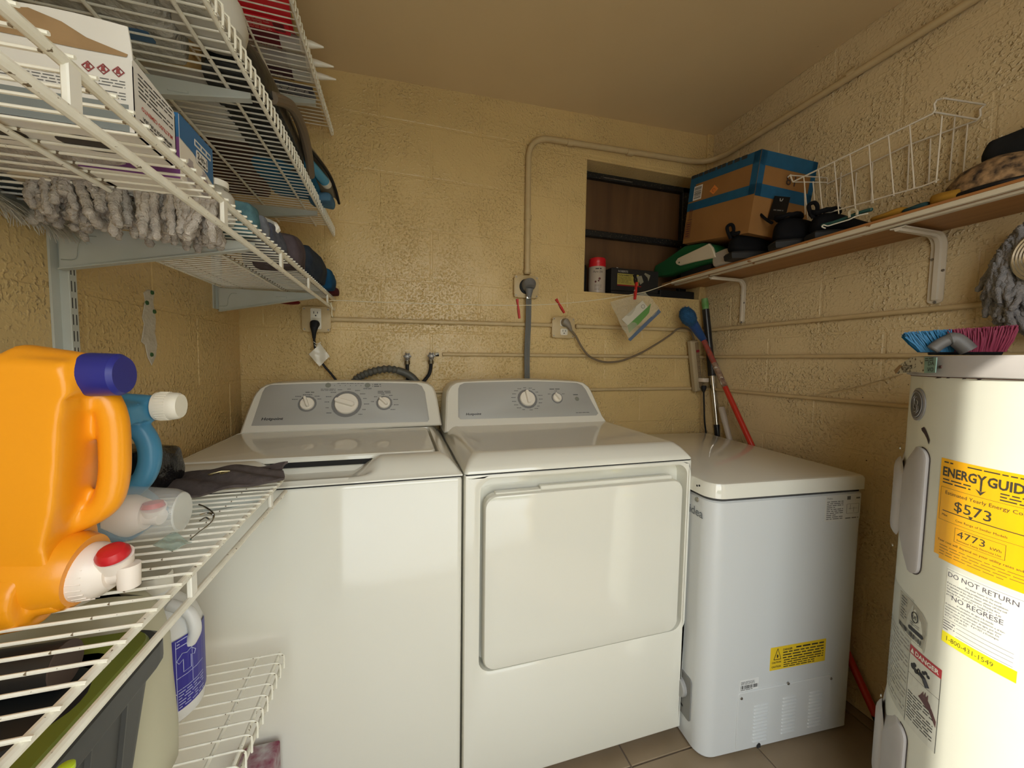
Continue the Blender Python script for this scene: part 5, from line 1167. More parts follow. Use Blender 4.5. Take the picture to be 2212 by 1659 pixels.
# tap of the blue jug inside the clear measuring cup
tz = ZJ+.034; tq = K(300, 1125)[0]
b = MB(); b.tube([(tq-.008, yb_-.03, tz), (tq+.010, yb_-.03, tz), (tq+.018, yb_-.03, tz), (tq+.026, yb_-.03, tz)], [.029, .028, .024, .020], 30); b.tube([(tq+.02, yb_-.03, tz), (tq+.046, yb_-.036, tz-.004)], [.014, .010], 16); b.tube([(tq+.036, yb_-.034, tz+.002), (tq+.038, yb_-.038, tz+.013)], [.012, .014], 16)
b.build('tap', TAPW, t)
MB().lathe([(.013, 0), (.011, .006), (.001, .008)], 20, Matrix.Translation((tq+.038, yb_-.039, tz+.013))).build('push_button', mat('button_red', (.50, .015, .02), .35), t)
t = thing('measuring_cup', 'clear plastic measuring cup pushed over the tap of the blue jug', 'cup', (tq+.02, yb_-.03, ZJ))
CLR = mat('clear_plastic', (.90, .92, .90), .12, trans=.0, alpha=.28, spec=.8, ior=1.4)
u0 = K(272, 1130)[0]; u1 = K(420, 1125)[0]
MB().tube([(u0, yb_-.03, tz+.004), (u0+.003, yb_-.03, tz+.004), (u0+.006, yb_-.03, tz+.004), (u1-.014, yb_-.03, tz), (u1-.006, yb_-.03, tz), (u1, yb_-.03, tz)], [.0405, .0405, .0380, .0325, .0300, .0265], 40).build('cup_wall', CLR, t)
MB().tube([(u1-.001, yb_-.03, tz), (u1+.0006, yb_-.03, tz)], [.027, .025], 36).build('cup_base_ring', mat('clear_plastic_edge', (.8, .82, .78), .2, alpha=.45, spec=.8), t)
b = MB(); b.tube([(u0+.0015, yb_-.03+.0408*math.cos(a*pi/18), tz+.004+.0408*math.sin(a*pi/18)) for a in range(36)], .0012, 6, closed=True); b.build('cup_rim', mat('clear_plastic_edge', (.8, .82, .78), .2, alpha=.45, spec=.8), t)
# black bag, grey cloth, wire hanger scrap, printed film
soft('black_bag', 'black plastic bag crumpled between the blue jug and the washer', 'bag', (-.53, .775, ZJ, -.405, .90, ZJ+.092), mat('black_bin_bag', (.008, .008, .009), .22, bump=(32, .8, .01), spec=.7), .014, 13, 31, cuts=8)
t = thing('grey_cloth', 'dark grey cloth folded over the far end of the jug shelf', 'cloth', (-.33, .87, ZJ))
cl_px = ((380, 1060), (400, 1030), (470, 1022), (540, 1020), (582, 1006), (598, 1030), (607, 1042), (592, 1058), (520, 1068), (450, 1074))
def clo(u, v):
    A_ = Vector((-.50, .780, ZJ+.006)).lerp(Vector((-.236, .828, ZJ+.008)), u); B2 = Vector((-.50, .895, ZJ+.020)).lerp(Vector((-.232, .905, ZJ+.036)), u)
    p = A_.lerp(B2, v); p.z -= .006*v; p.z += .004*math.sin(u*9+v*3)+.007*math.sin(pi*v)*(.6+.4*math.sin(u*5))+.003*math.sin(v*14+u*20); p.x += .008*math.sin(v*6)*(1 if u > .9 else 0); return p
MB().solid_grid(36, 14, clo, .005).build('cloth_sheet', fabric('grey_towel', (.115, .095, .09), (.075, .06, .058), 50), t)
q = clo(.62, .45)+Vector((0, 0, .008)); b = MB()
b.tube([q+Vector((.006*math.cos(a*pi/8)+.004, .004*math.sin(a*pi/8), .001*math.sin(a))) for a in range(16)], .0009, 6, closed=True); b.tube([q+Vector((-.016, -.004, 0)), q+Vector((.0, 0, .003)), q+Vector((.012, .006, .001))], .0016, 8); b.tube([q+Vector((-.016+.004*math.cos(a*pi/6), -.004+.004*math.sin(a*pi/6), 0)) for a in range(12)], .0007, 5, closed=True)
tag(b.build('safety_pin', mat('brass_pin', (.50, .42, .22), .3, .9)), 'small brass pin and ring lying on the dark grey cloth', 'pin')
b = MB(); hz = ZJ+.004
def H2(px, py): return wz(px, py, hz)
b.tube(smooth_path([H2(*p) for p in ((430, 1090), (448, 1098), (462, 1112), (455, 1130), (430, 1150), (412, 1165))]), .0014, 6); b.tube(smooth_path([H2(*p) for p in ((432, 1112), (450, 1108), (460, 1112))]), .0014, 6); b.tube(smooth_path([H2(*p) for p in ((432, 1125), (444, 1118), (452, 1122))]), .0012, 6)
tag(b.build('wire_clip', STEEL), 'bent steel wire clip lying on the jug shelf beside the clear cup', 'clip')
f0 = [wz(*p, hz) for p in ((330, 1178), (372, 1150), (415, 1170), (370, 1190))]
b = MB(); b.solid_grid(8, 6, lambda u, v: f0[0].lerp(f0[1], u).lerp(f0[3].lerp(f0[2], u), v)+Vector((0, 0, .003*math.sin(u*8)*math.sin(v*6))), .0006)
tag(b.build('film_scrap', mat('teal_film', (.45, .62, .55), .2, alpha=.45)), 'scrap of clear film with teal print under the clear cup', 'wrapper')

# ================================================================== LOWEST SHELF (z .555)
ZL = .5555
t = thing('storage_tote', 'black tote with an olive green lid and a perforated black basket under the jug shelf', 'tote', (-.42, .38, ZL))
TB = mat('tote_black', (.035, .037, .036), .45, vary=(6, (.05, .052, .05), .8)); OLV = mat('olive_lid', (.16, .19, .022), .5, vary=(5, (.10, .125, .012), .7))
tx0, tx1, ty0, ty1, th_ = -.555, -.276, .13, .562, .83
b = MB(); n0 = 6
lay = [(rrect(tx0+.035, ty0+.035, tx1-.040, ty1-.035, .03, n0), ZL), (rrect(tx0+.010, ty0+.010, tx1-.012, ty1-.010, .03, n0), .797), (rrect(tx0+.002, ty0+.002, tx1-.002, ty1-.002, .035, n0), .800), (rrect(tx0, ty0, tx1, ty1, .035, n0), .804), (rrect(tx0, ty0, tx1, ty1, .035, n0), .826), (rrect(tx0+.004, ty0+.004, tx1-.004, ty1-.004, .035, n0), .830), (rrect(tx0+.012, ty0+.012, tx1-.012, ty1-.012, .03, n0), .830)]
n_ = len(lay[0][0]); b.add([(u, v, z) for o, z in lay for u, v in o], [(i*n_+k, i*n_+(k+1) % n_, (i+1)*n_+(k+1) % n_, (i+1)*n_+k) for i in range(len(lay)-1) for k in range(n_)]+[tuple(range(n_-1, -1, -1)), tuple((len(lay)-1)*n_+k for k in range(n_))]); b.build('bin', TB, t, ang=30)
for k in range(7):
    y = ty0+.06+k*.05; p0 = Vector((tx1-.0135, y, .794)); p1 = Vector((tx1-.0395, y, ZL+.01)); MB().tube([p0, p1], .0042, 6).build('side_rib', TB, t)
b = MB(); lay = [(rrect(tx0+.010, ty0+.010, tx1-.010, ty1-.010, .03, n0), .830), (rrect(tx0+.012, ty0+.012, tx1-.012, ty1-.012, .03, n0), .835), (rrect(tx0+.030, ty0+.03, tx1-.030, ty1-.03, .028, n0), .836), (rrect(tx0+.036, ty0+.036, tx1-.036, ty1-.036, .026, n0), .830), (rrect(tx0+.05, ty0+.05, tx1-.05, ty1-.05, .025, n0), .830)]
b.add([(u, v, z) for o, z in lay for u, v in o], [(i*n_+k, i*n_+(k+1) % n_, (i+1)*n_+(k+1) % n_, (i+1)*n_+k) for i in range(len(lay)-1) for k in range(n_)]+[tuple((len(lay)-1)*n_+k for k in range(n_))]); b.build('lid', OLV, t, ang=30)
# perforated basket standing on the lid
PB = mat('basket_black', (.012, .013, .013), .4); bk = MB().plate([(q.x, q.y) for q in [wz(*p, .833) for p in ((-180, 1700), (-60, 1664), (52, 1613), (104, 1579), (150, 1545), (173, 1523), (192, 1500), (201, 1480), (204, 1461), (196, 1446), (170, 1440), (60, 1448), (-180, 1470))]], [(.002, 0), (0, .003), (.004, .0055)], lambda u, v, w_=0: Vector((max(u, -.55), v, .8305+w_))).build('basket', PB, t)
HOLE = mat('hole_black', (.001, .001, .001), .9); f1 = None
for i in range(8):
    for j in range(10):
        x, y = -.525+i*.020+(.010 if j % 2 else 0), .27+j*.020
        if x > -.335-.0*j or y > .46 or x+(.46-y)*.15 > -.335: continue
        if f1 is None: f1 = MB().plate(disc(x, y, .0055, .0068, 8), [(0, .0052), (0, .0058)], lambda u, v, w_=0: Vector((u, v, .8305+w_))).build('hole', HOLE, bk, smooth=False); fx_, fy_ = x, y
        else: share(f1, 'hole', bk, (x-fx_, y-fy_, 0))
o = MB().tube([wz(-60, 1466, .858), wz(140, 1434, .858)], [.0215, .0215], 24).build('black_tube', mat('tube_black', (.025, .022, .020), .35)); tag(o, 'short black plastic tube lying on the perforated basket below the orange jug', 'tube')
q = wz(140, 1434, .858); q0 = wz(-60, 1466, .858); dd = (q-q0).normalized()
e = MB().tube([q+dd*.0002, q+dd*.0016], .0216, 24).build('dusty_end', mat('dusty_brown', (.07, .045, .035), .8), None); e.parent = o; e.location = Vector(e.location)-Vector(o.location)
# white bottle with blue label, translucent jug behind the tote
t = thing('bleach_bottle', 'white bottle with a dark blue printed label behind the tote', 'bottle', (-.375, .745, ZL))
cxb, cyb, rb = -.400, .760, .062; T = Matrix.Translation((cxb, cyb, ZL))
BW = mat('bottle_white', (.70, .70, .68), .35)
MB().lathe([(.052, 0), (.060, .008), (.062, .03), (.062, .145), (.054, .172), (.036, .195), (.022, .208), (.020, .225)], 48, T).build('body', BW, t)
MB().lathe([(.024, .220), (.024, .243), (.022, .246)], 32, T).build('cap', WHITE_PL, t)
MB().tube(smooth_path([(cxb+.030, cyb-.02, ZL+.200), (cxb+.058, cyb-.025, ZL+.185), (cxb+.066, cyb-.025, ZL+.155), (cxb+.056, cyb-.02, ZL+.13)]), .009, 12).build('handle', BW, t)
def CB(u, v, w=0): a = rad(-45)+u/rb; return Vector((cxb+(rb+w)*math.cos(a), cyb+(rb+w)*math.sin(a), ZL+v))
lb = MB()
for k in range(16): rule(lb, CB, -.075+.15*k/16, .028, -.075+.15*(k+1)/16, .150, .0007)
lb = lb.build('blue_label', mat('bottle_blue', (.035, .03, .26), .4), t); PI_ = mat('pale_blue_ink', (.45, .48, .70), .5)
text('DANGER', .010, shift(CB, -.018, .058), PAPER, lb, w=.0012, bold=.03); small_print(CB, -.030, .030, -.004, .055, 7, PI_, lb, .0012, 3, .3); small_print(CB, .004, .030, .050, .060, 6, PI_, lb, .0012, 4, .3); small_print(CB, -.030, .068, -.004, .082, 3, PI_, lb, .0012, 5, .3); small_print(CB, .004, .138, .050, .149, 2, PI_, lb, .0012, 5, .3)
b = MB(); SH = lambda L_: [CB(.012+u, .090+v, .0014) for u, v in L_]
b.tube(SH([(0, 0), (0, .022), (-.006, .018), (-.009, .024), (-.001, .033), (.006, .030), (.013, .033), (.021, .024), (.018, .018), (.012, .022), (.012, 0)]), .0006, 4, closed=True)
for (u0, v0, u1, v1) in ((.002, .062, .050, .063), (.002, .083, .050, .084), (.002, .028, .0028, .148), (.026, .064, .0268, .136), (.002, .135, .050, .1365)): rule(b, CB, u0, v0, u1, v1, .0012, 3 if u1-u0 > .01 else 1)
b.build('label_drawing', PI_, lb, smooth=False)
t = thing('translucent_jug', 'cloudy cream jug standing between the tote and the blue labelled bottle', 'jug', (-.42, .62, ZL))
TJ = mat('cloudy_cream_plastic', (.58, .56, .40), .4, trans=.15)
b = MB(); lay = []
for ins, z in ((.008, ZL), (.001, ZL+.012), (0, ZL+.06), (.003, ZL+.14), (.004, ZL+.20), (.010, ZL+.245), (.030, ZL+.272), (.052, ZL+.285)): lay.append((rrect(-.545+ins, .572+ins*.8, -.322-ins, .688-ins*.8, max(.045-ins*.2, .008) if ins < .02 else .02, 6), z))
n_ = len(lay[0][0]); b.add([(u, v, z) for o_, z in lay for u, v in o_], [(i*n_+k, i*n_+(k+1) % n_, (i+1)*n_+(k+1) % n_, (i+1)*n_+k) for i in range(len(lay)-1) for k in range(n_)]+[tuple(range(n_-1, -1, -1)), tuple((len(lay)-1)*n_+k for k in range(n_))]); b.build('body', TJ, t, ang=50)
MB().lathe([(.022, .283), (.022, .305), (.020, .308)], 28, Matrix.Translation((-.42, .63, ZL))).build('cap', WHITE_PL, t)
# small packet on the floor under the lowest shelf
_q = wy(545, 1652, .86); tag(MB().rbox(_q.x-.03, .84, 0.001, _q.x+.04, .905, _q.z, .004, 2).build('snack_box', mat('plum_carton', (.20, .02, .06), .5, vary=(30, (.5, .5, .5), .9))), 'plum and white carton standing on the floor beside the washer', 'box')
tag(MB().lathe([(.004, 0), (.0055, .001), (.0055, .005), (.004, .006)], 20, Matrix.Translation(wz(142, 1668, .837))).build('green_cap', mat('lime_cap', (.45, .60, .02), .4)), 'small lime green cap on the tote rim at the picture bottom', 'cap')
# ================================================================== RIGHT SHELF
ZS0 = 1.557; SXF = 1.283
t = thing('wall_shelf', 'long varnished wooden shelf with chipped white front edge on the right wall', 'shelf', (SXF, .6, ZS0))
WOOD = mat('shelf_wood', (.34, .165, .055), .5, bump=(50, .2, .002), vary=(5, (.25, .11, .035), .9))
_n = WOOD.node_tree.nodes; _l = WOOD.node_tree.links; mp = _n.new('ShaderNodeMapping'); mp.inputs['Scale'].default_value = (9, .5, 6)
tcn = [x for x in _n if x.type == 'TEX_COORD'][0]; _l.new(tcn.outputs['Object'], mp.inputs[0])
for x in _n:
    if x.type == 'TEX_NOISE': _l.new(mp.outputs[0], x.inputs['Vector'])
CHIP = mat('chipped_white_paint', (.56, .50, .38), .45, bump=(70, .5, .003), specks=(28, (.26, .13, .05), .655))
MB().rbox(SXF+.004, YF+.02, ZS0, XR-.001, YB+.08, ZS0+.019, .001, 1).build('board', WOOD, t)
MB().rbox(SXF-.006, YF+.02, ZS0-.001, SXF+.006, YB-.004, ZS0+.012, .002, 2).build('edge_trim', CHIP, t)
MB().rbox(SXF+.012, YF+.02, ZS0-.006, SXF+.030, YB-.004, ZS0+.001, .002, 2).build('under_trim', CHIP, t)
MB().rbox(SXF-.005, YF+.02, ZS0+.012, SXF+.006, YB-.004, ZS0+.0195, .001, 1).build('edge_wood', mat('edge_wood', (.32, .135, .04), .5), t)
def rbracket(label, yc_, w_, z0):
    t = thing('shelf_bracket', label, 'bracket', (XR, yc_, z0)); h = w_/2; zt = ZS0-.0065
    pth = [(XR-.003, z0+.012), (XR-.003, zt-.040)]+[(XR-.003-.036*(1-math.cos(a)), zt-.038+.036*math.sin(a)) for a in [pi/2*k/8 for k in range(1, 9)]]+[(SXF+.020, zt-.002)]
    b = MB(); N_ = len(pth); vs = []
    for i, (x, z) in enumerate(pth):
        a = Vector(pth[max(i-1, 0)]); c_ = Vector(pth[min(i+1, N_-1)]); d = (c_-a).normalized(); nn = Vector((d.y, -d.x))
        nn = nn if nn.dot(Vector((SXF-.1, z0))-Vector((x, z))) > 0 else -nn
        for dy, o in ((-h, 0), (-h, .003), (-h*.45, .004), (-h*.30, .010), (h*.30, .010), (h*.45, .004), (h, .003), (h, 0)): vs.append((x+nn.x*o, yc_+dy, z+nn.y*o))
    b.add(vs, [(i*8+k, i*8+(k+1) % 8, (i+1)*8+(k+1) % 8, (i+1)*8+k) for i in range(N_-1) for k in range(8)]+[tuple(range(7, -1, -1)), tuple((N_-1)*8+k for k in range(8))])
    BM = mat('cream_bracket', (.56, .50, .40), .38); b.build('strap', BM, t, ang=30)
    MB().plate(disc(yc_, z0+.012, h, h*.6, 24), [(0, 0), (0, .003)], lambda u, v, q=0: Vector((XR-.003-q, u, v))).build('rounded_foot', BM, t)
    for (dy, z) in ((0, z0+.006), (-h*.72, (z0+zt)/2-.006), (h*.72, (z0+zt)/2+.03)): MB().plate(disc(yc_+dy, z, .0042, n=12), [(0, .0032), (.001, .0052)], lambda u, v, q=0: Vector((XR-.003-q, u, v))).build('screw', DULLSTEEL, t)
    for x in (XR-.07, XR-.12): MB().plate(disc(x, yc_, .0035, n=10), [(0, 0), (.001, .002)], lambda u, v, q=0: Vector((u, v, zt-.005-q))).build('screw', DULLSTEEL, t)
rbracket('cream strap bracket under the far end of the wooden shelf, near the poles', 1.372, .026, 1.352)
rbracket('cream strap bracket under the middle of the wooden shelf, near the grey mop', .722, .034, 1.350)

ZR = ZS0+.0195
# cardboard box with blue tape, standing on a dark box
TAPE = mat('blue_tape', (.012, .085, .17), .55, spec=.3, bump=(60, .3, .002), vary=(40, (.010, .07, .14), .8)); CARD = mat('cardboard', (.27, .135, .045), .8, spec=.2, vary=(6, (.23, .11, .035), .8), bump=(120, .15, .001))
t = thing('cardboard_box', 'brown cardboard box banded with blue tape on the wooden shelf', 'box', (1.38, 1.33, 1.735))
Kbot = Vector((1.250, 1.147, 1.661)); Ktop = Kbot+Vector((0, -.041, .282)); dl = Vector((.004, .352, .061)); dr = Vector((.230, -.033, -.027))
def bq(u, v, z): # u along left face 0..1, v along right face 0..1, z 0..1
    return Kbot.lerp(Ktop, z)+dl*u+dr*v
b = MB(); b.add([bq(u, v, z) for z in (0, 1) for v in (0, 1) for u in (0, 1)], [(0, 1, 3, 2), (4, 6, 7, 5), (0, 4, 5, 1), (2, 3, 7, 6), (0, 2, 6, 4), (1, 5, 7, 3)]); cbx = b.build('carton', CARD, t, smooth=False)
nL = dl.cross(Vector((0, 0, 1))).normalized(); nL = nL if nL.x < 0 else -nL; nR = dr.cross(Vector((0, 0, 1))).normalized(); nR = nR if nR.y < 0 else -nR
def LF(u, v, w_=0): return bq(u, 0, v)+nL*w_           # u 0 = near corner, 1 = far ; v 0..1 up
def RF(u, v, w_=0): return bq(0, u, v)+nR*w_
def strip(fn, u0, v0, u1, v1, w_=.0012, n=6):
    b = MB()
    for k in range(n): rule(b, fn, u0+(u1-u0)*k/n, v0, u0+(u1-u0)*(k+1)/n, v1, w_)
    return b
def tape(parts):
    b = MB()
    for fn, a in parts: q = strip(fn, *a); b.add(q.v, q.f)
    return b.build('blue_tape', TAPE, t, smooth=False)
tape([(LF, (0, .86, 1, 1.0)), (RF, (0, .83, 1, 1.0))]); tape([(LF, (0, .48, 1, .60)), (RF, (0, .46, 1, .61))]); tape([(LF, (0, .48, .08, 1.0)), (RF, (0, .46, .10, 1.0))]); tape([(LF, (.90, .62, 1, .86))]); tape([(RF, (.92, .46, 1, 1.0))])
b = MB(); top = lambda u, v, w_=0: bq(u, v, 1)+Vector((0, 0, w_)); rule(b, top, 0, 0, 1, .25, .0008); rule(b, top, 0, 0, .15, 1, .0008); b.build('blue_tape', TAPE, t, smooth=False)
# black lettering strip cut by the top edge, barcode, flame diamond, arrows, handling marks, upside-down 18
LFm = lambda u, v, w_=0: LF(1-u/.356, v/.285, w_); RFm = lambda u, v, w_=0: RF(u/.232, v/.285, w_)
b = MB(); rr = random.Random(2); x = .004
while x < .30: L = rr.uniform(.010, .026); rule(b, LFm, x, .273, min(x+L, .31), .2865, .002); x += L+rr.choice((.002, .004, .009))
b.build('cut_off_lettering', INK, cbx, smooth=False)
lb = strip(LFm, .030, .178, .080, .236, .0016, 1).build('barcode_label', PAPER, cbx, smooth=False); barcode(LFm, .034, .182, .076, .232, INK, lb, .0020, 3, vertical=True)
b = MB(); c_ = (.150, .196); b.add([LFm(c_[0]-.024, c_[1], .0018), LFm(c_[0], c_[1]-.017, .0018), LFm(c_[0]+.024, c_[1], .0018), LFm(c_[0], c_[1]+.020, .0018)], [(0, 1, 2, 3)]); dm = b.build('hazard_diamond', mat('orange_sticker', (.62, .20, .04), .5), cbx, smooth=False)
b = MB(); b.tube([LFm(c_[0]+.008*math.cos(k*.8), c_[1]+.006*math.sin(k*.8), .0024) for k in range(7)], .0008, 4); b.build('diamond_mark', mat('diamond_ink', (.20, .05, .02), .5), dm)
MAR = mat('maroon_print', (.09, .02, .02), .6); b = MB()
for k in range(2): u = .022+k*.011; rule(b, LFm, u, .105, u+.0022, .140, .0016); b.add([LFm(u-.004, .134, .0016), LFm(u+.006, .134, .0016), LFm(u+.001, .146, .0016)], [(0, 1, 2)])
rule(b, LFm, .014, .098, .042, .101, .0016)
for (u0, v0, u1, v1) in ((.006, .022, .040, .024), (.006, .088, .040, .090), (.006, .022, .008, .090), (.038, .022, .040, .090)): rule(b, LFm, u0, v0, u1, v1, .0016)
for k in range(6): rule(b, LFm, .012, .028+k*.010, .034, .033+k*.010, .0016)
b.build('handling_marks', MAR, cbx, smooth=False)
text('18', .050, turn(shift(RFm, .135, .222), pi), mat('stencil_black', (.04, .02, .015), .6), cbx, w=.0018, bold=.0)
o = MB().rbox(1.300, 1.37, ZR, XR-.005, 1.56, 1.688, .004, 2).build('storage_box', mat('black_box', (.010, .010, .011), .6)); tag(o, 'black box carrying the taped cardboard box', 'box')

# green dustpan-like scraper with white handle
t = thing('dustpan', 'green plastic dustpan with a white handle at the far end of the wooden shelf', 'dustpan', (1.28, 1.42, ZR))
xg = 1.268
gp_ = [wx(px, py, xg) for px, py in ((1416, 598), (1412, 590), (1416, 574), (1436, 562), (1480, 530), (1520, 524), (1546, 530), (1560, 560), (1500, 574), (1440, 596))]
gz = [(p.y, max(p.z, ZR+.001)) for p in gp_]
MB().plate(gz, [(0, -.05), (0, -.004), (.006, .003)], lambda u, v, q=0: Vector((xg-q, u, v))).build('pan', mat('green_plastic', (.008, .085, .028), .4), t)
hp_ = [wx(px, py, xg-.006) for px, py in ((1463, 571), (1461, 566), (1466, 558), (1480, 551), (1533, 526), (1541, 535), (1547, 556), (1500, 566), (1470, 574))]
MB().plate([(p.y, p.z) for p in hp_], [(0, -.004), (0, .003), (.003, .006)], lambda u, v, q=0: Vector((xg-.006-q, u, v))).build('handle', mat('ivory_handle', (.56, .50, .38), .4), t)
hq = wx(1467, 567, xg-.013); MB().plate(disc(hq.y, hq.z, .0038, n=14), [(0, 0), (0, .0008)], lambda u, v, q=0: Vector((xg-.0125-q, u, v))).build('hang_hole', mat('green_dark', (.01, .06, .02), .5), t)
tag(crumple(1.262, 1.235, ZR, 1.30, 1.33, ZR+.062, .004, 20, seed=41).build('grey_scraper', mat('dull_grey_plastic', (.34, .31, .27), .4), sub=1), 'grey plastic scraper end beyond the white dustpan handle', 'scraper')
# black shoes with a hang tag
SHOE = mat('black_shoe_mesh', (.004, .004, .005), .8, spec=.15, bump=(220, .4, .001)); SOLE = mat('black_sole', (.016, .016, .016), .6, spec=.3)
def shoe(label, x0, y0, rot, L=.235, loop=True, hk=1.0):
    t = thing('shoe', label, 'shoe', (x0, y0, ZR), 'black shoes on the wooden shelf'); A_ = Matrix.Translation((x0, y0, ZR)) @ Matrix.Rotation(rot, 4, 'Z')
    secs = [(0, .024, .026, .066), (.02, .036, .014, .088), (.06, .040, .010, .090), (.10, .040, .008, .084), (.14, .041, .006, .070), (.18, .044, .006, .056), (.22, .041, .008, .046), (.245, .030, .012, .036), (.256, .012, .016, .026)]
    k = L/.256; b = MB(); N2 = 16; vs = []
    for (s, hw, zb_, zt_) in secs:
        zt_ = zt_*hk
        for i in range(N2):
            a = 2*pi*i/N2; ca, sa = math.cos(a), math.sin(a); vs.append(A_ @ Vector((hw*math.copysign(abs(ca)**.75, ca)*(1 if sa < 0 else .8), s*k, (zb_+zt_)/2+(zt_-zb_)/2*sa+.008)))
    n_ = len(secs); b.add(vs, [(j*N2+i, j*N2+(i+1) % N2, (j+1)*N2+(i+1) % N2, (j+1)*N2+i) for j in range(n_-1) for i in range(N2)]+[tuple(range(N2-1, -1, -1)), tuple((n_-1)*N2+i for i in range(N2))]); b.build('upper', SHOE, t, sub=1, ang=60)
    MB().tube([A_ @ Vector((.026*math.cos(a*pi/10), .048*k+.040*math.sin(a*pi/10), .100*hk+.004*math.sin(a))) for a in range(20)], .0075, 8, closed=True).build('collar', SHOE, t)
    o = [(-.026, -.004), (.026, -.004), (.038, .05*k), (.038, .10*k), (.044, .17*k), (.041, .22*k), (.020, .26*k), (-.020, .26*k), (-.041, .22*k), (-.044, .17*k), (-.038, .10*k), (-.038, .05*k)]
    MB().plate(o, [(.003, 0), (0, .005), (-.002, .020), (.003, .027)], lambda u, v, q=0: A_ @ Vector((u, v, q))).build('sole', SOLE, t)
    if loop: MB().tube(smooth_path([A_ @ Vector(p) for p in ((0, .004, .082*hk), (0, -.010, .110*hk), (0, -.012, .128*hk), (0, .004, .136*hk), (0, .014, .120*hk), (0, .012, .095*hk))]), .0062, 8).build('heel_loop', SHOE, t)
    return t, A_
shoe('black shoe with a round heel loop, next to the grey scraper', 1.236, 1.215, -rad(105), .235)
t, A_ = shoe('black shoe with a black cardboard hang tag standing up from it', 1.272, 1.060, -rad(115), .235, False, 1.12)
b = MB(); tg0, tg1, tg2, tg3 = wx(1674, 423, 1.315), wx(1707, 426, 1.315), wx(1694, 478, 1.315), wx(1658, 474, 1.315)
dxv = Vector((.0012, 0, 0)); q_ = [tg0, tg1, tg2, tg3]; b.add([p-dxv for p in q_]+[p+dxv for p in q_], [(0, 1, 2, 3), (7, 6, 5, 4), (0, 4, 5, 1), (1, 5, 6, 2), (2, 6, 7, 3), (3, 7, 4, 0)]); tg_ = b.build('hang_tag', BLACKPL, t, smooth=False)
TF = fr((tg3+tg2)/2-dxv*1.2, tg2-tg3, (tg0-tg3)); TL_ = (tg0-tg3).length
small_print(TF, -.022, TL_*.38, .020, TL_*.46, 1, mat('tag_grey', (.16, .16, .16), .5), tg_, .0003, 3, .6)
b = MB(); b.tube([TF(-.008, TL_*.90, .0008), TF(-.005, TL_*.80, .0008), TF(.001, TL_*.80, .0008), TF(.004, TL_*.90, .0008)], .0014, 5); b.build('hang_hole_string', mat('tag_string', (.30, .30, .28), .5), tg_)
hk = [wx(px, py, 1.29) for px, py in ((1637, 447), (1643, 462), (1655, 474), (1668, 482))]
MB().tube(smooth_path(hk), [.0012]+[.003]*6+[.005]*12, 8).build('lace_end', SHOE, t)
shoe('black shoe lying behind the others, ending at the wire basket', 1.300, .950, -rad(112), .20, True, .92)
# hanging wire basket (tilted) on the shelf
t = thing('wire_basket', 'white wire under-shelf basket standing on the wooden shelf against the wall', 'basket', (1.40, .7, ZR))
WB = mat('basket_white_wire', (.60, .54, .44), .4)
xn, xf_ = 1.335, 1.478
def N1(px, py): return wx(px, py, xn)
def N2_(px, py): return wx(px, py, xf_)
b = lambda nm, pts, r=.0022: MB().tube(pts, r, 7).build(nm, WB, t)
near = [N1(1702, 383), N1(1707, 378), N1(1711, 389), N1(1713, 393), N1(2015, 245), N1(2020, 238), N1(2018, 225), N1(2024, 216), N1(2038, 212)]
b('top_rail', near, .0026)
far = [N2_(1787, 386), N2_(1787, 397), N2_(1960, 314), N2_(2110, 260), N2_(2118, 250), N2_(2117, 236), N2_(2128, 226)]
b('top_rail', far, .0026)
b('end_hook', [near[1], N1(1711, 379), N2_(1772, 383), N2_(1786, 384)]); b('end_rail', [near[3], N2_(1787, 394)]); b('end_hook', [near[-1], N2_(2128, 226)]); b('end_rail', [near[4]+Vector((0, 0, .004)), N2_(2112, 258)])
tops = [(1736, 381), (1768, 365), (1802, 348), (1836, 333), (1877, 312), (1919, 293), (1965, 270)]; bots = [(1745, 472), (1778, 477), (1812, 462), (1848, 452), (1886, 439), (1931, 424), (1975, 408)]
bots_w = []
for (a, c_) in zip(tops, bots): 
    p = N1(*c_); p.z = max(p.z, ZR+.004); bots_w.append(p); b('upright_wire', [N1(*a), p], .0018)
b('bottom_rail', [bots_w[0], bots_w[-1]+Vector((0, -.02, 0)), N1(2028, 388)], .0020)
b('upright_wire', [N1(2035, 251), N1(2022, 395)], .0018)
for (a, c_) in (((1817, 373), (1813, 455)), ((1850, 373), (1846, 448)), ((1885, 350), (1882, 440)), ((1964, 313), (1960, 410)), ((2010, 300), (2006, 395)), ((2063, 250), (2050, 390)), ((2090, 268), (2080, 380))): b('upright_wire', [N2_(*a), N2_(*c_)], .0018)
for (a, c_) in (((1725, 390), (1730, 462)), ((1748, 391), (1754, 478))): p0 = N1(*a).lerp(N2_(1787, 396), .2); p1 = N1(*c_); p1.z = max(p1.z, ZR+.004); p1.x += .02; b('upright_wire', [p0, p1], .0018)
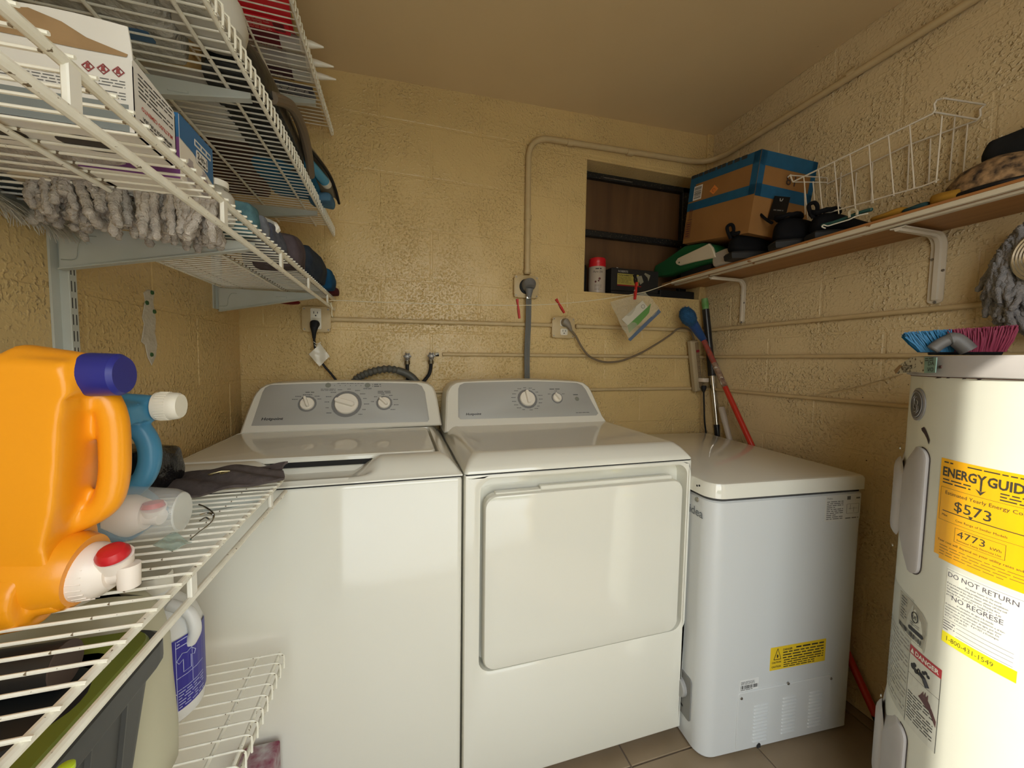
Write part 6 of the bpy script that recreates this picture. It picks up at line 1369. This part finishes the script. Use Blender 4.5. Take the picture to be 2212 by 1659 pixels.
# teal sheath, cable, mustard cloths
tag(MB().tube(smooth_path([wx(px, py, 1.305) for px, py in ((1762, 490), (1800, 481), (1835, 468), (1865, 457), (1885, 452))]), [.003]+[.0055]*23+[.003], 8).build('teal_tool', mat('teal_plastic', (.015, .07, .065), .4)), 'teal and black cloth tool handle lying along the shelf front inside the basket', 'tool')
t = thing('white_cable', 'thin white cable with a loop lying at the shelf edge', 'cable', (1.30, .8, ZR))
cpp = [wx(px, py, 1.296) for px, py in ((1783, 493), (1776, 490), (1779, 486), (1788, 488), (1802, 484), (1822, 478), (1835, 474), (1852, 466), (1875, 461))]
for p in cpp: p.z = max(p.z, ZR+.003)
MB().tube(smooth_path(cpp), .0019, 6).build('cable', WHITE_PL, t)
a = [wx(px, py, 1.293) for px, py in ((1835, 470), (1834, 458), (1842, 453), (1851, 456), (1851, 464))]
for p in a: p.z = max(p.z, ZR+.003)
MB().tube(smooth_path(a), .0036, 6).build('band', mat('cream_band', (.42, .37, .26), .5), t)
MUS = fabric('mustard_cloth', (.30, .155, .02), (.22, .11, .012), 14)
def shelf_cloth(label, pxs, m, h, seed):
    a, c_ = wx(pxs[0], pxs[1], 1.30), wx(pxs[2], pxs[3], 1.30); soft('cleaning_cloth', label, 'cloth', (1.292, min(a.y, c_.y), ZR, 1.40, max(a.y, c_.y), ZR+h), m, .006, 14, seed)
shelf_cloth('mustard yellow cloth lying flat in the wire basket', (1880, 455, 1962, 425), MUS, .020, 51)
shelf_cloth('mustard yellow cloth folded beside the spotted cap', (2005, 425, 2085, 395), MUS, .028, 52)
shelf_cloth('dark teal cloth between the two mustard cloths', (1950, 425, 2010, 410), fabric('dark_teal_cloth', (.02, .05, .055), None, 14), .018, 53)
# spotted cap and black bag on it
t = thing('spotted_cap', 'spotted brown and black cap at the near end of the wooden shelf', 'cap', (1.36, .52, ZR))
b = MB(); b.lathe([(.070, 0), (.078, .012), (.074, .045), (.058, .072), (.030, .088), (.002, .092)], 36, Matrix.Translation((1.372, .565, ZR)) @ Matrix.Scale(1.25, 4, (0, 1, 0)), cap=False)
b.build('crown', mat('spotted_cloth', (.34, .21, .10), .85, bump=(90, .4, .003), vary=(62, (.02, .012, .008), 1)), t)
MB().tube([Vector((1.372+.0805*math.cos(a*pi/20)*1.0, .565+.078*1.25*math.sin(a*pi/20), ZR+.006+.070*sstep(.2, 1, (a % 40)/20 if a < 20 else 2-(a/20)) if False else ZR+.008)) for a in range(40)], .006, 8, closed=True).build('black_binding', BLACKPL, t)
BKC = fabric('black_cloth', (.009, .010, .010), (.018, .018, .019), 16)
tag(crumple(1.335, .36, ZR+.07, XR-.006, .60, ZR+.135, .012, 10, seed=55, cuts=7).build('black_bag', BKC, sub=1), 'black fabric bag heaped on the spotted cap', 'bag')
tag(crumple(1.36, .28, ZR+.10, XR-.006, .475, ZR+.205, .016, 8, seed=56, cuts=7).build('black_bag', mat('black_leather', (.014, .010, .009), .3, bump=(15, .5, .01)), sub=1), 'glossy black leather bag at the right end of the wooden shelf', 'bag')

# ================================================================== WINDOW LEDGE ITEMS
ZW = WZ0+.001
t = thing('shaving_gel_can', 'red topped white pump can on the window ledge', 'can', (.887, 1.64, ZW)); T = Matrix.Translation((.899, 1.650, ZW)); rc = .040
MB().lathe([(.037, 0), (.040, .003), (.040, .138), (.038, .141)], 36, T).build('body', mat('can_cream', (.40, .34, .28), .3), t)
MB().lathe([(.0385, .139), (.0395, .142), (.0395, .160), (.037, .165), (.030, .165), (.028, .158)], 32, T).build('cap', mat('can_red', (.12, .008, .012), .3), t)
MB().lathe([(.0403, .124), (.0403, .1395)], 36, T, cap=False).build('red_band', mat('can_red', (.12, .008, .012), .3), t)
def CC(u, v, w=0): a = rad(-112)+u/rc; return Vector((.899+(rc+w)*math.cos(a), 1.650+(rc+w)*math.sin(a), ZW+v))
text('Pure Silk', .013, shift(CC, 0, .094), INK, t, w=.0008, shear=.3); small_print(CC, -.012, .108, .016, .116, 1, INK, t, .0008, 3, .6); small_print(CC, -.015, .012, .018, .040, 5, GREYINK, t, .0008, 4, .25)
b = MB()
for u, v, r in ((.008, .066, .0055), (-.010, .052, .0045), (.004, .056, .004)): b.plate(disc(u, v, r, n=12), [(0, .0004), (0, .0009)], CC)
b.build('berry_picture', mat('berry', (.10, .02, .015), .5), t)
t = thing('can', 'dark slim can half hidden behind the white pump can', 'can', (.84, 1.66, ZW)); MB().lathe([(.020, 0), (.021, .12), (.016, .135), (.008, .14)], 20, Matrix.Translation((.833, 1.672, ZW))).build('body', BLACKPL, t)
t = thing('flooring_kit_box', 'black installation kit box with a yellow panel on the window ledge', 'box', (1.08, 1.65, ZW))
kx0, kx1, ky, kh = .962, 1.225, 1.625, .112; ko = MB().rbox(kx0, ky, ZW+.02, kx1, ky+.07, ZW+kh+.015, .002, 1).build('carton', mat('kit_black', (.012, .011, .010), .5), t, smooth=False)
MB().rbox(kx0+.002, ky+.002, ZW, kx1+.10, ky+.068, ZW+.020, .002, 1).build('base', mat('kit_black', (.012, .011, .010), .5), t, smooth=False)
S = FRONT(kx0, ZW+.02, ky); b = MB(); rule(b, S, .032, .030, .150, .082, .0005); yp = b.build('yellow_panel', mat('kit_yellow', (.34, .28, .055), .5), ko, smooth=False)
text('ROBERTS', .013, shift(S, .036, .088), mat('kit_grey', (.30, .28, .25), .5), ko, w=.0006, align='LEFT', bold=.02)
text('Flooring Installation Kit', .0095, shift(S, .036, .072), INK, yp, w=.0010, align='LEFT', sx=.85, bold=.02); small_print(S, .036, .036, .110, .068, 5, INK, yp, .0010, 6, .25)
b = MB(); rule(b, S, .032, .024, .165, .0295, .0005); b.build('red_stripe', mat('kit_red', (.22, .01, .01), .5), ko, smooth=False)
b = MB(); b.plate([(.205, .055), (.215, .085), (.185, .095), (.180, .088), (.200, .072)], [(0, .0003), (0, .0006)], S); b.plate([(.130, .072), (.165, .080), (.178, .050), (.160, .036), (.145, .060)], [(0, .0003), (0, .0006)], S); b.build('tool_picture', mat('tool_grey', (.22, .20, .14), .5), ko, smooth=False)
tag(MB().rbox(1.235, 1.62, ZW, 1.44, 1.69, ZW+.040, .003, 1).build('ledge_shade_slab', BLACKPL), 'black slab put in as shade on the window ledge beneath the wooden shelf end', 'tray')  # black slab added to stand for the shade under the shelf end

# ================================================================== POLES IN THE CORNER
# blue duster on a taped red pole leaning behind the freezer
t = thing('duster', 'blue round duster on a red pole leaning in the corner behind the freezer', 'duster', (1.45, .80, .0))
P_top = wy(1519, 733, 1.50); P_bot = Vector((1.462, .80, .03)); q_ = wx(1906, 1542, 1.462); P_bot = Vector((1.462, q_.y, .022))
dv = (P_top-P_bot).normalized()
def on(px, py):  # closest point of the pole line to a sight line
    r_ = ray(px, py); w0 = P_bot-C0; a = dv.dot(dv); b_ = dv.dot(r_); c_ = r_.dot(r_); d_ = dv.dot(w0); e_ = r_.dot(w0); s = (b_*e_-c_*d_)/(a*c_-b_*b_); return P_bot+dv*s
MB().tube([P_bot+dv*.02, P_top], .0115, 14).build('pole', mat('red_pole', (.42, .025, .012), .3, bump=(60, .2, .002)), t)
MB().tube([P_bot, P_bot+dv*.03], [.0105, .0128], 14).build('rubber_tip', BLACKRUB, t)
q1, q2 = on(1541, 785), on(1568, 835)
MB().tube([q1, q1.lerp(q2, .3), q1.lerp(q2, .6), q2], [.0122, .0130, .0126, .0121], 14).build('worn_tape', mat('worn_tape', (.30, .20, .13), .7, bump=(60, 1, .004), vary=(60, (.10, .05, .04), 1), specks=(40, (.45, .42, .36), .58)), t)
q1, q2 = on(1520, 738), on(1541, 788)
MB().tube([q1, q2], .0121, 14).build('frayed_red_wrap', mat('frayed_red', (.30, .045, .025), .7, bump=(90, 1, .004), vary=(90, (.16, .05, .04), 1)), t)
h0 = P_top; h1 = wy(1486, 684, 1.495)
hd = (h1-h0).normalized()
_L = (h1-h0).length; MB().tube([h0-hd*.006, h0+hd*.022, h0+hd*(_L-.030)], [.014, .018, .025], 18).build('socket', mat('duster_socket_blue', (.012, .05, .17), .35), t)
c_ = h1.copy(); zax0 = (c_-h0).normalized(); b = MB(); rr = random.Random(8)
def dome(p): return p
bm = bmesh.new(); bmesh.ops.create_icosphere(bm, subdivisions=3, radius=1)
zax = zax0; xax = zax.orthogonal().normalized(); yax = zax.cross(xax)
for v_ in bm.verts: v_.co = c_+xax*v_.co.x*.041+yax*v_.co.y*.034+zax*v_.co.z*.050*(1 if v_.co.z > 0 else 1.05)
b.bm(bm); MBR = mat('duster_blue', (.012, .085, .20), .85, bump=(200, 1, .006), vary=(120, (.008, .05, .13), .9)); b.build('head', MBR, t)
b = MB()
for k in range(420):
    n_ = Vector((rr.gauss(0, 1), rr.gauss(0, 1), rr.gauss(0, 1))).normalized(); p = c_+xax*n_.x*.040+yax*n_.y*.033+zax*n_.z*.049; b.tube([p, p+(p-c_)*rr.uniform(.08, .18)], [.0008, .0003], 3, cap=False)
o = b.build('bristles', MBR, t); o['kind'] = 'stuff'
# black and chrome pole with a green top
t = thing('mop_pole', 'telescopic black and chrome pole with a green top standing in the corner', 'pole', (1.44, 1.52, 0))
a = wy(1522, 645, 1.555); e = wy(1555, 985, 1.47); dv2 = (e-a).normalized()
def on2(py):
    lo = a; best = None
    for k in range(200):
        p = a+dv2*(k*.006); d = p-C0; y = 829.5-817.9*d.dot(_u)/d.dot(_f)
        if best is None or abs(y-py) < best[0]: best = (abs(y-py), p)
    return best[1]
g0, g1, k1, c1, k2 = on2(643), on2(668), on2(811), on2(917), a+dv2*1.45
MB().tube([g0, g0.lerp(g1, .5), g1], [.014, .0165, .0145], 14).build('green_grip', mat('green_grip', (.10, .26, .06), .6, vary=(30, (.2, .35, .15), .8)), t)
MB().tube([g1, g1.lerp(k1, .5), k1-dv2*.03, k1], [.0165, .0165, .0175, .0185], 16).build('black_tube', mat('pole_black', (.010, .010, .012), .3), t)
MB().tube([k1, c1], .0125, 18).build('chrome_tube', mat('chrome', (.55, .53, .50), .16, 1), t)
fl_z = (c1.z-.02)/-dv2.z
MB().tube([c1, c1+dv2*.03, c1+dv2*fl_z], [.0155, .0145, .0135], 16).build('black_lower_tube', mat('pole_black', (.010, .010, .012), .3), t)
# white pvc tube
a = wx(1558, 880, 1.462); e = wx(1580, 966, 1.455); d3 = (e-a).normalized(); t = thing('plastic_pipe', 'white plastic pipe with a coupling standing behind the freezer', 'pipe', (1.45, 1.5, 0)); PV = mat('grey_white_pvc', (.42, .38, .33), .4)
MB().tube([a, a+d3*.006, a+d3*.07, a+d3*.074], [.0135, .0145, .0140, .0135], 18).build('coupling', PV, t)
MB().tube([a+d3*.07, a+d3*((a.z-.02)/-d3.z)], .0125, 18).build('tube', PV, t)
o = MB().tube(smooth_path([wx(px, py, XR-.012) for px, py in ((1700, 865), (1745, 856), (1790, 848), (1850, 836), (1900, 822), (1950, 808))]), .0013, 6).build('string', mat('tan_string', (.42, .33, .20), .8)); tag(o, 'thin tan string drooping along the right wall to the water heater', 'string')

# ================================================================== CLOTHESLINE
LN = mat('clothesline_cream', (.62, .56, .40), .6)
def CLp(px, py, y): return wy(px, py, y)
lp = [Vector((-.236, 1.470, 1.358)), CLp(715, 649, 1.47), CLp(800, 652, 1.465), CLp(900, 655, 1.46), CLp(1000, 658, 1.455), CLp(1080, 659.5, 1.45), CLp(1152, 659, 1.45), CLp(1221, 655, 1.45), CLp(1280, 649, 1.45), CLp(1334, 641, 1.45), CLp(1370, 635, 1.45), CLp(1402, 628, 1.45), CLp(1450, 611, 1.45), Vector((1.272, 1.445, 1.563))]
t = thing('clothesline', 'cream clothesline string crossing from the wire shelf to the wooden shelf', 'clothesline', (.5, 1.45, 1.4))
MB().tube(smooth_path(lp, 4), .0015, 6).build('line', LN, t)
b = MB(); c_ = lp[0]; b.tube([c_+Vector((.001, .008*math.cos(a*pi/6), .008*math.sin(a*pi/6)-.002)) for a in range(12)], .0017, 6, closed=True); b.tube(smooth_path([c_, c_+Vector((.004, -.004, -.01)), c_+Vector((.003, -.004, -.035)), c_+Vector((.006, -.004, -.045))]), .0018, 6); b.build('knot', LN, t)
PEG = mat('peg_red', (.42, .02, .015), .4)
def peg(label, p0, p1, y, m=PEG, wd=.0048):
    a, c_ = wy(*p0, y), wy(*p1, y); d = (c_-a); L = d.length; d.normalize(); s = d.cross(Vector((0, -1, 0))).normalized(); t = thing('clothespin', label, 'clothespin', a, 'red clothespins on the line')
    for sg in (-1, 1):
        b = MB(); F_ = fr((a+c_)/2+Vector((0, sg*.0035, 0)), s, d*-1)
        b.plate([(-wd, L/2), (-wd*.5, L*.2), (-wd*.9, -L*.1), (-wd*.7, -L/2), (wd*.7, -L/2), (wd*.9, -L*.1), (wd*.5, L*.2), (wd, L/2)][::-1], [(0, -.0014), (0, .0014)], F_); b.build('jaw', m, t)
    b = MB(); m_ = (a+c_)/2; b.tube([m_+s*.0045*math.cos(k*.7)+Vector((0, -.006+.0011*k, 0))+d*.0045*math.sin(k*.7) for k in range(12)], .0006, 4); b.build('spring', STEEL, t); return t
peg('red clothespin hanging left of the dryer cord', (1117, 646), (1122, 688), 1.448)
peg('red clothespin tilted on the line above the middle outlet box', (1201, 646), (1219, 676), 1.448)
peg('red clothespin holding the zip bag', (1375, 610), (1371, 647), 1.442, wd=.0055)
peg('black clothespin above the red one that holds the zip bag', (1371, 593), (1374, 612), 1.446, BLACKPL, .008)
t = thing('zip_bag', 'clear zip bag with a white and green card clipped to the line', 'bag', wy(1385, 690, 1.44))
yq = 1.445
qb = [wy(px, py, yq) for px, py in ((1318, 652), (1395, 631), (1427, 670), (1358, 735))]
def zb(u, v): p = qb[0].lerp(qb[1], u).lerp(qb[3].lerp(qb[2], u), v); return p+Vector((0, .004*math.sin(u*9+v*4)+.003*math.sin(v*13), 0))
MB().solid_grid(16, 16, zb, .0005).build('bag_film', mat('zip_film', (.60, .56, .42), .15, alpha=.24, spec=.7, bump=(50, .8, .006)), t)
zc = [wy(px, py, yq-.004) for px, py in ((1357, 733), (1362, 737), (1428, 674), (1423, 668))]
def quad_slab(pts, th, nm, m, par):
    d_ = Vector((0, th, 0)); b = MB(); n_ = len(pts); b.add([p for p in pts]+[p+d_ for p in pts], [tuple(range(n_)), tuple(range(2*n_-1, n_-1, -1))]+[(k, n_+k, n_+(k+1) % n_, (k+1) % n_) for k in range(n_)]); return b.build(nm, m, par, smooth=False)
quad_slab(zc, .002, 'zipper_strip', mat('zipper_blue', (.09, .13, .20), .35), t)
cdq = quad_slab([wy(px, py, yq-.003) for px, py in ((1343, 690), (1388, 649), (1399, 663), (1356, 703))], .0015, 'white_card', mat('card_white', (.50, .47, .38), .5), t)
quad_slab([wy(px, py, yq-.0025) for px, py in ((1356, 703), (1399, 663), (1406, 656), (1402, 676), (1380, 700), (1359, 719))], .0015, 'green_card', mat('card_green', (.10, .24, .06), .5), t)
b = MB(); cc_ = wy(1389, 662, yq-.0045); b.tube([cc_+Vector((.008*math.cos(k*pi/8), 0, .008*math.sin(k*pi/8))) for k in range(16)], .0009, 5, closed=True); b.build('printed_ring', mat('ring_grey', (.25, .23, .18), .5), cdq)

# ================================================================== ON TOP OF THE HEATER
ZH = 1.1945
t = thing('push_broom_head', 'broom head with blue and magenta bristles lying on the water heater', 'broom', (1.2, .35, ZH))
def HB(px, py, d=.60):  # on the near side of the heater top
    return wpl(px, py, (1.19, .40, 0), (math.sin(YAW)*.6+.65*.6, .55, 0))
pl_p = Vector((1.10, .40, 0)); pl_n = Vector((.80, .60, 0)).normalized(); ux = Vector((.60, -.80, 0))
def B2(px, py): return wpl(px, py, pl_p, pl_n)
base0, base1 = B2(1985, 768), B2(2165, 770); tip0, tip1 = B2(1952, 722), B2(2190, 707)
rr = random.Random(4)
def bristle_set(name, m, u0, u1, n):
    b = MB()
    for k in range(n):
        u = u0+(u1-u0)*rr.random(); d = rr.uniform(-.5, .5); p = base0.lerp(base1, u); p.z = max(p.z, ZH+.004); q = tip0.lerp(tip1, u)
        q = q+pl_n*d*.045+Vector((rr.uniform(-.004, .004), 0, rr.uniform(-.008, .004))); p = p+pl_n*d*.030; m_ = (p+q)/2+Vector((rr.uniform(-.003, .003), rr.uniform(-.003, .003), 0)); b.tube([p, m_, q], [.0011, .0011, .0007], 3, cap=False)
    o = b.build(name, m, t); o['kind'] = 'stuff'
bristle_set('blue_bristles', mat('bristle_blue', (.010, .14, .30), .5), 0, .44, 1500); bristle_set('magenta_bristles', mat('bristle_magenta', (.20, .012, .045), .6), .40, 1, 2200)
def fill_block(u0, u1, m, nm):
    b = MB(); P = []
    for u, s in ((u0, 0), (u1, 0), (u1, 1), (u0, 1)):
        p = base0.lerp(base1, u) if not s else base0.lerp(base1, u).lerp(tip0.lerp(tip1, u), .72); p.z = max(p.z, ZH+.003); P.append(p)
    b.add([p-pl_n*.006 for p in P]+[p+pl_n*.012 for p in P], [(0, 1, 2, 3), (7, 6, 5, 4), (0, 4, 5, 1), (1, 5, 6, 2), (2, 6, 7, 3), (3, 7, 4, 0)]); b.build(nm, m, t, smooth=False)
fill_block(.03, .43, mat('bristle_blue_core', (.006, .08, .19), .8), 'bristle_core'); fill_block(.43, .97, mat('bristle_magenta_core', (.12, .008, .03), .8), 'bristle_core')
a = base0.copy(); e = base1.copy(); a.z = e.z = ZH+.006; MB().tube([a.lerp(e, .12), a.lerp(e, .99)], .008, 8).build('head_block', BLACKPL, t)
s0 = B2(2004, 768); s1 = B2(2025, 742); s2 = B2(2052, 735); s3 = B2(2080, 762)
MB().tube(smooth_path([p-pl_n*.030 for p in (Vector((s0.x, s0.y, max(s0.z, ZH+.008))), s1, s2, Vector((s3.x, s3.y, max(s3.z, ZH+.006))))]), [.009]+[.0105]*9+[.013]*9, 12).build('handle_socket', mat('socket_grey', (.12, .115, .11), .5), t)
o = MB().lathe([(.052, 0), (.056, .006), (.055, .030), (.045, .046), (.026, .054), (.004, .056)], 36, Matrix.Translation((1.165, .245, ZH))).build('white_bowl', mat('bowl_white', (.50, .47, .40), .4)); tag(o, 'white upturned bowl on the water heater below the grey mop', 'bowl')
# torn paper label stuck at the rim
t = thing('paper_label', 'torn curled paper label sticking out from the water heater rim', 'label', (1.0, .5, 1.16))
a_, c_ = math.cos(rad(146)), math.sin(rad(146)); lo_ = [wpl(px, py, (HC.x+.266*a_, HC.y+.266*c_, 0), (a_, c_, 0)) for px, py in ((1933, 800), (1945, 788), (1960, 778), (1978, 771), (1998, 771), (2000, 790), (1998, 806), (1975, 803), (1950, 807), (1937, 808))]
def outset(P, th, nm, m, par):
    d_ = Vector((a_*th, c_*th, 0)); b = MB(); n_ = len(P); b.add(P+[p+d_ for p in P], [tuple(range(n_)), tuple(range(2*n_-1, n_-1, -1))]+[(k, n_+k, n_+(k+1) % n_, (k+1) % n_) for k in range(n_)]); return b.build(nm, m, par, smooth=False)
pp_ = outset(lo_, .0012, 'paper', mat('dirty_paper', (.46, .42, .31), .7, specks=(150, (.10, .08, .06), .58)), t)
gpq = [wpl(px, py, (HC.x+.2665*a_, HC.y+.2665*c_, 0), (a_, c_, 0)) for px, py in ((1999, 771), (2025, 772), (2022, 805), (1998, 806))]
gg = outset(gpq, .0014, 'green_panel', mat('label_green', (.20, .32, .27), .6), t)
S = fr(gpq[3]+Vector((a_*.0018, c_*.0018, 0)), gpq[2]-gpq[3], (0, 0, 1)); gw = (gpq[2]-gpq[3]).length; gh = gpq[0].z-gpq[3].z
text('DA', gh*.36, shift(S, gw*.62, gh*.45), INK, gg, w=.0004); text('VO', gh*.36, shift(S, gw*.60, gh*.08), INK, gg, w=.0004); small_print(S, gw*.05, gh*.7, gw*.8, gh*.95, 2, INK, gg, .0004, 3, .4)
S = fr(lo_[8]+Vector((a_*.0018, c_*.0018, 0)), lo_[6]-lo_[8], (0, 0, 1)); small_print(S, .004, .002, .030, .018, 5, INK, pp_, .0004, 3, .35)
b = MB(); br = [lo_[0], lo_[1], lo_[2].lerp(lo_[9], .4), lo_[9]]; outset([p+Vector((a_*.0013, c_*.0013, 0)) for p in br], .0004, 'brown_tear', KRAFT, t)

# ================================================================== GREY MOP ON THE RIGHT WALL
t = thing('string_mop', 'grey chenille mop with a ribbed steel ring hanging on the right wall', 'mop', (1.43, .52, 1.30))
GC = mat('grey_chenille', (.30, .29, .29), .95, bump=(300, 1, .004), vary=(80, (.17, .17, .18), .9), spec=.15)
def MW(px, py, x=1.43): return wx(px, py, x)
tp_ = MW(2212, 475); b = MB(); rr = random.Random(14)
crumple_pts = None
cen0 = MW(2185, 520); cen1 = MW(2205, 700)
bm = bmesh.new(); bmesh.ops.create_icosphere(bm, subdivisions=3, radius=1)
mc = MW(2215, 610, 1.43)
for v_ in bm.verts: v_.co = Vector((1.447+v_.co.x*.036, mc.y-.03+v_.co.y*.085, mc.z+v_.co.z*.135))
q = MB().bm(bm); q.build('core', GC, t)
for k in range(150):
    u = rr.random(); x = rr.uniform(1.388, 1.445)
    px0 = 2142+80*u; py0 = 478+(1-u)**1.5*95+rr.uniform(0, 60*rr.random()); s = MW(px0, py0, x)
    L = rr.uniform(.05, .10); P, R = strand(s, (rr.uniform(-.1, .1), -.02-.12*u+rr.uniform(-.12, .12), -1), L, rr.uniform(.0058, .0074), k, 10); b.tube(P, R, 7)
for k in range(190):
    u = rr.random(); x = rr.uniform(1.385, 1.46); px0 = 2148+80*u; py0 = rr.uniform(560, 640+40*u); s = MW(px0, py0, x)
    P, R = strand(s, (rr.uniform(-.1, .1), rr.uniform(-.30, -.02), -1), rr.uniform(.05, .080), rr.uniform(.0056, .007), 400+k, 10); b.tube(P, R, 7)
o = b.build('strands', GC, t, ang=60); o['kind'] = 'stuff'
for j in range(5):
    c_ = MW(2266, 548, 1.375); r = .052-j*.0055
    MB().tube([c_+Vector((-.004*j*0, (r)*math.cos(a*pi/22), (r*1.15)*math.sin(a*pi/22))) for a in range(44)], .0042, 8, closed=True).build('steel_ring', STEEL, t)
